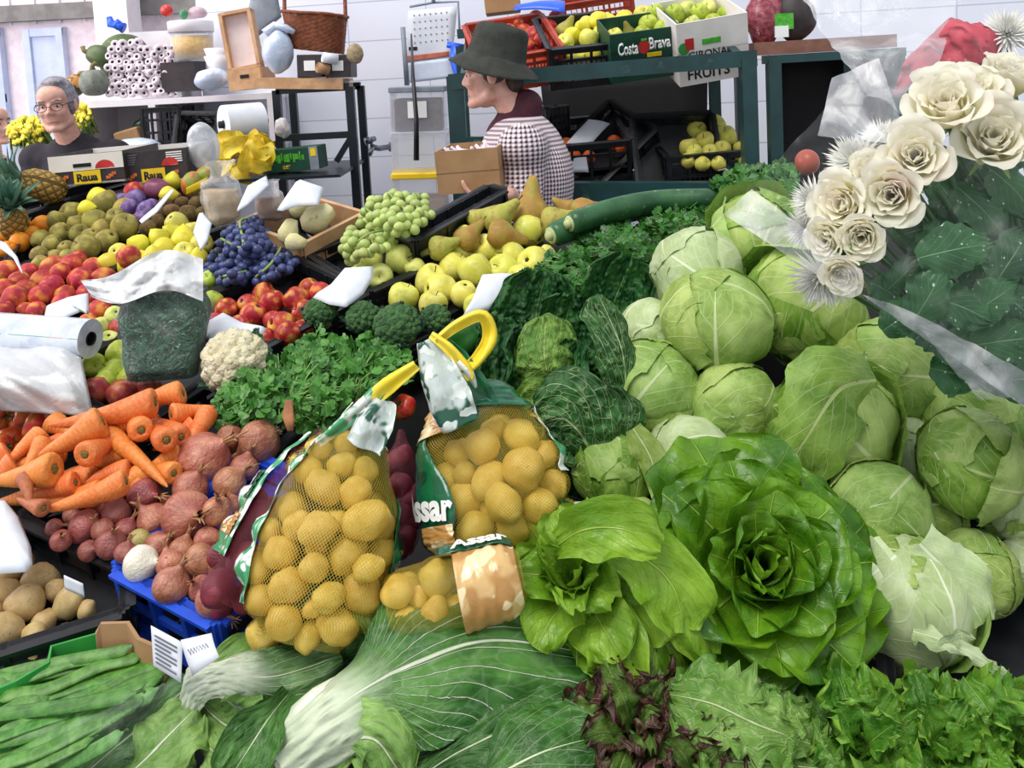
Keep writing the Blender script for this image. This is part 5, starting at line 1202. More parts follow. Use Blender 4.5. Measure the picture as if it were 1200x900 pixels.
# ---------------------------------------------------------------- pineapples
K['pinea'] = MT('pineapple_rind'); m = K['pinea']; u_, v_ = m.uv()
da = ((u_ * 9 + v_ * 8).op('FRACT') - .5).abs(); db = ((u_ * 9 - v_ * 8).op('FRACT') - .5).abs(); cell = da.op('MAXIMUM', db)
m.color(m.mix(m.mix('#8a6a2c', '#b08c40', cell.inv().ramp(.5, .8)), '#4a4420', cell.ramp(.40, .5))); m.set(Roughness=.6); m.bump(cell.inv(), 1.0, .01); K['pinea'] = m.m
K['pleaf'] = leaf_mat('pineapple_leaf', '#3f6a58', '#6a9078', '#8fb09a', 3, .9, .04, .02, 0, 9, .5, .3, .05, bump=.2, var=.15)
def pineapple(px, py, d, ax, L, label, seed, crown=1.0):
    c = P(px, py, d); A = V(ax).normalized(); Mx = TM(c, fr(A)); o = empty('pineapple', c, label, 'pineapple', 'pineapples on the left'); rr = random.Random(seed)
    mb = MB(); R_ = L * .36; mb.lathe([(.001, -L / 2), (R_ * .6, -L * .49), (R_ * .95, -L * .3), (R_, 0), (R_ * .9, L * .3), (R_ * .55, L * .48), (.001, L / 2)], 24, Mx); wchild('fruit', mb.mesh('pineapple'), K['pinea'], o)
    for k in range(26):
        f = k / 26; az = k * 2.4; tl = rad(8 + 62 * f); l = L * (.95 - .25 * abs(f - .5)) * crown * rr.uniform(.8, 1.1); rd = (Mx.to_3x3() @ V((cos(az), sin(az), 0))); b = c + A * (L * .46) + rd * .012
        mb = MB(); p1 = b + (A * cos(tl * .7) + rd * sin(tl * .7)) * l * .5; p2 = p1 + (A * cos(tl * 1.25) + rd * sin(tl * 1.25)) * l * .5
        leaf(mb, [b, p1, p2], A * sin(tl) - rd * cos(tl), lambda v: .016 * (1 - v) ** .7 + .0015, .9, 0, 2, 4, 8, k); wchild('crown_leaf', mb.mesh('crown_leaf'), K['pleaf'], o)
pineapple(50, 218, 2.60, (-.75, -.55, .45), .13, 'pineapple whose fruit shows next to the printed box', 1, 1.0)
pineapple(16, 262, 2.42, (.25, -.5, .8), .11, 'pineapple with its crown pointing up beside the oranges', 2, .9)
pineapple(-16, 250, 2.5, (.45, -.6, .6), .12, 'pineapple cut by the left edge, lowest of the three', 3, .9)
# ---------------------------------------------------------------- printed fruit boxes
def raua(px, py, d, wpx, hpx, label, white, txt='Raua'):
    M, w_, h_ = shelfbox('', px, py, d, wpx, hpx, .2, roll=-2.0, yaw=2)
    o = open_box('fruit_box', M @ Matrix.Translation((0, .15, 0)), w_, .3, h_, K['carddark'], .006, label, 'box', 'printed fruit boxes on the stall', inner=K['cardwhite'])
    if white: child_box('white_band', o, (0, -.1512, h_ * .73), (w_ / 2, .001, h_ * .26), K['cardwhite']); child_box('handle_slot', o, (-w_ * .05, -.1535, h_ * .64), (w_ * .12, .001, h_ * .06), K['darkgap'])
    else:
        for k in range(5): child_box('fine_print', o, (w_ * .32, -.1515, h_ * (.9 - k * .07)), (w_ * .12, .0006, h_ * .018), K['whiteink']); child_box('fine_print', o, (-w_ * .34, -.1515, h_ * (.9 - k * .07)), (w_ * .1 * (1 - k * .12), .0006, h_ * .012), K['greyink'])
    cx_ = 0 if white else -w_ * .02
    mb = MB(); mb.grid(lambda u, v: V((w_ * .25 + v * w_ * .13 * cos(u * 6.283), -.153, h_ * .5 + v * h_ * .26 * sin(u * 6.283))) if sin(u * 6.283) >= 0 else V((w_ * .25 + v * w_ * .13 * cos(u * 6.283), -.153, h_ * .5)), 24, 2, wrap=True); link('fruit_print', mb.mesh('fruit_print'), K['redink'], o)
    child_box('name_panel', o, (cx_, -.1525, h_ * .24), (w_ * .18, .001, h_ * .21), K['yellowink'])
    text(txt, w_ * .28, h_ * .26, onface(cx_, -.154, h_ * .24), K['ink'], o, bold=.04)
    for s in (-1, 1):
        for k in range(3): child_box('fruit_print', o, (cx_ + s * w_ * .32 + (k - 1) * w_ * .04, -.1522, h_ * (.24 + .06 * ((k * 7) % 3 - 1))), (w_ * .03, .0008, h_ * .05), K['orangeink'])
raua(104, 216, 2.62, 86, 36, 'white and dark printed fruit box below the man', True); raua(183, 214, 2.66, 76, 38, 'dark printed fruit box with fine print right of the white one', False)
# ---------------------------------------------------------------- price cards
def cardpx(cs, label, bend=.012, h=.09, hs=None, seed=0, m='paper'):
    card('price_card', [S(x, y, (hs[i] if hs else h)) for i, (x, y) in enumerate(cs)], label, bend, m, seed=seed)
def cardpoly(pts, h, label, seed=0, bend=.01, name='price_card'):
    """thin curved card with the outline it has in the photo, lying over the produce"""
    P3 = [S(x, y, h if not isinstance(h, list) else h[i]) for i, (x, y) in enumerate(pts)]; c = sum(P3, V()) / len(P3) + SN * bend; mb = MB(); n = len(P3); vs = [c]
    for r in (.5, .85, 1.0): vs += [c.lerp(p, r) + SN * (bend * (0 if r == .5 else -.35 if r < 1 else -1.0)) for p in P3]
    fs = [(0, 1 + k, 1 + (k + 1) % n) for k in range(n)] + [(1 + r * n + k, 1 + (r + 1) * n + k, 1 + (r + 1) * n + (k + 1) % n, 1 + r * n + (k + 1) % n) for r in range(2) for k in range(n)]
    mb.add(vs, fs); o = link(name, mb.mesh(name), K['paper']); solid(o, .0012); tag(o, label, 'price card', 'blank white price cards'); return o
def dense(pts, k=5, cl=True):
    out = []; n = len(pts)
    for i in range(n):
        p0, p1, p2, p3 = pts[(i - 1) % n], pts[i], pts[(i + 1) % n], pts[(i + 2) % n]
        for j in range(k): f = j / k; out.append((p1[0] + (p2[0] - p1[0]) * f, p1[1] + (p2[1] - p1[1]) * f))
    return out
cardpoly(dense([(541, 366), (552, 348), (564, 318), (590, 316), (603, 317), (600, 332), (590, 346), (572, 357)]), .10, 'big curved white card on the yellow apples', bend=.012)
cardpoly(dense([(366, 344), (385, 332), (404, 310), (437, 308), (436, 322), (425, 340), (405, 355), (385, 352)]), .09, 'curved white card between the red and the pale apples')
cardpoly(dense([(324, 242), (346, 210), (352, 207), (379, 216), (373, 236), (350, 237), (330, 243)]), .13, 'white card with a cut corner behind the pale squashes')
cardpoly(dense([(276, 247), (290, 238), (315, 215), (312, 204), (290, 216)]), .14, 'long white card beside the bag of dried fruit', bend=.005)
cardpoly(dense([(226, 270), (233, 248), (237, 247), (248, 260), (243, 280), (235, 292), (232, 284)]), .09, 'small white card between quinces and dark grapes', bend=.005)
cardpoly(dense([(51, 370), (54, 356), (80, 346), (103, 341), (103, 366), (95, 362), (75, 370)]), .09, 'white card above the plastic roll on the left', bend=.006)
cardpoly(dense([(241, 392), (244, 372), (260, 363), (285, 376), (312, 381), (300, 396), (275, 392), (250, 400)]), .08, 'white card above the cauliflower', bend=.008)
cardpoly(dense([(0, 281), (6, 283), (20, 300), (27, 320), (25, 318), (16, 302), (0, 290)]), .10, 'narrow curved white card among the peaches at the left edge', bend=.003)
cardpoly(dense([(-30, 580), (4, 580), (20, 600), (34, 635), (36, 655), (28, 664), (-30, 668)]), .06, 'large white oval card over the loose potatoes')
cardpoly(dense([(163, 258), (178, 246), (202, 220), (204, 223), (184, 248), (166, 261)]), .09, 'grey edge of a card between plums and kiwis', bend=.002)
mb = MB(); sheet(mb, [S(218, 228, .1), S(244, 216, .1), S(243, 207, .12), S(218, 220, .12)], 6, 6, .004); o = link('yellow_paper', mb.mesh('paper'), K['yellowink']); solid(o); tag(o, 'bright yellow paper edge in front of the mangoes', 'paper')
# ================================================================ left front: carrots, onions, crates, beans
K['carrot'] = MT('carrot_skin'); m = K['carrot']; x_, y_, z_ = m.xyz()
ring = m.noise(1.0, 3, None); n = m.n('TexWave'); n.inputs['Scale'].default_value = 4; n.inputs['Distortion'].default_value = 6; n.bands_direction = 'Z'; m.l(m.coord(), n.inputs[0])
col = m.mix(m.mix('#e07a34', '#ea9048', m.noise(2.5, 3).ramp(.35, .65)), '#c4692f', E(m.nt, n.outputs[1]).ramp(.86, 1.0) * .28); m.color(m.vary(col, .10, .01)); m.set(Roughness=.5); m.bump(E(m.nt, n.outputs[1]), .15, .04); K['carrot'] = m.m
K['carrotbrown'] = mat('browned_carrot_skin', '#b5683c', '#9a583a', 6, rough=.6); K['crown'] = mat('carrot_crown', '#5a5a2c', '#8a7a3c', 20, rough=.8)
def carrot_proto(seed, bend):
    mb = MB(); pr = [(0, .03), (.06, .10), (.25, .20), (.55, .31), (.8, .42), (.93, .47), (.985, .40), (1.0, .22), (.985, .13)]
    pts = crom([V((r, z, 0)) for z, r in pr], 26); n = 16; vs = []
    for p in pts:
        z, r = p.y, p.x
        for k in range(n):
            a = 2 * PI * k / n; w = r * (1 + .05 * nz((cos(a), sin(a) + seed, z * 6)) + .03 * nz((0, seed, z * 22)))
            vs.append(V((w * cos(a) + bend * (z - .5) ** 2 * 2, w * sin(a), z)))
    m_ = len(pts); fs = [(i * n + k, i * n + (k + 1) % n, (i + 1) * n + (k + 1) % n, (i + 1) * n + k) for i in range(m_ - 1) for k in range(n)] + [tuple(range(n))[::-1]]
    mb.add(vs, fs); o = bpy.data.objects.new('carrot', mb.mesh('carrot', [K['carrot']])); COL.objects.link(o)
    mb = MB(); c = vs[-n] * 0 + sum(vs[-n:], V()) / n; mb.lathe([(.001, -.02), (.15, -.006), (.12, .015), (.05, .012), (.001, .012)], 12, TM(c), wob=lambda q: q * (1 + .2 * sin(math.atan2(q.y, q.x) * 5)))
    link('crown', mb.mesh('crown'), K['crown'], o); return o
CP = [carrot_proto(1, .25), carrot_proto(5, -.35), carrot_proto(9, .1)]
# crown pixel (+height), tip pixel (+height), width in pixels
CAR = [((184, 474, .10), (59, 502, .085), 33), ((213, 456, .09), (150, 478, .07), 27), ((122, 494, .105), (46, 536, .075), 36), ((98, 537, .095), (145, 508, .05), 29), ((124, 505, .07), (196, 566, .06), 25), ((166, 506, .09), (150, 480, .03), 27), ((196, 520, .085), (170, 492, .03), 27),
       ((212, 508, .075), (170, 490, .03), 24), ((200, 487, .07), (252, 478, .05), 25), ((246, 483, .06), (204, 545, .04), 23), ((50, 504, .07), (2, 548, .05), 22), ((52, 518, .06), (26, 556, .05), 22), ((160, 494, .07), (100, 515, .05), 24), ((60, 490, .06), (100, 520, .04), 24),
       ((66, 551, .085), (-12, 566, .06), 37), ((150, 566, .075), (48, 602, .055), 28), ((152, 548, .06), (98, 564, .05), 26), ((90, 566, .06), (30, 584, .04), 26), ((12, 530, .06), (-30, 560, .04), 26), ((180, 545, .05), (110, 590, .03), 28), ((205, 556, .05), (160, 545, .02), 24), ((118, 580, .04), (40, 590, .03), 28),
       ((86, 512, .04), (30, 530, .03), 24), ((140, 520, .055), (90, 540, .03), 28), ((75, 530, .05), (10, 550, .03), 28), ((170, 560, .04), (120, 585, .02), 28), ((215, 530, .04), (160, 560, .02), 28), ((20, 545, .05), (-30, 580, .03), 30), ((110, 555, .035), (60, 560, .02), 28), ((190, 500, .04), (120, 520, .03), 28), ((60, 575, .03), (0, 590, .02), 28), ((236, 510, .03), (200, 560, .01), 26), ((150, 530, .05), (90, 550, .03), 26), ((230, 500, .045), (180, 530, .03), 24), ((28, 556, .085), (36, 590, .075), 19), ((52, 597, .075), (20, 585, .06), 19)]
cl = []
for i, ((x, y, h), (x2, y2, h2), w_) in enumerate(CAR):
    a, b = S(x, y, h), S(x2, y2, h2); d = a - b; L = d.length; wd = w_ * pxm(proj(a)[2])
    M = fr(d, V((.2, -.3, 1))) @ Matrix.Diagonal((wd * 1.16, wd * 1.16, L, 1)); M.translation = b
    if i < 3: o = CP[i]; o.matrix_basis = M
    else: o = copy_tree(CP[i % 3], None, M)
    if i >= len(CAR) - 2: 
        o.data = o.data.copy(); o.data.materials.clear(); o.data.materials.append(K['carrotbrown'])
        tag(o, ('short browned carrot standing at the corner of the black crate', 'browned carrot tip lying at the corner of the black crate')[i - len(CAR) + 2], 'carrot', 'carrots in the black crate')
    else: cl.append(o)
pile_labels(cl, 'orange carrot', 'left of the onions', 'carrot', 'carrots in the black crate', 6)
stall_crate((28, 604), (141, 657), .42, 'black crate heaped with carrots and small onions', H=.12, base=.05, n1=3, h=.0, rows=1)
def stall_box(a_px, b_px, W, H, h, label, m, name='cardboard_box', inner=None):
    a, b, x, y = on_plane(a_px, b_px, h); M = Matrix((x, y, x.cross(y))).transposed().to_4x4(); M.translation = (a + b) / 2 + y * (W / 2) - x.cross(y) * H
    return open_box(name, M, (b - a).length, W, H, K[m], .005, label, 'box', None, inner=K[inner] if inner else None), M, (b - a).length
bc = stall_crate((139, 664), (254, 726), .26, 'bright blue plastic crate of onions', 'blueplastic', H=.13, base=.09, n1=3, rows=1, h=.012)
# ---------------------------------------------------------------- onions
def onion_mat(nm, c, c2, c3, r=.35):
    m = MT(nm); u_, v_ = m.uv(); co = m.coord()
    st = ((u_ * 26 + m.noise(2, 2) * 1.6).op('FRACT') - .5).abs().ramp(.02, .14, 1, 0)
    col = m.mix(m.mix(c, c2, m.noise(1.6, 4).ramp(.35, .65)), c3, st * .45); m.color(m.vary(col, .12, .012)); m.set(Roughness=r, Coat_Weight=.15); m.bump(m.noise(6, 4), .25, .05); return m.m
K['onion'] = onion_mat('brown_onion_skin', '#a9654f', '#c98d6e', '#7c4634'); K['onionred'] = onion_mat('reddish_onion_skin', '#8e4a44', '#a9625a', '#6a302e'); K['onionwhite'] = onion_mat('white_onion_skin', '#dcd6c6', '#e9e4d8', '#b9b09a', .45); K['oniongreen'] = onion_mat('greenish_onion_skin', '#a9a25a', '#c0b46e', '#86803c', .45)
K['dryskin'] = mat('dry_onion_skin', '#c29a70', '#a9764e', 30, rough=.7); K['roots'] = mat('dry_roots', '#a8957a', '#7f6d56', 40, rough=.9)
def onion_proto(mk, seed):
    rr = random.Random(seed); mb = MB()
    pr = crom([(.04, -.86, 0), (.30, -.84, 0), (.78, -.55, 0), (1.0, 0, 0), (.80, .55, 0), (.40, .88, 0), (.17, 1.12, 0), (.12, 1.35, 0), (.16, 1.55, 0)], 20)
    mb.lathe([(.001, -.85)] + [(p.x, p.y) for p in pr], 24, wob=lambda q: q * (1 + .05 * nz(q * 1.3 + V((seed, 0, 0)))) + V((.10, .05, 0)) * max(0, q.z - .9))
    o = bpy.data.objects.new('onion', mb.mesh('onion', [K[mk]])); COL.objects.link(o)
    mb = MB()
    for k in range(5): a = rr.uniform(0, 6.28); mb.tube([(.1 * cos(a), .1 * sin(a), 1.2), (.16 * cos(a) + .1, .16 * sin(a), 1.6), (.35 * cos(a) + .15, .35 * sin(a), 1.8 + rr.uniform(-.1, .2))], [.06, .05, .015], 5)
    link('dry_neck', mb.mesh('neck'), K['dryskin'], o); mb = MB()
    for k in range(14): a = rr.uniform(0, 6.28); r = rr.uniform(.1, .32); mb.tube([(.12 * cos(a), .12 * sin(a), -.82), (r * cos(a), r * sin(a), -1.0 - rr.uniform(0, .12))], [.025, .01], 4)
    link('roots', mb.mesh('roots'), K['roots'], o); return o
OP = {'b': onion_proto('onion', 1), 'r': onion_proto('onionred', 2), 'w': onion_proto('onionwhite', 3), 'g': onion_proto('oniongreen', 4)}
ON = [(237, 540, 66, 'b', (.5, -.1, .4)), (303, 516, 54, 'b', (-.9, -.1, -.5)), (268, 508, 34, 'b', (.3, -.2, -.8)), (269, 562, 42, 'b', (.6, .2, .5)), (168, 577, 42, 'r', (.7, -.5, .2)), (136, 597, 36, 'r', (.3, .1, .9)), (214, 606, 62, 'b', (.5, -.6, .3)), (96, 617, 42, 'r', (.9, -.2, -.2)),
      (131, 634, 38, 'r', (.3, -.3, .8)), (159, 632, 32, 'g', (-.3, -.9, .1)), (173, 653, 44, 'w', (.9, -.3, .2)), (232, 655, 44, 'b', (-.6, -.6, .2)), (205, 681, 46, 'b', (.4, .1, .7)), (250, 697, 48, 'b', (.7, -.5, -.5)), (218, 572, 44, 'b', (.5, -.1, .8)), (180, 608, 40, 'b', (-.5, -.2, .8)), (117, 592, 26, 'r', (.2, -.2, .9)),
      (104, 641, 26, 'r', (.6, -.3, .3)), (62, 613, 22, 'r', (.8, 0, .2)), (266, 592, 36, 'b', (.1, -.5, .8)), (74, 625, 26, 'r', (.3, -.5, .6)), (275, 640, 36, 'b', (.2, .3, .8)), (240, 625, 34, 'b', (.1, .5, .7)), (195, 655, 34, 'b', (-.3, .3, .8)), (215, 640, 34, 'b', (.3, .3, .8)), (190, 630, 34, 'b', (.6, -.2, .6)), (245, 600, 36, 'b', (.2, -.4, .8)), (285, 545, 36, 'b', (.3, .2, .9)), (148, 640, 28, 'r', (.3, .1, .9)), (232, 685, 34, 'b', (-.2, -.6, .7)), (200, 590, 30, 'r', (.3, -.5, .6)), (255, 660, 36, 'b', (.4, -.4, .7)), (85, 600, 26, 'r', (.6, .1, .7)), (120, 615, 28, 'r', (-.3, -.3, .9)), (270, 615, 34, 'b', (.3, -.5, .6)), (150, 615, 30, 'r', (.4, .2, .7))]
its = heap(ON, .07, -.022, S, (.56, .28), .92, 60); os_ = {'b': [], 'r': []}
for it, s in zip(its, ON):
    o = reuse(OP[s[3]], USED, TM(it[0], fr(V(s[4])), it[1] * 1.0))
    if s[3] == 'w' and s[1] < 700: tag(o, 'white onion at the rim of the blue crate', 'onion', 'onions')
    elif s[3] == 'g': tag(o, 'greenish cut onion beside the white onion', 'onion', 'onions')
    else: os_[s[3]].append(o)
for (x, y, d, k), lb in zip([(166, 706, 30, 'b'), (200, 722, 32, 'b'), (236, 744, 26, 'w')], ('brown onion behind the left window of the blue crate', 'brown onion behind the middle window of the blue crate', 'small white onion behind the right window of the blue crate')):
    c = S(x, y, -.055) + V((.02, .035, 0)); tag(reuse(OP[k], USED, TM(c, rrot(), d / 2 * pxm(proj(c)[2]))), lb, 'onion', 'onions')
pile_labels(os_['b'], 'brown onion', 'over the blue crate', 'onion', 'onions', 6); pile_labels(os_['r'], 'small reddish onion', 'under the carrots', 'onion', 'onions', 4)
# ---------------------------------------------------------------- tomatoes, red onions behind carrots
K['tomato'] = fm('tomato_skin', '#c8402a', '#d9582c', '#b8862e', 1.3, rough=.25); K['tomstem'] = mat('tomato_stalk', '#2f4a22', '#4a6a30', 20, rough=.7)
def tom_proto():
    mb = MB(); pr = [(.001, .62)] + [(p.x, p.y) for p in crom([(.08, .62, 0), (.30, .72, 0), (.80, .55, 0), (1, .0, 0), (.75, -.58, 0), (.3, -.78, 0), (.04, -.78, 0)], 14)]
    mb.lathe(pr, 24, wob=lambda q: V((q.x * (1 + .06 * cos(5 * math.atan2(q.y, q.x))), q.y * (1 + .06 * cos(5 * math.atan2(q.y, q.x))), q.z))); o = bpy.data.objects.new('tomato', mb.mesh('tomato', [K['tomato']])); COL.objects.link(o); mb = MB()
    for k in range(5): a = k * 1.256; mb.tube([(0, 0, .64), (.25 * cos(a), .25 * sin(a), .76), (.52 * cos(a), .52 * sin(a), .70)], [.06, .05, .01], 5)
    mb.tube([(0, 0, .62), (.02, .03, .95)], .05, 6); link('calyx', mb.mesh('calyx'), K['tomstem'], o); return o
PR['tom'] = tom_proto(); PR['redon'] = OP['r']
pour('tom', [(40, 496, 40), (61, 480, 34), (4, 482, 36), (14, 512, 34), (-2, 520, 36), (32, 520, 30), (22, 486, 28), (72, 470, 26)], 'ripe tomato', 'left of the carrots', 'tomato', 'tomatoes left of the carrots', h=.03, rows=3)
PR['nectar'] = fruit_proto('nectarine', ROUND, K['f_mangop'], lumps=.06); K['f_nect'] = fm('dark_red_nectarine_skin', '#8e2f34', '#a8483c', '#c07a4a', 1.2); PR['nectar'].data.materials[0] = K['f_nect']
pour('nectar', [(107, 458, 36), (142, 457, 36), (172, 452, 30), (122, 446, 28), (90, 466, 24), (158, 446, 26)], 'dark red nectarine', 'behind the carrots', 'nectarine', 'nectarines behind the carrots', rows=2)
# ---------------------------------------------------------------- loose potatoes, lower crate, green tray, beans
def potato_mat(nm, c, c2, c3): return mat(nm, c, c2, 1.6, rough=.55, var=.10, hue=.008, c3=c3, s3=7, lo3=.60, hi3=.70, bump=.12, bscale=9, bdist=.05)
K['pot'] = potato_mat('dusty_potato_skin', '#b59a64', '#c7ad78', '#8f7748'); K['potyel'] = potato_mat('yellow_potato_skin', '#d4b048', '#e2c464', '#b48e30'); K['potred'] = potato_mat('red_potato_skin', '#7a2436', '#8f3244', '#5f1a2a')
for q, mk, nm in (('pot', 'pot', 'potato'), ('poty', 'potyel', 'potato'), ('potr', 'potred', 'red_potato')):
    for s_, sh in (('', OVAL), ('2', ROUND)): PR[q + s_] = fruit_proto(nm, sh, K[mk], n=24, lumps=.16, fq=1.3, seed=len(q + s_))
POT = [(27, 708, 46), (77, 708, 36), (16, 671, 48), (44, 688, 42), (8, 694, 42), (8, 730, 40), (53, 724, 28), (100, 712, 22), (40, 740, 30), (-10, 712, 40), (62, 690, 28)]
pour(['pot', 'pot2'], POT, 'dusty potato', 'under the oval card', 'potato', 'loose potatoes in the black crate', h=.0, bed=-.06, k=.98)
pour(['pot', 'pot2'], [(20, 770, 34), (40, 778, 30), (88, 744, 30), (-5, 772, 34), (62, 757, 26)], 'potato', 'showing through the lower crate slots', 'potato', 'potatoes behind the crate slots', h=-.06, bed=-.11, rows=1)
stall_crate((-70, 780), (143, 713), .30, 'black crate of loose dusty potatoes at the left edge', H=.10, base=.035, n1=3, rows=1, h=.0)
mb = MB(); sheet(mb, [S(76, 690, .03), S(99, 700, .03), S(97, 684, .05), S(75, 674, .05)], 4, 4); o = link('crate_label', mb.mesh('label'), K['paper']); solid(o); tag(o, 'small printed label inside the potato crate', 'label')
for k in range(3): child = MB()
o = empty('bean_tray', S(90, 800, 0), 'green cardboard tray of flat bean pods', 'tray')
def wallq(nm, pts, hs, mk, t=.005):
    mb = MB(); a = [S(x, y, h) for (x, y), h in zip(pts, hs)]; n = len(a) // 2
    mb.add(a, [(i, i + 1, n + i + 1, n + i) for i in range(n - 1)]); ob = wchild(nm, mb.mesh(nm, smooth=False), K[mk], o); solid(ob, t); return ob
bp = [(-40, 858), (20, 830), (58, 812), (64, 806), (118, 788), (150, 796), (176, 806)]; tp = [(-40, 822), (18, 798), (56, 776), (60, 757), (117, 741), (150, 745), (170, 753)]
def vert(px, py, h, up_): p = S(px, py, h); return p + V((0, 0, up_))
tops = [S(x, y, .03) for x, y in tp]; 
mb = MB(); bots = [p - V((0, 0, .075)) for p in tops]; n = len(tops); mb.add(tops + bots, [(i, i + 1, n + i + 1, n + i) for i in range(n - 1)]); ob = wchild('back_panel', mb.mesh('tray_back', smooth=False), K['cardgreen'], o); solid(ob, .004)
mb = MB(); t2 = [S(170, 753, .03), S(190, 790, .0), S(215, 850, -.02)]; mb.add(t2 + [p - V((0, 0, .06)) for p in t2], [(0, 1, 4, 3), (1, 2, 5, 4)]); ob = wchild('side_panel', mb.mesh('tray_side', smooth=False), K['cardgreen'], o); solid(ob, .004)
mb = MB(); mb.add([S(-60, 835, -.05), S(118, 775, -.05), S(215, 850, -.05), S(120, 960, -.05), S(-60, 960, -.05)], [(0, 1, 2, 3, 4)]); ob = wchild('base', mb.mesh('tray_base', smooth=False), K['cardgreen'], o); solid(ob, .004)
o = empty('cardboard_box', S(150, 745, .0), 'brown cardboard flap behind the green tray', 'box'); t2 = [S(112, 742, .04), S(118, 730, .05), S(150, 729, .05), S(162, 748, .045), S(186, 758, .04), S(193, 780, .02)]
mb = MB(); n = len(t2); mb.add(t2 + [p - V((0, 0, .08)) for p in t2], [(i, i + 1, n + i + 1, n + i) for i in range(n - 1)]); ob = wchild('flap', mb.mesh('flap', smooth=False), K['card'], o); solid(ob, .005)
K['bean'] = leaf_mat('bean_pod_skin', '#3a6e22', '#578d38', '#79aa52', 3, .9, .03, .02, 0, 9, .42, .45, 0, bump=.25, var=.15, hue=.01)
def pod(seed):
    rr = random.Random(seed); mb = MB(); L = 1.0; sp = crom([(0, 0, 0), (.1, .012, .004), (.35, .03 * rr.uniform(-1, 1), .01), (.7, .03 * rr.uniform(-1, 1), .006), (.93, .01, .0), (1.0, .03, .0)], 24)
    def f(u, v):
        i = min(24, int(round(v * 24))); a = u * 2 * PI; w = .040 * smooth1([(0, .12), (.06, .3), (.16, 1), (.8, .95), (.94, .35), (1, .06)], v); t = .35 + .22 * (.5 + .5 * sin(v * 44 + seed)) * smooth1([(.1, 0), (.25, 1), (.8, 1), (.92, 0)], v)
        return sp[i] + V((0, cos(a) * w, sin(a) * w * t))
    mb.grid(f, 12, 24, wrap=True); o = bpy.data.objects.new('bean_pod', mb.mesh('bean_pod', [K['bean']])); COL.objects.link(o)
    mb = MB(); mb.tube([(.0, 0, 0), (-.035, -.006, .003), (-.05, .004, .003)], [.006, .007, .009], 6); link('stalk', mb.mesh('stalk'), K['tomstem'], o); return o
PP = [pod(k) for k in range(4)]; pods = []; rr = random.Random(12)
PD = [(155, 762, -30, 802), (168, 770, -5, 822), (185, 776, 5, 838), (207, 768, 40, 850), (196, 786, -10, 862), (190, 792, 10, 874), (175, 800, -25, 885), (186, 806, 5, 892), (160, 812, -40, 840), (150, 800, -30, 858), (140, 778, -40, 815), (165, 826, -10, 905), (150, 836, 10, 915), (120, 850, -40, 900), (135, 830, -40, 872), (100, 800, -60, 850), (178, 783, 20, 832), (128, 772, -20, 800), (110, 865, -20, 925), (90, 835, -60, 880), (145, 858, 20, 920), (60, 820, -70, 860), (172, 812, 60, 880)]
for i, (x, y, x2, y2) in enumerate(PD):
    a, b = S(x, y, .030 + rr.uniform(-.02, .02)), S(x2, y2, .012 + rr.uniform(-.02, .015)); d = a - b; X = d.normalized(); Z = (SN * .9 + V((rr.uniform(-.4, .4), rr.uniform(-.6, .1), 0))); Z = (Z - X * Z.dot(X)).normalized(); Y = Z.cross(X)
    sgn = 1 if rr.random() < .6 else -1; L = d.length; M = Matrix((X * sgn, Y * sgn, Z)).transposed().to_4x4() @ Matrix.Diagonal((L, L * rr.uniform(.9, 1.2) * .20 / L, .14, 1)); M.translation = b if sgn > 0 else a
    if i < 4: o = PP[i]; o.matrix_basis = M
    else: o = copy_tree(PP[i % 4], None, M)
    pods.append(o)
pile_labels(pods, 'flat green bean pod', 'in the green tray', 'bean pod', 'bean pods in the green tray', 6)
o = empty('crate_label', S(195, 770, .0), 'printed white label sheet stuck on the blue crate face', 'label')
mb = MB(); cs = [P(180, 780, 1.045), P(212, 800, 1.03), P(214, 753, 1.045), P(177, 733, 1.06)]; sheet(mb, cs, 4, 4); ob = wchild('paper', mb.mesh('label'), K['paper'], o); solid(ob, .001)
mb = MB()
for k in range(7): 
    q = .15 + k * .11; l = cs[0].lerp(cs[3], q); r = cs[1].lerp(cs[2], q); mb.bar(l.lerp(r, .12) + V((0, -.002, .001)), l.lerp(r, .85 - .2 * (k % 3 == 1)) + V((0, -.002, .001)), .0006, .0018)
wchild('print', mb.mesh('print', smooth=False), K['greyink'], o)
o = empty('price_card', S(235, 770, .0), 'small handwritten white card leaning on the blue crate', 'price card', 'blank white price cards')
mb = MB(); cs = [P(226, 792, 1.02), P(257, 770, 1.015), P(248, 742, 1.04), P(212, 750, 1.04)]; sheet(mb, cs, 4, 4, .003); ob = wchild('paper', mb.mesh('card'), K['paper'], o); solid(ob, .001)
mb = MB(); q = lambda u, v: cs[0].lerp(cs[1], u).lerp(cs[3].lerp(cs[2], u), v) + V((0, -.003, .001)); mb.tube([q(.15 + .05 * k, .62 + .09 * (-1) ** k) for k in range(14)], .0007, 4); wchild('handwriting', mb.mesh('writing'), K['greyink'], o)
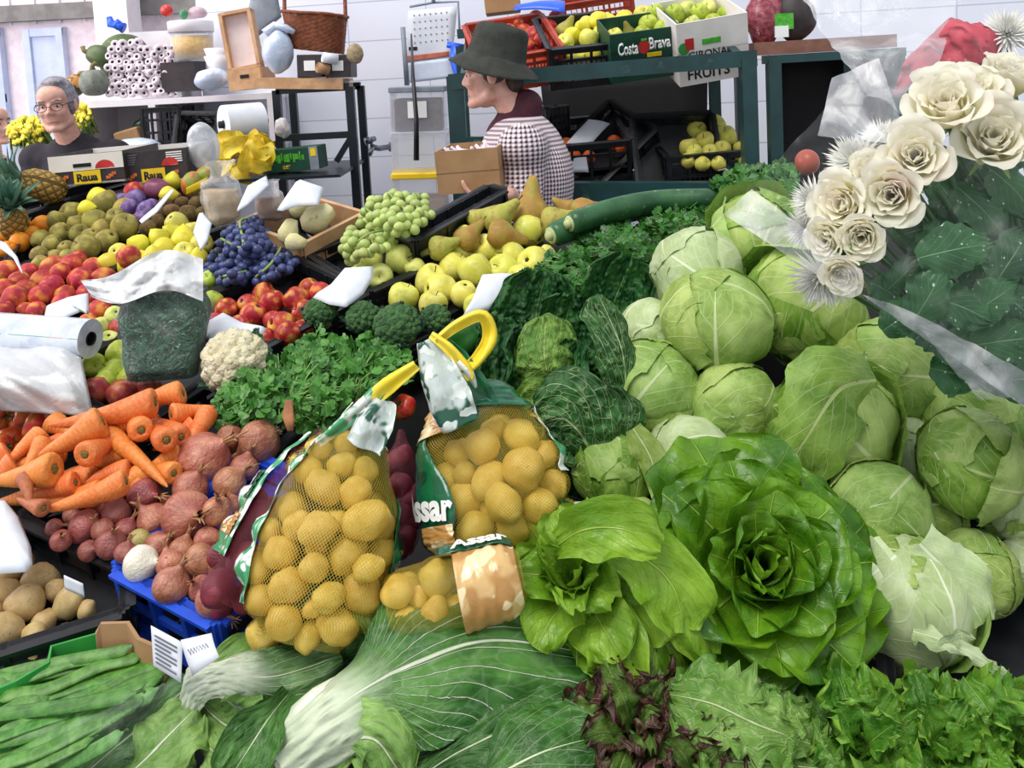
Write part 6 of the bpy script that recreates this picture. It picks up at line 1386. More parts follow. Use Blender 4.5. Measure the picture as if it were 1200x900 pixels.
# ---------------------------------------------------------------- plastic roll, bags, herb bag
a, b = S(-40, 386, .07), S(106, 397, .07); ax = (b - a).normalized(); R_ = fr(ax); o = empty('bag_roll', (a + b) / 2, 'roll of clear produce bags with printed fruit on it', 'bag roll'); r = 23 * pxm(proj(b)[2])
K['rollfilm'] = MT('rolled_plastic_film'); m = K['rollfilm']; u_, v_ = m.uv(); nn = m.noise(30, 3)
pr = (u_ - .22).abs().ramp(.05, .1, 1, 0) * m.noise(16, 2).ramp(.5, .56); cc = m.mix(m.mix('#d9a04c', '#4f9c8a', m.noise(9, 1).ramp(.45, .55)), '#8fae3c', m.noise(12, 1).ramp(.55, .6))
m.color(m.mix(m.mix('#dfe6f2', '#c3cde2', nn.ramp(.4, .7)), cc, pr)); m.set(Roughness=.22, Coat_Weight=.4); m.bump(m.noise(40, 3, dist=2), .3, .003); K['rollfilm'] = m.m
mb = MB(); n = 30; mb.tube([a.lerp(b, k / 8) for k in range(9)], r, n, cap=False); wchild('film', mb.mesh('roll'), K['rollfilm'], o); mb = MB()
mb.add([b + R_ @ V((q * cos(k * PI / 16), q * sin(k * PI / 16), 0)) for q in (r, r * .35) for k in range(32)], [(k, (k + 1) % 32, 32 + (k + 1) % 32, 32 + k) for k in range(32)]); wchild('roll_end', mb.mesh('roll_end'), K['rollfilm'], o)
mb = MB(); mb.tube([a, b + ax * .003], r * .36, 20, cap=False); wchild('core', mb.mesh('core'), K['darkgap'], o)
mb = MB()
def bagf(u, v):
    x = -50 + u * 160 - v * 20; y = 478 - v * 72 + 22 * u * (1 - v) - 12 * u; hh = .055 + .05 * sin(PI * v) * (.4 + sin(PI * min(1, u * .9 + .2))) + .035 * nz((u * 2.5, v * 2, 3)) + .022 * abs(nz((u * 4 + v * 3, v * 2, 1))) - .05 * max(0, abs(u - .5) - .38) * 4 ; return S(x, y, hh)
mb.grid(bagf, 44, 30); o = link('carrier_bag', mb.mesh('bag'), K['bagwhite']); tag(o, 'crumpled white plastic bag lying over the apples at the left edge', 'bag'); solid(o, .0006)
K['herbs'] = MT('packed_dark_herbs'); m = K['herbs']; w_ = m.noise(30, 4, dist=3.0); m.color(m.mix(m.mix('#1d3a2c', '#35604a', w_.ramp(.4, .6)), '#7fa596', m.noise(55, 3, dist=4).ramp(.58, .7))); m.set(Roughness=.35); m.bump(w_, 1.0, .01); K['herbs'] = m.m
o = empty('herb_bag', S(190, 450, 0), 'clear plastic bag stuffed with dark green herbs', 'bag'); c0 = S(192, 440, .03); dd = proj(c0)[2]
def hb(k, z0, z1, amp):
    hx, hz = 51 * pxm(dd), 98 * pxm(dd)
    def f(u, v):
        t = z0 + (z1 - z0) * v; a = u * 2 * PI; ex = lambda q, e: math.copysign(abs(q) ** e, q); wd = smooth1([(0, .80), (.3, .98), (.7, 1.02), (1, 1.0)], t); dp = smooth1([(0, .35), (.15, .6), (.7, .55), (1, .18)], t)
        q = V((hx * wd * k * ex(cos(a), .6), hx * dp * k * ex(sin(a), .7), hz * t)); q = c0 + q + V((0, .04 * t, 0)) + V((.012 * nz(q * 14), .012 * nz(q * 14 + V((5, 0, 0))), 0)) * amp; return q
    return f
mb = MB(); mb.grid(hb(.95, 0, .97, 1), 40, 24, wrap=True); n = 40; mb.f += [tuple(range(n))[::-1], tuple(24 * n + k for k in range(n))]; mb.mi += [0, 0]; wchild('herbs', mb.mesh('herbs'), K['herbs'], o)
mb = MB(); mb.grid(hb(1.03, -.02, 1.2, 1.3), 44, 30, wrap=True); wchild('film', mb.mesh('film'), K['filmthin'], o)
mb = MB(); top_ = [P(106, 345, dd), P(150, 350, dd - .03), P(238, 345, dd - .02), P(237, 318, dd + .02), P(232, 294, dd + .05), P(170, 298, dd + .05), P(110, 330, dd + .04)]
mb.grid(lambda u, v: P(108 + u * 130 - 14 * v * (1 - u), 348 - v * (50 - 30 * (1 - u) ** 2) + 8 * sin(u * 7), dd - .04 + .07 * v + .03 * nz((u * 5, v * 3, 0)) + .012 * abs(nz((u * 14, v * 8, 2)))), 40, 20); wchild('open_top', mb.mesh('bag_top'), K['bagwhite'], o)
# ================================================================ potatoes in net bags
K['net'] = MT('yellow_net'); m = K['net']; u_, v_ = m.uv(); m.color('#bfa436'); m.set(Roughness=.45)
g1 = ((u_ * 100 + v_ * 55).op('FRACT') - .5).abs(); g2 = ((u_ * 100 - v_ * 55).op('FRACT') - .5).abs(); m.clear(g1.op('MINIMUM', g2).ramp(.05, .12, 1, 0) * .9); K['net'] = m.m
K['netred'] = MT('dark_red_net'); m = K['netred']; u_, v_ = m.uv(); m.color('#6a1f30'); g1 = ((u_ * 110 + v_ * 60).op('FRACT') - .5).abs(); g2 = ((u_ * 110 - v_ * 60).op('FRACT') - .5).abs(); m.clear(g1.op('MINIMUM', g2).ramp(.08, .14, 1, 0) * .8); K['netred'] = m.m
def printed(nm, base, base2, blob_, white=.0, sc=26):
    m = MT(nm); n1 = m.noise(sc, 2); n2 = m.noise(sc * .45, 2); c = m.mix(base, base2, n2.ramp(.42, .5))
    c = m.mix(c, blob_, m.noise(sc * .8, 1).ramp(.56, .6)); m.color(c); m.set(Roughness=.22, Coat_Weight=.3); m.bump(m.noise(38, 3, dist=1.5), .4, .004); return m.m
K['filmgreen'] = printed('green_printed_film', '#0f5a3c', '#14683f', '#0c4a32'); K['filmband'] = printed('green_and_white_printed_film', '#dfe8e2', '#3f9a68', '#f2f4f0', sc=60); K['filmfoil'] = printed('silvery_green_film', '#1c5a44', '#c9d6d2', '#e6eeea', sc=60)
K['filmpic'] = printed('potato_picture_film', '#d8b377', '#b98a4c', '#efdcae', sc=40); K['yband'] = mat('yellow_plastic_band', '#efd41e', '#f5e04a', 20, rough=.3)
def net_bag(label, spec, d0, b_px, t_px, db, dt, wpx, dep, kind, where, group, lean=0, net='net', neck=.22, pk=1.02, rows=None, push=.0, wprof=None):
    """potatoes first, then a net stretched over them"""
    A0, A1 = P(*b_px, db), P(*t_px, dt); ax = (A1 - A0); L = ax.length; ax.normalize(); fw = ray(*b_px).normalized(); fw = (fw - ax * fw.dot(ax)).normalized(); rt = fw.cross(ax).normalized()
    rx = wpx / 2 * pxm((db + dt) / 2); its = []
    prof = wprof or [(0, .55), (.12, .92), (.35, 1.0), (.6, .95), (.8, .68), (.92, .35), (1, .2)]
    for x, y, dia in spec:
        # depth from the belly of the bag
        q = P(x, y, (db + dt) / 2); t = max(.02, min(.98, (q - A0).dot(ax) / L)); cen = A0 + ax * L * t; s_ = (q - cen).dot(rt) / (rx * smooth1(prof, t) + 1e-6); dz = dep * smooth1(prof, t) * sqrt(max(0, 1 - min(1, s_ * s_) * .95)); pd = proj(cen - fw * (dz - .012))[2]
        its.append([P(x, y, pd), dia / 2 * pxm(pd), x, y])
    nvis = len(its)
    for x, y, dia in spec[::2]:
        q = its[spec.index((x, y, dia))]; its.append([q[0] + fw * dep * .85 + ax * .01, q[1], x + 8, y - 6])
    relax(its, 40, (0, 0), -9, .95, .2); obs = []
    for it in its:
        k = kind if rnd.random() < .6 else kind + '2'; obs.append(reuse(PR[k], USED, TM(it[0], fr(rt * rnd.uniform(-1, 1) + ax * rnd.uniform(-.6, .6) + fw * rnd.uniform(-.4, .4)), it[1] * (pk * .93 if not k.endswith('2') else pk * 1.03))))
    pile_labels(obs[:nvis], *where, 'potato', group, rows)
    for q in obs[nvis:]: tag(q, f'{where[0]} deeper {where[1]}', 'potato', group)
    o = empty('net_bag', A0, label, 'bag of potatoes', 'net bags of potatoes')
    NU, NV = 96, 64; R_ = [[0] * NU for _ in range(NV + 1)]
    for j in range(NV + 1):
        t = j / NV; c = A0 + ax * L * t; w_ = smooth1(prof, t)
        for i in range(NU):
            a = 2 * PI * i / NU; d = rt * cos(a) - fw * sin(a); r = 1 / sqrt((cos(a) / (rx * w_)) ** 2 + (sin(a) / (dep * w_)) ** 2) * .84
            for it in its:
                q = it[0] - c; pr_ = q.dot(d); pe = (q - d * pr_).length; rr_ = it[1] * 1.10
                if pr_ > 0 and pe < rr_: r = max(r, pr_ + sqrt(rr_ * rr_ - pe * pe) + .0015)
            R_[j][i] = r
    for _ in range(2):
        R2 = [[max(R_[j][i], (R_[j][i - 1] + R_[j][(i + 1) % NU] + R_[max(j - 1, 0)][i] + R_[min(j + 1, NV)][i]) / 4) for i in range(NU)] for j in range(NV + 1)]; R_ = R2
    def hull(u, v, off=0.0):
        u = u % 1.0; x = u * NU; i = int(x) % NU; f = x - int(x); y = max(0, min(NV - 1e-6, v * NV)); j = int(y); g = y - j; r = (R_[j][i] * (1 - f) + R_[j][(i + 1) % NU] * f) * (1 - g) + (R_[j + 1][i] * (1 - f) + R_[j + 1][(i + 1) % NU] * f) * g
        a = 2 * PI * u; return A0 + ax * L * v + (rt * cos(a) - fw * sin(a)) * (r + off)
    # u: 0 = right side, .25 = towards us, .5 = left
    mb = MB(); mb.grid(lambda u, v: hull(u, v), NU, NV, wrap=True); mb.uv = {k: ((k % NU) / NU, (k // NU) / NV) for k in range(NU * (NV + 1))}; nt = wchild('net', mb.mesh('net'), K[net], o)
    return o, hull, (A0, ax, L, fw, rt)
def patch(o, hull, nm, u0, u1, v0, v1, mk, off=.004, nu=14, nv=30, wave=.0, uf=None):
    mb = MB(); mb.grid(lambda a, b: hull(*(uf(a, b) if uf else (u0 + (u1 - u0) * a, v0 + (v1 - v0) * b)), off + .003 * nz((a * 5, b * 9, 3)) + wave * abs(sin(b * 9 + a * 2))), nu, nv); ob = wchild(nm, mb.mesh(nm), K[mk], o); solid(ob, .0004); return ob
def strip(o, nm, pts, w_, mk, nrm=(0, -1, .2), t=.0006, wob=.004, cr=12):
    sp = crom(pts, cr * 2); N = V(nrm); ws = w_ if isinstance(w_, list) else [w_, w_]; mb = MB(); n = len(sp) - 1
    def f(u, v):
        i = min(n, int(round(v * n))); tt = (sp[min(i + 1, n)] - sp[max(i - 1, 0)]).normalized(); s_ = tt.cross(N).normalized(); k = lerp1([(j / (len(ws) - 1), x) for j, x in enumerate(ws)], v); q = sp[i] + s_ * (u - .5) * k; return q + N.normalized() * wob * (nz(q * 45) + sin(u * 6))
    mb.grid(f, 8, n); ob = wchild(nm, mb.mesh(nm), K[mk], o); solid(ob, t); return ob
B1 = [(350, 535, 30), (405, 510, 28), (372, 515, 28), (425, 540, 30), (371, 609, 42), (382, 560, 42), (428, 598, 50), (409, 639, 46), (367, 654, 34), (337, 675, 44), (301, 652, 40), (330, 632, 40), (424, 681, 50), (384, 690, 38), (305, 692, 36), (331, 717, 42), (307, 735, 40), (394, 722, 46), (447, 636, 34), (436, 708, 36), (360, 735, 34), (341, 586, 38), (413, 566, 38), (366, 702, 24), (345, 609, 34), (447, 608, 32), (316, 612, 32), (360, 540, 32), (400, 535, 32), (428, 655, 34), (370, 630, 28), (395, 600, 28)]
o, hu, fr1 = net_bag('biggest yellow net bag of potatoes, in front of the onions', B1, 1.13, (352, 756), (430, 470), 1.10, 1.24, 182, .085, 'poty', ('yellow potato', 'in the biggest net bag'), 'potatoes in the biggest net bag', rows=7, wprof=[(0, .55), (.12, .92), (.35, 1.0), (.55, .92), (.75, .62), (.9, .28), (1, .15)])
patch(o, hu, 'printed_band', 0, 0, 0, 0, 'filmband', .004, uf=lambda a, b: (.50 + .045 * a - .02 * b, .10 + .88 * b))
patch(o, hu, 'green_side_film', 0, 0, 0, 0, 'filmgreen', .003, uf=lambda a, b: (.03 - .13 * a, .30 + .32 * b))
patch(o, hu, 'back_film', .56, .96, .06, .86, 'filmgreen', -.002)
patch(o, hu, 'top_film', 0, 0, 0, 0, 'filmfoil', .005, uf=lambda a, b: (-.02 + .22 * a * (1 - .3 * b), .84 + .15 * b))
def on_hull(hu, u, v, su, sv, rot=0, off=.007):
    return lambda a, b: hu(u - (a * cos(rot) - b * sin(rot)) * su, v + (a * sin(rot) + b * cos(rot)) * sv, off)
text('Assar', .060, .026, None, K['whiteink'], o, bold=.03, fn=on_hull(hu, .08, .90, 1.9, 3.2, 1.2))
text('Assar', .05, .018, None, K['whiteink'], o, bold=.02, fn=on_hull(hu, -.015, .36, 1.6, 3.2, .6))
strip(o, 'yellow_band', [P(395, 505, 1.20), P(425, 478, 1.20), P(455, 452, 1.20), P(488, 428, 1.21)], [.012, .022, .024, .014], 'yband'); strip(o, 'white_film_edge', [P(372, 520, 1.19), P(410, 490, 1.19), P(440, 462, 1.2), P(462, 440, 1.21)], [.01, .02, .02, .01], 'filmband')
strip(o, 'silvery_neck', [P(425, 525, 1.17), P(440, 495, 1.18), P(452, 470, 1.2)], [.05, .05, .03], 'filmfoil', wob=.012)
B2 = [(607, 502, 44), (565, 515, 40), (611, 540, 48), (569, 551, 44), (544, 574, 42), (590, 580, 44), (630, 584, 40), (648, 557, 36), (656, 598, 34), (556, 609, 40), (599, 607, 38), (632, 620, 38), (586, 634, 40), (523, 548, 32), (534, 523, 30), (636, 522, 34), (580, 495, 30), (545, 545, 26), (615, 562, 28), (575, 585, 26), (620, 600, 26), (545, 630, 34)]
o, hu, fr2_ = net_bag('second yellow net bag of potatoes, against the savoy cabbage', B2, 1.22, (580, 652), (560, 448), 1.22, 1.32, 190, .08, 'poty', ('yellow potato', 'in the net bag against the savoy'), 'potatoes in the net bag against the savoy', rows=6, wprof=[(0, .7), (.12, .95), (.35, 1.0), (.6, .95), (.8, .75), (.92, .5), (1, .3)])
patch(o, hu, 'green_side_film', 0, 0, 0, 0, 'filmgreen', .006, uf=lambda a, b: (.62 - (.22 + .05 * sin(b * 5)) * a, .02 + .80 * b))
patch(o, hu, 'back_film', .60, .96, .06, .86, 'filmgreen', -.002)
patch(o, hu, 'green_top_film', 0, 0, 0, 0, 'filmgreen', .006, uf=lambda a, b: (.02 + .40 * a, .84 + .15 * b - .04 * (1 - a) * (1 - b)))
patch(o, hu, 'potato_picture', 0, 0, 0, 0, 'filmpic', .009, uf=lambda a, b: (.53 - .17 * a, .66 + .20 * b + .04 * a))
patch(o, hu, 'lower_picture', 0, 0, 0, 0, 'filmpic', .009, uf=lambda a, b: (.46 - .10 * a, .03 + .16 * b))
text('Assar', .085, .036, None, K['whiteink'], o, bold=.04, fn=on_hull(hu, .435, .30, 2.0, 4.4, -.10, .011))
patch(o, hu, 'white_edge', 0, 0, 0, 0, 'filmband', .006, uf=lambda a, b: (-.01 + .025 * a, .42 + .42 * b)); 
strip(o, 'foil_flap', [P(540, 500, 1.22), P(528, 470, 1.22), P(515, 440, 1.23), P(500, 398, 1.25)], [.05, .062, .055, .03], 'filmfoil', wob=.010); strip(o, 'green_flap', [P(560, 490, 1.25), P(545, 460, 1.25), P(525, 425, 1.26), P(508, 395, 1.27)], [.07, .07, .06, .02], 'filmgreen', wob=.010)
strip(o, 'yellow_handle', [P(512, 400, 1.25), P(535, 382, 1.26), P(565, 370, 1.27), P(574, 395, 1.27), P(560, 420, 1.26), P(542, 436, 1.25)], [.012, .016, .018, .022, .018, .016], 'yband', wob=.006); strip(o, 'yellow_handle', [P(505, 392, 1.25), P(525, 408, 1.24), P(545, 432, 1.24), P(552, 445, 1.24)], [.01, .016, .018, .01], 'yband')
strip(o, 'white_film_tip', [P(535, 425, 1.24), P(548, 440, 1.24), P(556, 455, 1.25)], [.02, .02, .008], 'filmband')
B3 = [(468, 687, 38), (510, 671, 44), (510, 703, 36), (472, 715, 36), (491, 715, 32), (455, 710, 30), (530, 700, 30), (488, 690, 26)]
o, hu, f3 = net_bag('small net bag of potatoes lying in front, mostly behind the chard', B3, 1.09, (455, 712), (612, 672), 1.10, 1.12, 95, .05, 'poty', ('yellow potato', 'in the small front net bag'), 'potatoes in the small front net bag', rows=2, wprof=[(0, .7), (.12, .95), (.5, 1.0), (.85, .95), (1, .7)])
patch(o, hu, 'printed_band', 0, 0, 0, 0, 'filmpic', .008, uf=lambda a, b: (.02 + .40 * a, .52 + .45 * b)); patch(o, hu, 'green_band', 0, 0, 0, 0, 'filmgreen', .010, uf=lambda a, b: (.40 + .11 * a, .42 + .55 * b))
text('Assar', .085, .026, None, K['whiteink'], o, bold=.04, fn=lambda a, b: hu(.435 + b * 2.6, .73 + a * 5.0, .015))
BR = [(305, 594, 36), (282, 617, 38), (265, 642, 34), (263, 676, 46), (278, 652, 36), (298, 575, 30), (258, 700, 30), (290, 640, 32), (280, 690, 30)]
o, hu, f4 = net_bag('net bag of red potatoes behind the biggest yellow bag', BR, 1.18, (275, 712), (380, 505), 1.16, 1.27, 100, .055, 'potr', ('red potato', 'in the red net bag'), 'red potatoes in the red net bag', net='netred', rows=4)
patch(o, hu, 'printed_band', 0, 0, 0, 0, 'filmband', .005, uf=lambda a, b: (.58 - .17 * a, .20 + .76 * b)); patch(o, hu, 'green_print', 0, 0, 0, 0, 'filmgreen', .008, uf=lambda a, b: (.55 - .10 * a, .50 + .17 * b)); patch(o, hu, 'potato_picture', 0, 0, 0, 0, 'filmpic', .008, uf=lambda a, b: (.54 - .11 * a, .30 + .12 * b))
text('Assar', .05, .02, None, K['whiteink'], o, bold=.03, fn=on_hull(hu, .50, .57, 2.2, 4.2, 1.0, .011))
BR2 = [(464, 530, 26), (470, 560, 28), (468, 592, 28), (476, 618, 26), (466, 635, 24), (484, 600, 24), (480, 575, 24)]
o, hu, f5 = net_bag('net bag of red potatoes squeezed between the two yellow bags', BR2, 1.27, (472, 650), (470, 505), 1.24, 1.34, 50, .05, 'potr', ('red potato', 'squeezed between the two yellow bags'), 'red potatoes between the yellow bags', net='netred', rows=7)
pour('tom', [(472, 468, 32), (566, 432, 22)], 'red tomato', 'by the yellow bag handles', 'tomato', 'tomatoes by the yellow bag handles', h=.08, rows=1)
mb = MB(); sheet(mb, [P(668, 614, 1.25), P(712, 616, 1.24), P(700, 590, 1.27), P(672, 588, 1.27)], 8, 6, .01, .01); o = link('bag_corner', mb.mesh('film'), K['filmband']); solid(o, .001); tag(o, 'green and white bag corner sticking out beside the small lettuce', 'bag')
# ================================================================ leafy greens in front
LM = {}
LM['cab'] = leaf_mat('cabbage_leaf', '#7fa043', '#a9c46d', '#cbd8a0', 6, .55, .055, .05, .18, 9, .5, .35, .1, bump=.4, var=.10, veinfade=.5, hue=.012)
LM['cabpale'] = leaf_mat('pale_cabbage_leaf', '#a9bf83', '#c6d6a8', '#dde6c6', 6, .55, .055, .05, .18, 9, .5, .35, .1, bump=.4, var=.07, veinfade=.5, hue=.008)
LM['cabgreen'] = leaf_mat('green_cabbage_leaf', '#5f8a26', '#8db24a', '#b9cd84', 6, .55, .055, .05, .18, 9, .45, .4, .1, bump=.5, var=.08, veinfade=.7, dots='#6a7a3a')
LM['butter'] = leaf_mat('butterhead_leaf', '#3d720c', '#6d9f20', '#93bb40', 6, .6, .05, .04, .07, 7, .34, .5, .22, bump=.8, var=.10, veinfade=.5, bd=.006)
LM['butterlight'] = leaf_mat('light_lettuce_leaf', '#6a9c1e', '#94be3a', '#b2d05c', 6, .6, .05, .04, .07, 7, .36, .45, .25, bump=.8, var=.10, veinfade=.5, bd=.006)
LM['savoy'] = leaf_mat('savoy_leaf', '#174c22', '#3a7434', '#6d9a55', 7, .6, .05, .04, 0, 26, .5, .4, .1, bump=1.0, var=.15, veinfade=.5, bd=.008, blister=95)
LM['savoyback'] = leaf_mat('savoy_leaf_underside', '#1d4f20', '#35702e', '#b4cc96', 6, .75, .05, .055, .4, 15, .5, .35, .1, bump=.8, var=.1, veinfade=1, bd=.008, blister=75)
LM['savoylight'] = leaf_mat('savoy_heart_leaf', '#4f8428', '#86b148', '#bcd486', 6, .6, .05, .06, .5, 15, .5, .35, .12, bump=.9, var=.1, veinfade=.9, bd=.008, blister=85)
LM['chard'] = leaf_mat('chard_leaf', '#2c661f', '#5b9140', '#d8e6c8', 7, .7, .05, .085, .08, 12, .45, .4, .15, bump=.9, fan=.34, veinfade=.95, bd=.006, var=.08, wbase=(.34, .58))
LM['chardw'] = leaf_mat('white_ribbed_chard_leaf', '#3f6c34', '#669050', '#dde8d0', 6, .7, .05, .085, .08, 12, .45, .4, .15, bump=.9, fan=.45, veinfade=.95, bd=.006, var=.06, wbase=(.62, .85))
LM['chard2'] = leaf_mat('chard_side_leaf', '#2a5c1e', '#4d8535', '#c9dcb0', 5, .8, .05, .035, .08, 12, .42, .45, .15, bump=.9, veinfade=.9, bd=.006, var=.1)
LM['chardlight'] = leaf_mat('chard_heart_leaf', '#6f9f45', '#94bd63', '#dde8c6', 5, .8, .07, .04, .08, 12, .45, .4, .2, bump=.8, veinfade=.8, bd=.005, var=.1)
LM['stalk'] = mat('white_stalk', '#cfdcbd', '#e9efe0', 22, .3, .7, .4, .4, bump=.25, bscale=120, sss=.1, c3='#b9a98c', s3=35, lo3=.72, hi3=.8)
LM['lollo'] = leaf_mat('batavia_leaf', '#5d9130', '#8fb95a', '#bdd693', 7, .7, .05, .035, .3, 9, .4, .4, .22, bump=.8, veinfade=.7, bd=.006, var=.1)
LM['curly'] = leaf_mat('curly_lettuce_leaf', '#3f7a1c', '#69a02f', '#93bf55', 6, .7, .05, .04, .2, 9, .38, .45, .22, bump=.8, veinfade=.5, var=.12, edge='#7fae3a', edgelo=.9)
LM['redleaf'] = leaf_mat('red_lettuce_leaf', '#3c5f1f', '#6a8c38', '#96ad62', 6, .7, .05, .04, .2, 9, .38, .45, .2, bump=.8, veinfade=.5, var=.15, edge='#4a2426', edgelo=.55)

# ---------------------------------------------------------------- white cabbages
def cabbage_proto(seed, lm, lm2=None, nw=5, flat=.9, flare=.03, loose=0):
    rr = random.Random(seed); R = .085
    root = empty('white_cabbage')
    mb = MB()
    def core(u, v):
        th = v * PI; a = u * 2 * PI; d = V((sin(th) * cos(a), sin(th) * sin(a), -cos(th)))
        r = R * (.97 + .05 * nz(d * 2 + V((seed, 0, 0))) + .012 * nz(d * 6))
        return V((d.x * r, d.y * r, d.z * r * flat))
    mb.grid(core, 32, 20, wrap=True)
    link('heart', mb.mesh('cabbage_heart'), LM[lm], root)
    for k in range(nw):
        mb = MB(); ph = k * 2.4 + rr.uniform(-.3, .3); th1 = rr.uniform(2.7, 3.6) - (.25 * k if k > 2 else 0)
        bm_ = rr.uniform(1.0, 1.3); sd = rr.uniform(0, 50); last = k >= nw - loose
        pl = V((cos(ph), sin(ph), 0)); side = V((-sin(ph), cos(ph), 0))
        def f(u, v):
            x = 2 * u - 1; th = .15 + v * th1
            d = pl * sin(th) + V((0, 0, -1)) * cos(th)
            be = x * bm_ * (smooth1([(0, .35), (.45, 1), (.8, .95), (1, .45)], v)) * (1 + .14 * nz((v * 4 + sd, x, 1)))
            d = d * cos(be) + side * sin(be)
            e = max(abs(x) ** 6, smooth1([(.8, 0), (1, 1)], v))
            r = R * (1.0 + .014 * k + .05 * nz(d * 2.2 + V((seed, 0, 0))) + flare * e * (.8 + .9 * nz(d * 4 + V((sd, 0, 0)))))
            r += R * (.036 * nz((x * 3, v * 2.2, sd)) + .024 * nz((x * 9, v * 4, sd)) + .010 * nz((x * 16, v * 11, sd)))        # puckers between the ribs
            r += R * .02 * (1 - min(1, abs(x) * 9)) * (1 - v)                                   # raised midrib
            if last: r += R * .22 * max(0, v - .55) * (1 + abs(x))
            return V((d.x * r, d.y * r, d.z * r * flat))
        mb.grid(f, 26, 26)
        link('wrapper_leaf', mb.mesh('cabbage_leaf'), LM[lm2 or lm] if k % 2 else LM[lm], root)
    mb = MB(); mb.tube([(0, 0, -R * flat * .9), (0, 0, -R * flat * 1.06)], [R * .2, R * .17], 10)
    link('stem', mb.mesh('cut_stem'), LM['stalk'], root)
    return root
cabP = {'g': cabbage_proto(1, 'cab'), 'h': cabbage_proto(5, 'cab', 'cabgreen', 6, .84, .06, 1), 'p': cabbage_proto(9, 'cabpale'), 'q': cabbage_proto(14, 'cabpale', 'cab', 6, 1.0, .05, 2),
        'd': cabbage_proto(21, 'cabgreen', 'cab', 6, .85, .06, 1)}
# centre pixel, size in photo pixels, kind, where the top of the head points (x right, y away, z up), label
CAB = [
 (820, 318, 104, 'p', (-.6, -.2, .5), 'pale round cabbage at the upper left of the heap, below the parsley'),
 (888, 285, 112, 'd', (.1, -.5, .6), 'bright green loose-leaved cabbage at the top, under the corner of cellophane'),
 (848, 378, 116, 'g', (-.1, -.4, .9), 'upright green cabbage between the pale top cabbage and the biggest one'),
 (940, 398, 136, 'h', (-.7, -.8, -.3), 'biggest light green cabbage just below the white chrysanthemum'),
 (776, 393, 78, 'p', (-.8, -.3, .3), 'small pale cabbage next to the savoy, above a wide smooth one'),
 (790, 466, 108, 'g', (.4, -.6, .9), 'wide smooth cabbage right beside the savoy cabbage'),
 (881, 484, 104, 'g', (.3, -.9, .2), 'wrinkled green cabbage directly below the biggest cabbage'),
 (812, 546, 100, 'p', (-.3, -.6, .8), 'pale wrinkled cabbage above the big butterhead lettuce, left side'),
 (955, 512, 132, 'h', (-.5, -.6, .6), 'cabbage draped with a torn spotted outer leaf, middle of the heap'),
 (856, 578, 92, 'p', (.3, -.3, .9), 'pale cabbage half hidden behind the top of the butterhead lettuce'),
 (735, 556, 96, 'd', (.5, -.5, .6), 'green cabbage with a loose side leaf under the savoy'),
 (1036, 438, 116, 'g', (-.2, -.9, .3), 'light green cabbage touching the lower edge of the cellophane, left one'),
 (1109, 484, 112, 'h', (-.3, -.8, .6), 'light green cabbage under the cellophane with a knotted leaf on top'),
 (1058, 526, 80, 'p', (.2, -.4, .9), 'small whitish cabbage between the spotted one and the knotted one'),
 (1142, 556, 110, 'd', (-.8, -.3, .3), 'dark yellow-green cabbage near the right edge'),
 (1172, 602, 98, 'q', (-.2, -.9, .3), 'pale cabbage with curled top leaf at the right edge'),
 (1025, 580, 108, 'g', (-.2, -.8, .6), 'striped green cabbage above the tall white one'),
 (1088, 600, 76, 'd', (.6, -.4, .5), 'small green cabbage behind the tall white one'),
 (1062, 682, 132, 'q', (.2, -.4, .95), 'tall whitish cabbage with peeling leaves right of the butterhead lettuce'),
 (1147, 676, 92, 'g', (.1, -.7, .6), 'small green cabbage at the lower right corner of the heap'),
 (1194, 492, 64, 'g', (.2, -.7, .6), 'cabbage cut by the right edge under the bouquet'),
 (950, 586, 66, 'p', (.1, -.7, .6), 'small pale cabbage tucked under the spotted one'),
 (1198, 648, 60, 'p', (.1, -.7, .6), 'pale cabbage cut by the right edge, beside the black crate'),
 (1122, 728, 62, 'p', (.3, -.7, .3), 'little whitish cabbage lying lowest on the black crate rim'),
 (744, 606, 64, 'g', (.1, -.7, .6), 'cabbage peeping out between the savoy and the butterhead lettuce'),
]
its = heap(CAB, .0, -.12, Cb, (.054, .68), .94, 50)
used = {}
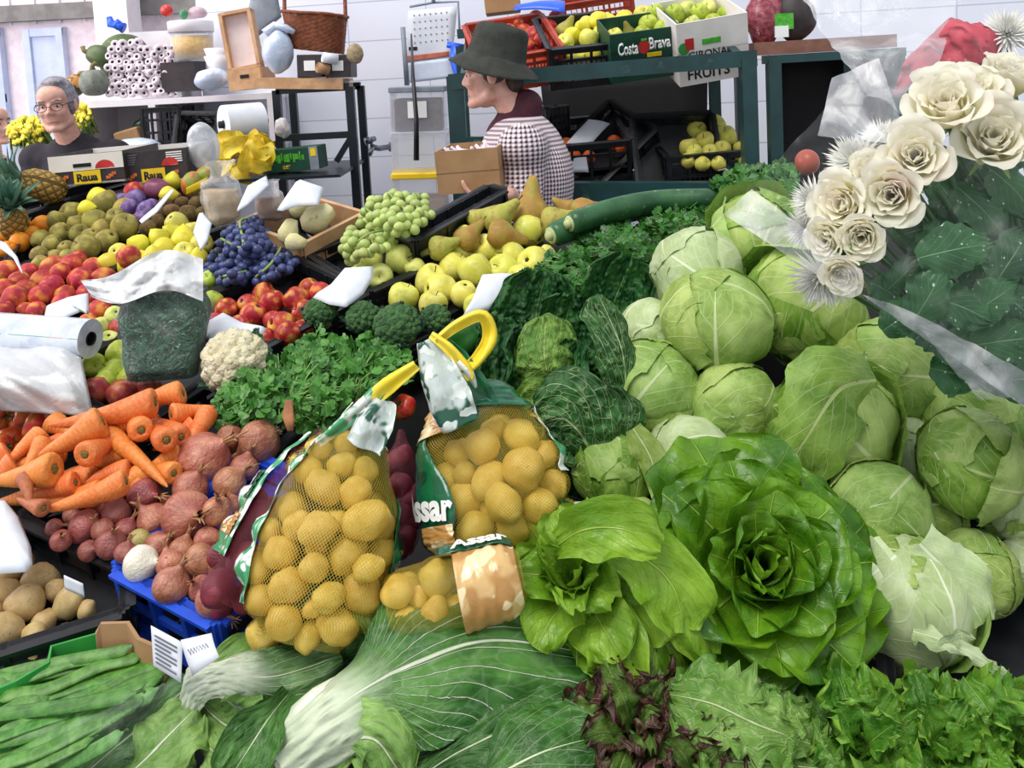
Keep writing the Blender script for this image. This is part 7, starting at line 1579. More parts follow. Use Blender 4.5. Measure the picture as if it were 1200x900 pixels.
for it, c in zip(its, CAB):
    z = V(c[4]).normalized(); M = TM(it[0], fr(z, V((cos(c[0]), sin(c[0]), .3))) , it[1] * 1.05 / .085)
    o = reuse(cabP[c[3]], used, M); tag(o, c[5], 'cabbage', 'white cabbages in the heap')
    c_obj = o
    if 'spotted' in c[5] and 'draped' in c[5]:
        mb = MB(); q = it[0]; r = it[1]
        T = ray(c[0], c[1]).normalized()
        leaf(mb, [q - T * r * .5 + RT * r * .75 + UP * r * .75, q - T * r * 1.02 + RT * r * .1 + UP * r * .55, q - T * r * 1.15 - RT * r * .45 - UP * r * .25, q - T * r * .75 - RT * r * .9 - UP * r * .95],
             T, lambda v: r * smooth1([(0, .5), (.4, .80), (.8, .66), (1, .4)], v), .55, .005, 2, 24, 28, 5, crinkle=.006, cfreq=25, jag=.14)
        wchild('torn_leaf', mb.mesh('torn_leaf'), LM['cabgreen'], o)
    if 'loose side leaf' in c[5]:
        mb = MB(); q = it[0]; r = it[1]; T = ray(c[0], c[1]).normalized()
        leaf(mb, [P(742, 502, 1.40), P(764, 540, 1.38), P(770, 585, 1.36)], T, lambda v: .028 * smooth1([(0, .5), (.4, 1), (1, .3)], v), .6, .004, 3, 12, 16, 6, crinkle=.005)
        wchild('loose_leaf', mb.mesh('loose_leaf'), LM['cab'], o)
    if 'peeling' in c[5]:
        q = it[0]; r = it[1]; T = ray(c[0], c[1]).normalized()
        for k, (a, b, e) in enumerate([((.2, 1.0), (.85, .3), (1.25, -.35)), ((-.2, .8), (-.75, .25), (-.6, -.5))]):
            mb = MB()
            leaf(mb, [q + RT * r * a[0] + UP * r * a[1] - T * r * .5, q + RT * r * b[0] + UP * r * b[1] - T * r * .75, q + RT * r * e[0] + UP * r * e[1] - T * r * .85],
                 T, lambda v: r * smooth1([(0, .4), (.5, .6), (1, .35)], v), .7, .005, 2, 16, 18, 8 + k, crinkle=.006, jag=.12)
            wchild('peeling_leaf', mb.mesh('peeling_leaf'), LM['cabpale'], o)
cab_end = its

# ---------------------------------------------------------------- rosette lettuces
def rosette(root, c, axis, N, lm, L0, L1, W0, W1, t0=6, t1=96, seed=3, curl=1.0, ruffle=.006, xdir=None, up_bias=0, name='leaf', rfreq=2.2, droop=.25, pw=.75, depth=.09, jag=0, crinkle=.006, nu=16, nv=18, squash=1.0, mixlm=None, cfreq=22, tr=.15):
    rr = random.Random(seed); A = V(axis).normalized(); Fm = fr(A, xdir).to_3x3(); X, Y = Fm.col[0], Fm.col[1]
    for i in range(N):
        f = (i + .5) / N; az = i * 2.39996 + rr.uniform(-.25, .25)
        rd = X * cos(az) + Y * sin(az) * squash
        tl = rad(t0 + (t1 - t0) * f ** pw + rr.uniform(-6, 6)); L = (L0 + (L1 - L0) * f) * rr.uniform(.88, 1.12); W = (W0 + (W1 - W0) * f) * rr.uniform(.88, 1.12)
        B = V(c) - A * depth * (.5 + .5 * f) + rd * .006
        d1 = A * cos(tl * .55) + rd * sin(tl * .55); d2 = A * cos(tl) + rd * sin(tl); d3 = A * cos(tl * 1.18 + droop) + rd * sin(tl * 1.18 + droop)
        L_ = L + depth * (.55 if f < .5 else .45)
        p1 = B + d1 * L_ * .38; p2 = p1 + d2 * L_ * .36; p3 = p2 + d3 * L_ * .3
        nr = A * sin(tl) - rd * cos(tl)
        mb = MB()
        leaf(mb, [B, p1, p2, p3], nr, lambda v: W * smooth1([(0, .25), (.25, .5), (.68, 1), (.9, .88), (1, .6)], v), lambda v: curl * (1.15 - .75 * v * f) * (1.25 - .5 * f),
             ruffle * (.5 + f), rfreq, nu, nv, seed * 100 + i, crinkle=crinkle, cfreq=cfreq, jag=jag, edgez=-.012 * f, tipround=tr)
        wchild(name, mb.mesh(name), LM[mixlm if (mixlm and i % 3 == 0) else lm], root)
BH = P(893, 668, 1.12)
o = empty('butterhead_lettuce', BH - V((0, 0, .12)), 'big dark green open butterhead lettuce in front of the cabbage heap', 'lettuce', 'butterhead lettuces')
rosette(o, BH, (.05, -.78, .66), 30, 'butter', .035, .150, .040, .118, 4, 88, 3, 1.15, .0065, V((1, 0, 0)), droop=.25, depth=.11, rfreq=1.5, nu=28, nv=28, crinkle=.0085, cfreq=19, pw=.8, tr=.4)
rosette(o, BH, (-.05, -.78, .66), 11, 'butter', .060, .062, .030, .050, 2, 34, 31, 1.2, .006, V((1, 0, 0)), droop=.1, depth=.10, rfreq=1.5, name='heart_leaf', crinkle=.006, tr=.4)
SH = P(672, 678, 1.13)
o = empty('butterhead_lettuce', SH - V((0, 0, .1)), 'smaller light green lettuce with floppy leaves beside the potato bags', 'lettuce', 'butterhead lettuces')
rosette(o, SH, (-.25, -.6, .75), 20, 'butterlight', .05, .11, .028, .062, 8, 92, 8, .8, .008, V((1, 0, 0)), droop=.5, depth=.08, tr=.35)
rosette(o, SH, (-.2, -.65, .75), 8, 'butterlight', .05, .055, .024, .036, 3, 30, 33, 1.1, .006, V((1, 0, 0)), droop=.1, depth=.08, name='heart_leaf', tr=.35)
for k, (a, b, c_, e, wd) in enumerate([((700, 640), (755, 655), (790, 690), (800, 740), .05), ((715, 690), (770, 700), (815, 725), (835, 770), .052), ((700, 700), (715, 740), (725, 790), (722, 815), .045), ((740, 690), (765, 740), (775, 790), (770, 812), .04), ((640, 650), (680, 622), (730, 620), (775, 640), .04)]):
    mb = MB()
    leaf(mb, [P(*a, 1.14), P(*b, 1.09), P(*c_, 1.07), P(*e, 1.06)], V((0, .8, -.8)) if k % 2 else V((0, -.8, .6)), lambda v: wd * smooth1([(0, .3), (.5, 1), (.85, .9), (1, .5)], v), .8, .008, 2.5, 16, 18, 40 + k, crinkle=.007, cfreq=22)
    wchild('floppy_leaf', mb.mesh('floppy_leaf'), LM['butterlight'], o)

# ---------------------------------------------------------------- savoy cabbage
o = empty('savoy_cabbage', P(690, 560, 1.52), 'large dark crinkled savoy cabbage with a pale heart', 'cabbage')
def sv(pts, w, lm, nr, curl, ruf, seed, name='outer_leaf', wt=None, crk=.012, cf=26):
    mb = MB(); wt = wt or [(0, .35), (.3, .75), (.65, 1), (.9, .8), (1, .45)]
    leaf(mb, [P(*p) for p in pts], V(nr), lambda v: w * smooth1(wt, v), curl, ruf, 4, 52, 60, seed, crinkle=crk, cfreq=cf, blis=.0045 if crk > .0095 else .0028)
    wchild(name, mb.mesh('savoy_leaf'), LM[lm], o)
tc = (-.05, -.9, .35)
sv([(690, 560, 1.60), (640, 500, 1.66), (625, 400, 1.70), (640, 318, 1.72)], .115, 'savoy', tc, .75, .010, 1)
sv([(695, 560, 1.60), (705, 480, 1.68), (712, 380, 1.72), (742, 300, 1.70)], .085, 'savoy', tc, .7, .010, 2)
sv([(690, 560, 1.56), (620, 525, 1.56), (585, 450, 1.60), (588, 370, 1.66)], .085, 'savoy', (.6, -.7, .4), .9, .010, 3)
sv([(690, 555, 1.54), (650, 510, 1.53), (612, 450, 1.55), (612, 385, 1.60)], .06, 'savoy', (.6, -.7, .3), 1.0, .010, 4)
sv([(690, 550, 1.56), (668, 490, 1.6), (660, 400, 1.62), (672, 345, 1.62)], .075, 'savoy', tc, 1.0, .008, 5)
mb = MB(); hc = P(643, 425, 1.57)
def hf(u, v):
    th = v * PI; a = u * 2 * PI; d = V((sin(th) * cos(a), sin(th) * sin(a), -cos(th))); return hc + V((d.x * .062, d.y * .062, d.z * .085)) * (1 + .08 * nz(d * 3))
mb.grid(hf, 30, 20, wrap=True); wchild('heart', mb.mesh('savoy_heart'), LM['savoylight'], o)
sv([(672, 520, 1.50), (652, 470, 1.48), (638, 420, 1.47), (640, 372, 1.51)], .056, 'savoylight', (.1, .9, -.2), 1.0, .004, 6, 'heart_leaf', crk=.008)
sv([(700, 540, 1.49), (730, 470, 1.48), (728, 410, 1.48), (700, 345, 1.52)], .052, 'savoyback', (-.5, .8, -.1), .8, .005, 7, 'inner_leaf', crk=.007)
sv([(700, 545, 1.48), (682, 490, 1.46), (672, 450, 1.47), (678, 400, 1.5)], .045, 'savoy', (-.4, -.7, .5), 1.1, .01, 11, 'inner_leaf')
sv([(690, 540, 1.46), (655, 500, 1.44), (632, 478, 1.44), (612, 490, 1.44)], .055, 'savoylight', (.2, -.8, .6), .9, .007, 8, 'inner_leaf', crk=.008)
sv([(706, 572, 1.46), (690, 525, 1.41), (662, 492, 1.40), (628, 500, 1.42)], .078, 'savoyback', (-.1, -.9, .2), -.55, .006, 9, 'front_leaf', [(0, .45), (.3, .95), (.7, 1), (1, .55)], .007)
sv([(706, 572, 1.47), (720, 530, 1.43), (722, 490, 1.42), (700, 455, 1.43)], .05, 'savoyback', (.3, -.8, .1), -.4, .006, 12, 'front_leaf', [(0, .45), (.3, .95), (.7, 1), (1, .45)], .007)
sv([(700, 590, 1.50), (650, 575, 1.46), (620, 545, 1.45), (600, 510, 1.47)], .05, 'savoy', (.1, -.8, .6), .7, .008, 10, 'front_leaf')

# ---------------------------------------------------------------- chard heads across the front
def chleaf(root, pts, w, lm, nr, curl, ruf, seed, wt=None, name='leaf', h=True, nu=30, nv=40, disp=None, crk=.006, cf=18, rf=2.5):
    mb = MB(); wt = wt or [(0, .3), (.3, .45), (.55, 1), (.85, .95), (1, .5)]
    leaf(mb, [P(*p) for p in pts], V(nr), lambda v: w * smooth1(wt, v), curl, ruf, rf, nu, nv, seed, crinkle=crk, cfreq=cf, disp=disp, blis=.003)
    return wchild(name, mb.mesh('chard_leaf'), LM[lm], root)
def chstalk(root, pts, rs, name='stalk', flat=.55):
    mb = MB(); sp = crom([P(*p) for p in pts], 18); R_ = [lerp1([(i / (len(rs) - 1), r) for i, r in enumerate(rs)], k / 18) for k in range(19)]
    nrm = V((0, -.6, .8))
    def f(u, v):
        i = min(18, int(round(v * 18))); t = (sp[min(i + 1, 18)] - sp[max(i - 1, 0)]).normalized(); n = (nrm - t * nrm.dot(t)).normalized(); s = t.cross(n); a = u * 2 * PI
        return sp[i] + (s * cos(a) + n * sin(a) * flat * (1 if sin(a) > 0 else .4)) * R_[i] * (1 + .04 * sin(a * 7))
    mb.grid(f, 20, 18, wrap=True)
    mb.add([sp[0]] + [f(k / 12, 0) for k in range(12)], [(0, k + 1, (k + 1) % 12 + 1) for k in range(12)])
    return wchild(name, mb.mesh('chard_stalk'), LM['stalk'], root)
up = (0, -.5, .85)
def fanrib(x, v):                               # thick raised ribs that fan out of the stalk
    if v < .42: return .0016 * cos(x * 19) * (1 - v) - .0012 * nz((x * 4, v * 9, 0))
    q = x / (max(v - .36, .04) * 1.6 + .12); t = (q * 4.5) % 1.0
    return .006 * max(0, 1 - abs(t - .5) * 5) * (1 - v * .6)
o = empty('chard_head', P(335, 890, 1.06), 'big chard head with a broad white stalk fanning into veins, front centre', 'chard', 'chard heads along the front')
chleaf(o, [(440, 890, 1.10), (520, 868, 1.08), (610, 840, 1.07), (700, 850, 1.06)], .075, 'chard2', up, -.5, .010, 4)
chleaf(o, [(322, 888, 1.02), (385, 835, 1.02), (470, 785, 1.04), (575, 750, 1.08), (692, 765, 1.10)], .105, 'chard', (0, -.6, .8), lambda v: smooth1([(0, -1.35), (.35, -1.1), (.6, -.6)], v), .007, 1, [(0, .42), (.2, .48), (.38, .52), (.6, .95), (.8, 1.0), (.95, .85), (1, .6)], disp=fanrib, nu=60, nv=70)
chstalk(o, [(326, 884, 1.045), (380, 842, 1.05), (440, 805, 1.06), (500, 775, 1.08)], [.030, .036, .030, .012])
chleaf(o, [(470, 760, 1.12), (520, 720, 1.14), (590, 697, 1.16), (672, 708, 1.15)], .050, 'chard', up, -.7, .008, 2)
chleaf(o, [(400, 760, 1.13), (430, 725, 1.15), (480, 705, 1.17), (540, 700, 1.18)], .05, 'chard2', up, -.5, .010, 3)
chleaf(o, [(375, 915, 1.03), (405, 872, 1.01), (440, 868, 1.0), (470, 915, 1.0)], .042, 'chardlight', (-.2, -.8, .4), -.6, .008, 5)
chleaf(o, [(470, 800, 1.05), (520, 815, 1.03), (540, 860, 1.02), (560, 905, 1.02)], .045, 'chard2', (0, -.9, .5), -.7, .008, 6)
chleaf(o, [(450, 770, 1.10), (440, 735, 1.12), (450, 720, 1.13), (490, 735, 1.13)], .035, 'chardlight', up, .6, .010, 7)
o = empty('chard_head', P(235, 800, 1.12), 'chard head with a short curved white stalk, second from left', 'chard', 'chard heads along the front')
chleaf(o, [(215, 815, 1.12), (270, 775, 1.13), (330, 768, 1.14), (385, 775, 1.13)], .05, 'chardlight', up, -.3, .010, 11)
chleaf(o, [(250, 790, 1.14), (300, 765, 1.16), (360, 750, 1.17), (420, 745, 1.17)], .05, 'chard2', up, -.5, .010, 12)
chleaf(o, [(212, 835, 1.085), (224, 806, 1.075), (262, 792, 1.075), (325, 792, 1.09), (400, 768, 1.12)], .050, 'chardw', (0, -.6, .8), lambda v: smooth1([(0, -1.35), (.4, -1.1), (.7, -.6)], v), .006, 17, [(0, .48), (.2, .56), (.45, .50), (.7, .85), (.9, .9), (1, .5)], disp=lambda x, v: fanrib(x, v) * .35, nu=36, nv=40)
chstalk(o, [(216, 836, 1.11), (228, 812, 1.11), (262, 800, 1.11)], [.018, .020, .008])
chleaf(o, [(235, 825, 1.10), (265, 850, 1.07), (290, 850, 1.06), (315, 820, 1.07)], .042, 'chardlight', (.1, -.9, .4), .6, .012, 13)
chleaf(o, [(225, 850, 1.09), (250, 880, 1.05), (280, 890, 1.04), (330, 870, 1.04)], .04, 'chardlight', (.1, -.9, .4), -.5, .010, 14)
chleaf(o, [(350, 800, 1.11), (320, 835, 1.05), (290, 880, 1.02), (262, 925, 1.0)], .038, 'chard2', (.2, -.8, .5), .9, .004, 15)
chleaf(o, [(205, 830, 1.10), (205, 855, 1.07), (210, 885, 1.05), (222, 905, 1.05)], .022, 'chardlight', (-.3, -.9, .3), -.6, .005, 16)
o = empty('chard_head', P(560, 900, 1.02), 'dark chard leaves with thin white ribs lying lowest at front', 'chard', 'chard heads along the front')
chleaf(o, [(470, 925, 1.0), (540, 880, 1.0), (620, 845, 1.02), (700, 830, 1.05)], .05, 'chard2', up, -.5, .008, 21)
chleaf(o, [(500, 960, .98), (570, 915, .97), (640, 880, .98), (705, 862, 1.0)], .055, 'chard2', up, -.4, .008, 22)
o = empty('chard_head', P(120, 890, 1.05), 'chard head wrapped in clear plastic beside the bean pods', 'chard', 'chard heads along the front')
chleaf(o, [(80, 925, 1.03), (130, 880, 1.05), (180, 840, 1.08), (225, 800, 1.11)], .05, 'chard2', up, -.5, .006, 31)
chleaf(o, [(120, 935, 1.01), (165, 895, 1.03), (200, 860, 1.05), (232, 830, 1.08)], .045, 'chardlight', up, -.5, .006, 32)

# ---------------------------------------------------------------- loose-leaf lettuces along the bottom
def curly(c, lab, lm, seed, N=14, L=.11, W=.045, axis=(0, -.5, .85), ruf=.010, jag=.7):
    o = empty('loose_leaf_lettuce', c - V((0, 0, .08)), lab, 'lettuce', 'loose-leaf lettuces along the front')
    rosette(o, c, axis, N, lm, L * .5, L, W * .6, W, 5, 92, seed, .5, ruf, V((1, 0, 0)), rfreq=4.2, droop=.35, depth=.06, jag=jag, crinkle=.008, nu=22, nv=22, cfreq=40)
    return o
curly(P(745, 850, 1.02), 'reddish brown oak-leaf lettuce at the bottom below the floppy lettuce', 'redleaf', 4, 18, .085, .036)
o = curly(P(895, 885, .98), 'pale green batavia lettuce with a broad toothed leaf below the butterhead', 'lollo', 6, 12, .08, .045)
mb = MB(); leaf(mb, [P(950, 872, .97), P(890, 850, .97), P(835, 825, .99), P(785, 815, 1.02)], V((0, -.6, .8)), lambda v: .055 * smooth1([(0, .2), (.4, .8), (.75, 1), (1, .55)], v), -.35, .006, 5, 26, 34, 77, crinkle=.006, cfreq=30, jag=.8)
wchild('broad_leaf', mb.mesh('batavia_leaf'), LM['lollo'], o)
mb = MB(); leaf(mb, [P(960, 900, .96), P(900, 895, .96), P(850, 890, .97), P(800, 880, .99)], V((0, -.6, .8)), lambda v: .05 * smooth1([(0, .2), (.4, .8), (.75, 1), (1, .55)], v), -.35, .006, 5, 26, 34, 78, crinkle=.006, cfreq=30, jag=.8)
wchild('broad_leaf', mb.mesh('batavia_leaf'), LM['lollo'], o)
curly(P(1010, 872, .99), 'green frilly lettuce at the bottom, next to the toothed pale leaf', 'curly', 11, 16, .08, .036)
curly(P(1105, 878, .99), 'bright frilly lettuce below the little whitish cabbage', 'curly', 12, 16, .08, .036)
curly(P(1195, 872, .99), 'frilly lettuce cut by the bottom right corner', 'curly', 13, 14, .08, .036)
curly(P(820, 905, .96), 'brownish green lettuce under the toothed pale leaf', 'redleaf', 15, 12, .07, .034)
# ================================================================ herbs, broccoli, cauliflower, courgettes
def herb_mat(nm, a, b, c): 
    m = MT(nm); u_, v_ = m.uv(); col = m.mix(m.mix(a, b, m.noise(22, 3).ramp(.35, .65)), c, (u_ * 2 - 1).abs().ramp(.0, .10, .8, 0)); m.color(col); m.set(Roughness=.42); m.bump(m.noise(60, 2), .3, .003); m.translucent(col, .2); return m.m
K['cress'] = herb_mat('cress_leaf', '#2f6e1f', '#57983a', '#7fb45a'); K['parsley'] = herb_mat('parsley_leaf', '#1c5216', '#3d7f28', '#63a042'); K['herbstem'] = mat('herb_stalk', '#6f9a4c', '#8fb368', 30, rough=.5); K['bluegreen'] = leaf_mat('broccoli_leaf', '#2f5a44', '#55806a', '#9fbda0', 5, .7, .05, .03, .2, 9, .5, .35, .12, bump=.5, var=.12)
def leaflet(mb, c, n, d, s, jag=0.0, rr=None):
    """one small cupped leaf, rounded or lobed"""
    n = V(n).normalized(); d = V(d); d = (d - n * d.dot(n)).normalized(); t = n.cross(d); vs = [c, c + d * s * .5 - n * s * .08]; uv = [(.5, 0), (.5, .5)]; k = 11
    for i in range(k):
        a = (i / (k - 1) - .5) * 4.6; r = s * (.50 + .05 * cos(a)) * (1 + jag * (1 if i % 2 else -1)); p = c + d * (s * .5 + cos(a) * r) + t * sin(a) * r * .92 - n * (sin(a) ** 2) * s * rr.uniform(.02, .22) - n * max(0, cos(a)) * s * rr.uniform(-.1, .25); vs.append(p); uv.append((.5 + .5 * sin(a), .5 + .5 * cos(a)))
    mb.add(vs, [(0, 2, 1)] + [(1, 2 + i, 3 + i) for i in range(k - 1)] + [(0, 1, 2 + k - 1)], uv)
def herbs(poly, label, m, n, s0, seed, h=.02, dome=.06, jag=0.0, root=None, fn=S, spread=.6, group='herbs on the stall', cat='herb', name='herb_bunch'):
    xs = [q[0] for q in poly]; ys = [q[1] for q in poly]; cx_, cy_ = sum(xs) / len(xs), sum(ys) / len(ys); rr = random.Random(seed); mf, ms = MB(), MB(); o = empty(name, fn(cx_, cy_, h - .03), label, cat, group)
    rt_ = fn(*(root or (cx_, max(ys))), h - .02)
    W, H = (max(xs) - min(xs)) / 2, (max(ys) - min(ys)) / 2; k = 0
    while k < n:
        x, y = rr.uniform(min(xs), max(xs)), rr.uniform(min(ys), max(ys))
        if not inpoly(x, y, poly): continue
        e = min(1, ((x - cx_) / W) ** 2 + ((y - cy_) / H) ** 2); c = fn(x, y, h + dome * (1 - e) * rr.uniform(.35, 1.0) + .005); nn = V((rr.gauss(0, spread), -.55 + rr.gauss(0, spread), .75 + rr.gauss(0, spread * .6))); az = rr.uniform(0, 6.28)
        q = 3 if jag else (3 if rr.random() < .6 else 1)
        for j in range(q): a = az + (j - (q - 1) / 2) * 1.15; leaflet(mf, c + V((rr.uniform(-.002, .002), 0, 0)), nn + V((rr.gauss(0, .2), rr.gauss(0, .2), 0)), V((cos(a), sin(a) * .5, sin(a) * .8)), s0 * rr.uniform(.7, 1.25) * (1 if q == 1 else .8), jag, rr)
        if k % 2 == 0: ms.tube(crom([rt_ + V((rr.uniform(-.01, .01), rr.uniform(-.01, .01), 0)), rt_.lerp(c, .55) + V((0, 0, .02)), c], 5), .0012, 4, cap=False)
        k += 1
    wchild('leaves', mf.mesh('leaves'), K[m], o); wchild('stalks', ms.mesh('stalks'), K['herbstem'], o); return o
herbs([(255, 470), (270, 430), (300, 415), (345, 408), (360, 440), (340, 480), (300, 505), (255, 500)], 'bunch of watercress above the two onions, left part', 'cress', 260, .019, 1, .03, .07, root=(330, 490))
herbs([(335, 415), (372, 388), (405, 400), (420, 440), (405, 480), (370, 505), (335, 490)], 'bunch of watercress in the middle, with reddish roots', 'cress', 270, .020, 2, .035, .08, root=(338, 500))
herbs([(395, 400), (430, 392), (470, 405), (490, 430), (465, 450), (425, 480), (400, 470)], 'bunch of watercress next to the broccoli and the yellow band', 'cress', 220, .020, 3, .035, .07, root=(410, 490))
mb = MB(); 
for k in range(6): mb.tube([S(336 + k, 470, .09), S(333 + k * 2, 488 + k, .085), S(338 + k, 505, .07)], [.003, .0035, .002], 5)
tag(link('cress_roots', mb.mesh('roots'), mat('reddish_roots', '#8a5a3c', '#a8744c', 30, rough=.8)), 'reddish brown roots of the watercress above the onions', 'roots')
herbs([(615, 325), (640, 300), (690, 285), (725, 300), (710, 335), (660, 345), (620, 345)], 'flat parsley bunch right behind the savoy cabbage', 'parsley', 240, .020, 5, .05, .06, .12, root=(690, 340))
herbs([(665, 285), (720, 255), (775, 262), (790, 300), (750, 330), (700, 310)], 'flat parsley bunch in front of the courgettes', 'parsley', 260, .020, 6, .06, .07, .12, root=(760, 320))
herbs([(745, 250), (800, 226), (850, 235), (850, 270), (800, 300), (760, 290)], 'curlier parsley bunch left of the top cabbages', 'parsley', 280, .018, 7, .07, .07, .16, root=(800, 300))
herbs([(700, 320), (760, 300), (800, 290), (790, 340), (770, 380), (720, 370)], 'dark parsley bunch between the savoy and the cabbages', 'parsley', 260, .022, 8, .03, .04, .12, root=(760, 370))
herbs([(835, 215), (870, 195), (925, 190), (940, 215), (890, 235), (850, 245)], 'leafy green bunch under the cellophane corner at the back', 'parsley', 200, .024, 9, .12, .06, .05, root=(880, 230))
o_ = None; mb = MB(); mb.tube([S(868, 225, .14), S(862, 208, .15), S(850, 198, .16), S(842, 200, .15)], [.003, .004, .003, .002], 5); mb.tube([S(868, 225, .14), S(872, 214, .15)], [.003, .002], 5); tag(link('herb_root', mb.mesh('root'), K['roots']), 'pale stringy root lying at the back of the parsley', 'root')
K['brocc'] = mat('broccoli_buds', '#2c5228', '#45703a', 60, rough=.75, bump=1.0, bscale=190, bdist=.006); K['broccst'] = mat('broccoli_stalk', '#86a860', '#9dba78', 20, rough=.5)
K['cauli'] = mat('cauliflower_curd', '#e9e2c4', '#dcd2ac', 40, rough=.75, bump=1.0, bscale=150, bdist=.006)
def curd(label, px, py, dpx, m, h, seed, name, cat, n=46, bump=.30, sq=.85, leafm=None, nl=5, ax=(0, -.5, .85), st=True):
    c = S(px, py, h); r = dpx / 2 * pxm(proj(c)[2]); A = fr(V(ax)); o = empty(name, c - V((0, 0, r)), label, cat, cat + ' heads'); rr = random.Random(seed); mb = MB()
    for k in range(n):
        z = 1 - 1.25 * (k + .5) / n; q = sqrt(max(0, 1 - z * z)); a = k * 2.39996; p = V((q * cos(a), q * sin(a), z * sq)) * r * .80; s = r * bump * rr.uniform(.85, 1.15); M = TM(c, A) @ TM(p, fr(p))
        mb.grid(lambda u, v: M @ (V((sin(v * 2.6 + .02) * cos(u * 6.283), sin(v * 2.6 + .02) * sin(u * 6.283), cos(v * 2.6 + .02))) * s * (1 + .22 * nz((V((cos(u * 6.283), sin(u * 6.283), v * 3)) * 1.6 + V((k, seed, 0)))) )), 14, 9, wrap=True)
    wchild('florets', mb.mesh('florets'), K[m], o)
    if st: mb = MB(); mb.tube([A @ V((0, 0, -r * .1)) + c, A @ V((0, 0, -r * .6)) + c, A @ V((.05 * r, 0, -r * 1.2)) + c], [r * .55, r * .4, r * .42], 12); wchild('stalk', mb.mesh('stalk'), K['broccst'], o)
    for k in range(nl):
        a = k * 6.283 / nl + rr.uniform(-.3, .3); d = A.to_3x3() @ V((cos(a), sin(a), 0)); z = A.to_3x3() @ V((0, 0, 1)); mb = MB(); w_ = r * .36
        leaf(mb, [c - z * r * .9 + d * r * .5, c - z * r * .3 + d * r * 1.0, c + d * r * 1.25 + z * r * .2], z * .7 - d * .3, lambda v: w_ * smooth1([(0, .4), (.5, 1), (1, .3)], v), .6, .004, 3, 8, 10, seed + k, crinkle=.004); wchild('leaf', mb.mesh('leaf'), K[leafm], o)
    return o
curd('white cauliflower head between the herb bag and the watercress', 276, 425, 74, 'cauli', .06, 3, 'cauliflower', 'cauliflower', 60, .27, 1.0, 'cabdummy' if 0 else 'bluegreen', 5, (-.1, -.6, .8))
curd('larger broccoli head above the yellow bag handle', 466, 382, 56, 'brocc', .07, 5, 'broccoli', 'broccoli', 60, .24, .75, 'bluegreen', 5)
curd('small broccoli head touching the red apples', 375, 366, 38, 'brocc', .05, 6, 'broccoli', 'broccoli', 50, .25, .8, 'bluegreen', 4)
curd('broccoli head behind the larger one, dusty green', 425, 372, 40, 'brocc', .05, 8, 'broccoli', 'broccoli', 50, .25, .8, 'bluegreen', 6)
curd('broccoli sprout beside the big white card', 510, 374, 36, 'brocc', .05, 9, 'broccoli', 'broccoli', 40, .26, .8, 'bluegreen', 6)
K['courg'] = mat('courgette_skin', '#1f4a2c', '#35663c', 14, rough=.35, c3='#6a9160', s3=60, lo3=.62, hi3=.7); K['courgcut'] = mat('courgette_cut_end', '#b9c48a', '#a9b57a', 20, rough=.6)
for k, (pts, w_, lb) in enumerate((([(646, 276), (690, 260), (745, 244), (800, 238)], 32, 'dark green courgette with a pale cut end behind the yellow apples'), ([(668, 262), (720, 246), (775, 236), (845, 234)], 30, 'second dark green courgette behind the first one'))):
    sp = crom([S(x, y, .09 + .03 * k) for x, y in pts], 20); r = w_ / 2 * pxm(proj(sp[0])[2]); o = empty('courgette', sp[10] - V((0, 0, r)), lb, 'courgette', 'courgettes'); mb = MB(); mb.tube(sp, [r * smooth1([(0, .72), (.06, .92), (.4, 1), (.9, .95), (1, .5)], i / 20) for i in range(21)], 18); wchild('flesh', mb.mesh('courgette'), K['courg'], o)
    d = (sp[0] - sp[1]).normalized(); mb = MB(); mb.tube([sp[0] + d * .0005, sp[0] + d * .003], [r * .66, r * .62], 14); mb.tube([sp[0], sp[0] + d * .012], [r * .4, r * .34], 10); wchild('cut_end', mb.mesh('cut_end'), K['courgcut'], o)
K['pepper'] = fm('green_pepper_skin', '#1d4a1c', '#2c6426', None, 2, rough=.22)
c = S(548, 394, .06); mb = MB(); r = 20 * pxm(proj(c)[2]); mb.lathe([(.001, .7), (.3, .82), (.7, .75), (1, .1), (.8, -.7), (.4, -.95), (.001, -.85)], 28, TM(c, fr(V((.6, -.4, .5))), r), wob=lambda q: V((q.x * (1 + .12 * cos(4 * math.atan2(q.y, q.x))), q.y * (1 + .12 * cos(4 * math.atan2(q.y, q.x))), q.z * 1.25))); tag(link('green_pepper', mb.mesh('pepper'), K['pepper']), 'dark green pepper seen through the yellow bag handle', 'pepper')

# ================================================================ bouquet in cellophane
K['rosep'] = MT('cream_rose_petal'); m = K['rosep']; u_, v_ = m.uv(); c = m.mix(m.mix('#efeabc', '#faf7e8', v_.ramp(.1, .75)), '#e8cfc4', m.noise(14, 3).ramp(.55, .8)); m.color(m.vary(c, .04)); m.set(Roughness=.55, Subsurface_Weight=.1, Subsurface_Scale=.01); m.bump(m.noise(40, 3), .2, .003); m.translucent(c, .4); K['rosep'] = m.m
K['mump'] = mat('white_chrysanthemum_petal', '#f2f2ee', '#e6e8de', 30, rough=.55); K['sepal'] = mat('rose_sepal', '#6f9248', '#8aa85c', 30, rough=.55); K['rstem'] = mat('flower_stalk', '#2f5a2c', '#3f6e38', 30, rough=.5); K['rleaf'] = leaf_mat('rose_leaf', '#1f4f2a', '#346a3a', '#6f9a6c', 7, .5, .03, .025, 0, 9, .35, .5, .12, bump=.4, var=.12, dots='#cfe0d8')
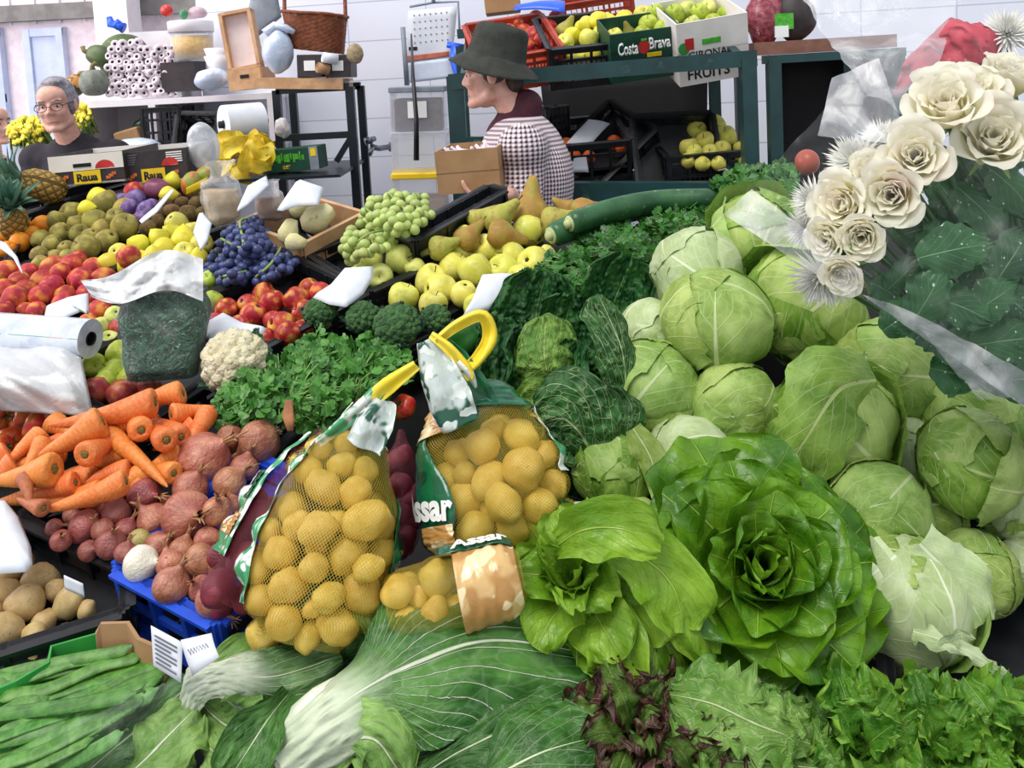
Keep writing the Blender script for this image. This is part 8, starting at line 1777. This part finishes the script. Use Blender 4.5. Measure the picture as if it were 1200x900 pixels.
def rose(c, ax, r, label, seed, openness=1.0):
    rr = random.Random(seed); A = fr(V(ax)); o = empty('white_rose', c - A.to_3x3() @ V((0, 0, r)), label, 'rose', 'white roses in the bouquet'); mb = MB()
    for k in range(20):
        f = k / 19; az = k * 2.39996 + rr.uniform(-.2, .2); tl = rad(6 + 62 * f ** 1.2 * openness); w_ = r * (.34 + .42 * f); L = r * (1.25 + .25 * f); d = A.to_3x3() @ V((cos(az), sin(az), 0)); z = A.to_3x3() @ V((0, 0, 1)); b = c - z * r * .75 + d * r * (.06 + .20 * f)
        p1 = b + (z * cos(tl * .35) + d * sin(tl * .9)) * L * .55; p2 = p1 + (z * cos(tl * .6) + d * sin(tl * .45)) * L * .38; p3 = p2 + (z * cos(tl + .5 * f) + d * sin(tl + .5 * f)) * L * .22
        leaf(mb, [b, p1, p2, p3], z * sin(tl) - d * cos(tl), lambda v: w_ * smooth1([(0, .45), (.5, 1), (.85, .95), (1, .6)], v), 1.25 - .5 * f, r * .05, 1.3, 10, 12, seed * 50 + k, tipround=.3, edgez=-r * .10 * f)
    wchild('bloom', mb.mesh('rose_bloom'), K['rosep'], o); mb = MB(); z = A.to_3x3() @ V((0, 0, 1))
    for k in range(5): a = k * 1.2566; d = A.to_3x3() @ V((cos(a), sin(a), 0)); leaf(mb, [c - z * r * .85, c - z * r * .8 + d * r * .5, c - z * r * 1.1 + d * r * .95], z, lambda v: r * .16 * (1 - v) + .001, .4, 0, 2, 4, 6, k)
    wchild('sepals', mb.mesh('sepals'), K['sepal'], o); mb = MB(); mb.tube([c - z * r * .95, c - z * r * .75], [r * .18, r * .35], 8)
    hub = P(1300, 520, 1.26); mb.tube(crom([c - z * r * .9, c - z * (r + .05) + V((.01, 0, -.02)), c.lerp(hub, .6) + V((0, .02, -.01)), hub], 14), .0035, 6); wchild('stalk', mb.mesh('rose_stalk'), K['rstem'], o); return o
def mum(c, ax, r, label, seed):
    rr = random.Random(seed); A = fr(V(ax)).to_3x3(); o = empty('white_chrysanthemum', c - A @ V((0, 0, r * .6)), label, 'chrysanthemum', 'white chrysanthemums in the bouquet'); mb = MB(); N = 200
    for k in range(N):
        f = k / N; az = k * 2.39996; tl = rad(8 + 100 * f); L = r * (.55 + .5 * f) * rr.uniform(.85, 1.12); d = A @ V((cos(az), sin(az), 0)); z = A @ V((0, 0, 1)); dr = z * cos(tl) + d * sin(tl); p = c - z * r * .2; e = p + dr * L; t = d.cross(z).normalized(); w_ = r * .045
        q = p + dr * L * .55 - (z * sin(tl) - d * cos(tl)) * 0; ee = e + z * r * .10 * rr.uniform(-.5, 1.2)
        n_ = dr.cross(t); mb.add([p - t * w_ * .5, p + t * w_ * .5, q + t * w_ + n_ * w_ * .5, q - t * w_ + n_ * w_ * .5, q - n_ * w_ * .3, ee], [(0, 1, 4), (1, 2, 4), (0, 4, 3), (4, 2, 5), (3, 4, 5)])
    wchild('petals', mb.mesh('petals'), K['mump'], o); hub = P(1300, 520, 1.27); mb = MB(); mb.tube(crom([c - A @ V((0, 0, r * .2)), c.lerp(hub, .5) + V((0, .05, 0)), hub], 12), .004, 6); wchild('stalk', mb.mesh('stalk'), K['rstem'], o)
FR = [((1165, 165), 76, 1.16, (-.3, -.7, .4), 'largest cream rose at the right edge of the bouquet'), ((1110, 128), 74, 1.17, (-.4, -.6, .6), 'wide open cream rose below the red wrapped flowers'), ((1183, 95), 58, 1.22, (.1, -.4, .8), 'yellowish rose with a torn petal at the top right'), ((1073, 184), 66, 1.14, (-.4, -.8, .3), 'cream rose with pinkish petals in the middle of the bouquet'),
      ((1046, 228), 62, 1.13, (-.5, -.8, .1), 'cream rose left of the dark stalks'), ((990, 240), 60, 1.15, (-.7, -.7, .2), 'white rose half covered by the chrysanthemums'), ((1022, 212), 50, 1.17, (-.4, -.7, .5), 'rose tucked between the cream roses'), ((1010, 275), 54, 1.12, (-.4, -.9, -.1), 'plump white rose above the lowest bud'), ((975, 280), 50, 1.14, (-.8, -.6, .0), 'pale rose at the left above the lowest bud'), ((988, 316), 50, 1.10, (-.5, -.9, -.3), 'lowest white rose bud of the bouquet'), ((1140, 112), 58, 1.20, (-.1, -.6, .8), 'cream rose behind the wide open one')]
for k, ((x, y), dpx, d, ax, lb) in enumerate(FR): rose(P(x, y, d), ax, dpx / 2 * pxm(d) * 1.02, lb, k + 1, .5 if 'bud' in lb else .78)
for k, ((x, y), dpx, d, ax, lb) in enumerate([((1000, 186), 78, 1.20, (-.6, -.6, .6), 'big white spider chrysanthemum at the top left of the bouquet'), ((950, 235), 62, 1.22, (-.9, -.5, .2), 'white chrysanthemum at the left edge under the film'), ((938, 270), 54, 1.24, (-.9, -.5, -.1), 'small chrysanthemum left of the white roses'), ((962, 330), 86, 1.20, (-.5, -.8, -.5), 'drooping white chrysanthemum over the biggest cabbage'), ((1035, 160), 60, 1.22, (-.2, -.6, .8), 'chrysanthemum behind the cream roses, upper one'), ((1182, 34), 70, 1.34, (-.1, -.6, .7), 'white chrysanthemum behind film in the top right corner')]): mum(P(x, y, d), ax, dpx / 2 * pxm(d) * 1.1, lb, k)
o = empty('rose_foliage', P(1120, 360, 1.25), 'dark green rose leaves and stalks in the bouquet, with water drops', 'leaves'); rr = random.Random(9)
def rl(px, py, d, ang, L, w_, k, nr=(0, -1, .3)):
    c = P(px, py, d); t = (RT * cos(ang) + UP * sin(ang) + FW * rr.uniform(-.3, .3)).normalized(); mb = MB(); leaf(mb, [c - t * L / 2, c + V((0, -.008, .004)), c + t * L / 2], V(nr), lambda v: w_ * sin(PI * min(1, v * .92 + .05)) ** .8 + .001, -.35, .003, 5, 14, 18, k, crinkle=.003, jag=.15); wchild('leaf', mb.mesh('rose_leaf'), K['rleaf'], o)
for k, (x, y, a, L, w_, d) in enumerate([(1119, 294, .2, .095, .032, 1.10), (1087, 346, 1.1, .085, .026, 1.10), (1125, 362, -.4, .08, .026, 1.11), (1165, 350, .5, .08, .026, 1.14), (1060, 320, .9, .06, .018, 1.14), (1060, 370, .6, .07, .024, 1.15), (1185, 300, .9, .09, .03, 1.17), (1150, 250, -.9, .10, .03, 1.2), (1185, 225, -.8, .10, .03, 1.2), (1110, 235, -1.0, .09, .026, 1.22), (1180, 400, .2, .09, .03, 1.15), (1130, 410, -.2, .08, .026, 1.17), (1090, 390, -.5, .08, .026, 1.18), (1190, 360, -.7, .08, .03, 1.18), (1040, 345, -.6, .06, .02, 1.16), (1150, 320, 1.3, .08, .028, 1.2), (1200, 260, 1.3, .1, .03, 1.24), (1090, 290, 1.4, .08, .026, 1.2), (1130, 200, -.7, .09, .026, 1.25), (1095, 110, .3, .09, .028, 1.28), (1160, 430, .1, .09, .03, 1.18), (1120, 440, -.3, .08, .028, 1.2), (1195, 445, .1, .09, .03, 1.18), (1150, 380, .8, .09, .03, 1.22), (1080, 270, .3, .08, .026, 1.24), (1180, 180, .6, .1, .03, 1.28), (1120, 270, -.9, .10, .03, 1.26), (1165, 285, -.5, .10, .032, 1.26)]): rl(x, y, d, a, L, w_, k)
mb = MB()
for k in range(12): mb.tube(crom([P(1050 + k * 12, 190 + (k * 37) % 60, 1.2 + .01 * (k % 4)), P(1120 + k * 8, 300 + (k * 23) % 40, 1.22), P(1215 + k * 2, 455 + (k * 17) % 30, 1.2)], 10), .0045, 6)
wchild('stalks', mb.mesh('stalks'), K['rstem'], o)
K['redwrap'] = mat('red_petals_in_film', '#a8243c', '#c23c50', 30, rough=.55, bump=.6, bscale=40, c3='#e08a96', s3=60, lo3=.66, hi3=.72); a, b = P(1046, 112, 1.40), P(1160, 42, 1.36); mb = MB()
mb.tube([a.lerp(b, k / 40) for k in range(41)], [.006 + .046 * smooth1([(0, 0), (.35, .75), (.8, 1), (1, .55)], k / 40) for k in range(41)], 40); mb.v = [v + V((1, 1, 1)) * (.012 * nz(v * 16) + .008 * nz(v * 45) + .006 * nz(v * 90)) for v in mb.v]; mb.uv = {}
tag(link('wrapped_roses', mb.mesh('wrapped_roses'), K['redwrap']), 'bunch of red flowers wrapped in film behind the cream roses', 'flowers')
lump('tomato', 946, 190, 1.9, 28, 30, K['f_nect'], 'red tomato glimpsed through the cellophane left of the chrysanthemums', 'tomato', 42, .03, .04)
# the film itself: several overlapping crumpled sheets
K['cello'] = plasticbag('cellophane', '#e9eef5', .012, .06, .56, .78, .13, 7, fk=.09)
K['cello2'] = plasticbag('doubled_cellophane', '#e2e6ee', .17, .10, .42, .70, .30, 8, fk=.22)
o = empty('cellophane_wrap', P(1060, 300, 1.15), 'large crumpled cellophane sheet wrapped around the white bouquet', 'cellophane')
def film(nm, pts, mk, nu=26, nv=26, cr=.010, cs=9, seed=0, bend=0.0):
    a, b, c, d = [P(*q) for q in pts]; n = (b - a).cross(d - a).normalized(); mb = MB()
    def f(u, v): p = (a * (1 - u) + b * u) * (1 - v) + (d * (1 - u) + c * u) * v; return p + n * (bend * sin(PI * u) * sin(PI * v) + cr * (nz(p * cs + V((seed, 0, 0))) + .8 * abs(nz(p * cs * 2.2 + V((0, seed, 0)))) + .4 * nz(p * cs * 5)))
    mb.grid(f, nu, nv); wchild(nm, mb.mesh(nm), K[mk], o)
film('upper_sheet', [(1010, 98, 1.30), (1075, 170, 1.22), (1130, -30, 1.45), (925, -25, 1.50)], 'cello2', seed=1, cr=.014)
film('upper_fold', [(1045, 110, 1.26), (1175, 120, 1.22), (1215, -30, 1.40), (1085, -30, 1.42)], 'cello', seed=2)
film('left_flap', [(958, 158, 1.20), (1068, 172, 1.14), (1030, 70, 1.22), (975, 92, 1.25)], 'cello2', seed=3, cr=.006)
film('side_sheet', [(856, 252, 1.24), (1020, 345, 1.10), (1080, 165, 1.12), (965, 128, 1.26)], 'cello', seed=4, cr=.008)
film('lower_lip', [(850, 252, 1.22), (1000, 350, 1.07), (1010, 318, 1.06), (882, 222, 1.2)], 'cello2', seed=5, cr=.006)
film('front_sheet', [(1000, 345, 1.07), (1215, 480, 1.05), (1215, 130, 1.08), (1060, 160, 1.09)], 'cello', 36, 36, .010, 8, 6)
film('bottom_fold', [(1010, 345, 1.08), (1215, 486, 1.06), (1215, 440, 1.05), (1060, 360, 1.07)], 'cello2', 36, 14, .012, 10, 7)
film('under_sheet', [(1040, 380, 1.14), (1180, 470, 1.14), (1215, 420, 1.2), (1060, 350, 1.2)], 'cello', 26, 18, .012, 9, 8)
film('corner_tail', [(1080, 385, 1.1), (1150, 470, 1.13), (1185, 465, 1.12), (1130, 400, 1.09)], 'cello2', 18, 18, .010, 10, 9)
c = P(1370, 580, 1.27); o = empty('flower_bucket', c - V((0, 0, .24)), 'black flower bucket holding the bouquet stalks at the right edge', 'bucket'); mb = MB()
mb.lathe([(.001, -.24), (.075, -.24), (.105, .04), (.115, .045), (.115, .05), (.10, .05), (.07, -.23), (.001, -.23)], 32, TM(c)); wchild('bucket_wall', mb.mesh('bucket'), K['black'], o)
# clear film over the left chard, trimmings and the crate at the lower right
o = empty('plastic_film', S(150, 860, .05), 'clear plastic film wrapped over the left chard head', 'film')
mb = MB(); a, b, c, d = P(70, 925, .99), P(235, 850, 1.03), P(228, 785, 1.09), P(95, 850, 1.05); mb.grid(lambda u, v: (lambda p: p + V((0, -.02 * sin(PI * v), .03 * sin(PI * v))) + SN * (.012 * nz(p * 12) + .010 * abs(nz(p * 26))))((a * (1 - u) + b * u) * (1 - v) + (d * (1 - u) + c * u) * v), 36, 30); wchild('sheet', mb.mesh('film'), K['cello'], o)
stall_crate((1046, 800), (1330, 862), .30, 'black crate under the cabbages at the lower right corner', H=.12, base=.01, h=-.045, n1=6)
o = empty('cabbage_trimming', P(1120, 765, 1.10), 'stripped pale cabbage rib lying on the black crate rim', 'cabbage trimming'); mb = MB()
leaf(mb, [P(1070, 740, 1.12), P(1110, 752, 1.09), P(1150, 772, 1.08), P(1182, 796, 1.08)], V((0, -.7, .6)), lambda v: .016 * smooth1([(0, .9), (.4, .7), (.8, .5), (1, .7)], v), -.8, .004, 5, 8, 20, 3, crinkle=.003, jag=.8); wchild('rib', mb.mesh('rib'), LM['cabpale'], o); mb = MB()
leaf(mb, [P(1110, 756, 1.09), P(1125, 742, 1.08), P(1140, 748, 1.08)], V((0, -.8, .4)), lambda v: .010 * (1 - v) + .002, .5, .003, 3, 6, 8, 4); wchild('shred', mb.mesh('shred'), LM['cabpale'], o)
# ================================================================ light
w = bpy.data.worlds.new('hall_daylight'); scene.world = w; w.use_nodes = True
bg = w.node_tree.nodes['Background']; bg.inputs[0].default_value = lin('#f4f7ff'); bg.inputs[1].default_value = 0.82
def sun(name, direction, strength, angle, color='#ffffff'):
    ld = bpy.data.lights.new(name, 'SUN'); ld.energy = strength; ld.angle = rad(angle); ld.color = lin(color)[:3]
    o = bpy.data.objects.new(name, ld); COL.objects.link(o)
    o.rotation_euler = V(direction).to_track_quat('-Z', 'Y').to_euler(); return o
sun('skylight', (.30, .42, -1), 2.35, 32, '#fffaf0')
def area(name, loc, tgt, size, power, color):
    ld = bpy.data.lights.new(name, 'AREA'); ld.energy = power; ld.size = size; ld.color = lin(color)[:3]
    o = bpy.data.objects.new(name, ld); COL.objects.link(o); o.location = loc
    o.rotation_euler = (V(tgt) - V(loc)).to_track_quat('-Z', 'Y').to_euler()
area('added_left_fill', (-5.2, 3.2, 3.2), (-1.6, 6.0, 1.4), 3.0, 170, '#ffeef2')  # added fill lamp brightening the left background; no window is seen there
vs = scene.view_settings
scene.display_settings.display_device = 'sRGB'
vs.view_transform = 'Standard'; vs.look = 'None'; vs.exposure = 0.0; vs.gamma = 1.0; vs.use_curve_mapping = False
scene.cycles.max_bounces = 8; scene.cycles.transparent_max_bounces = 24
scene.cycles.use_denoising = True
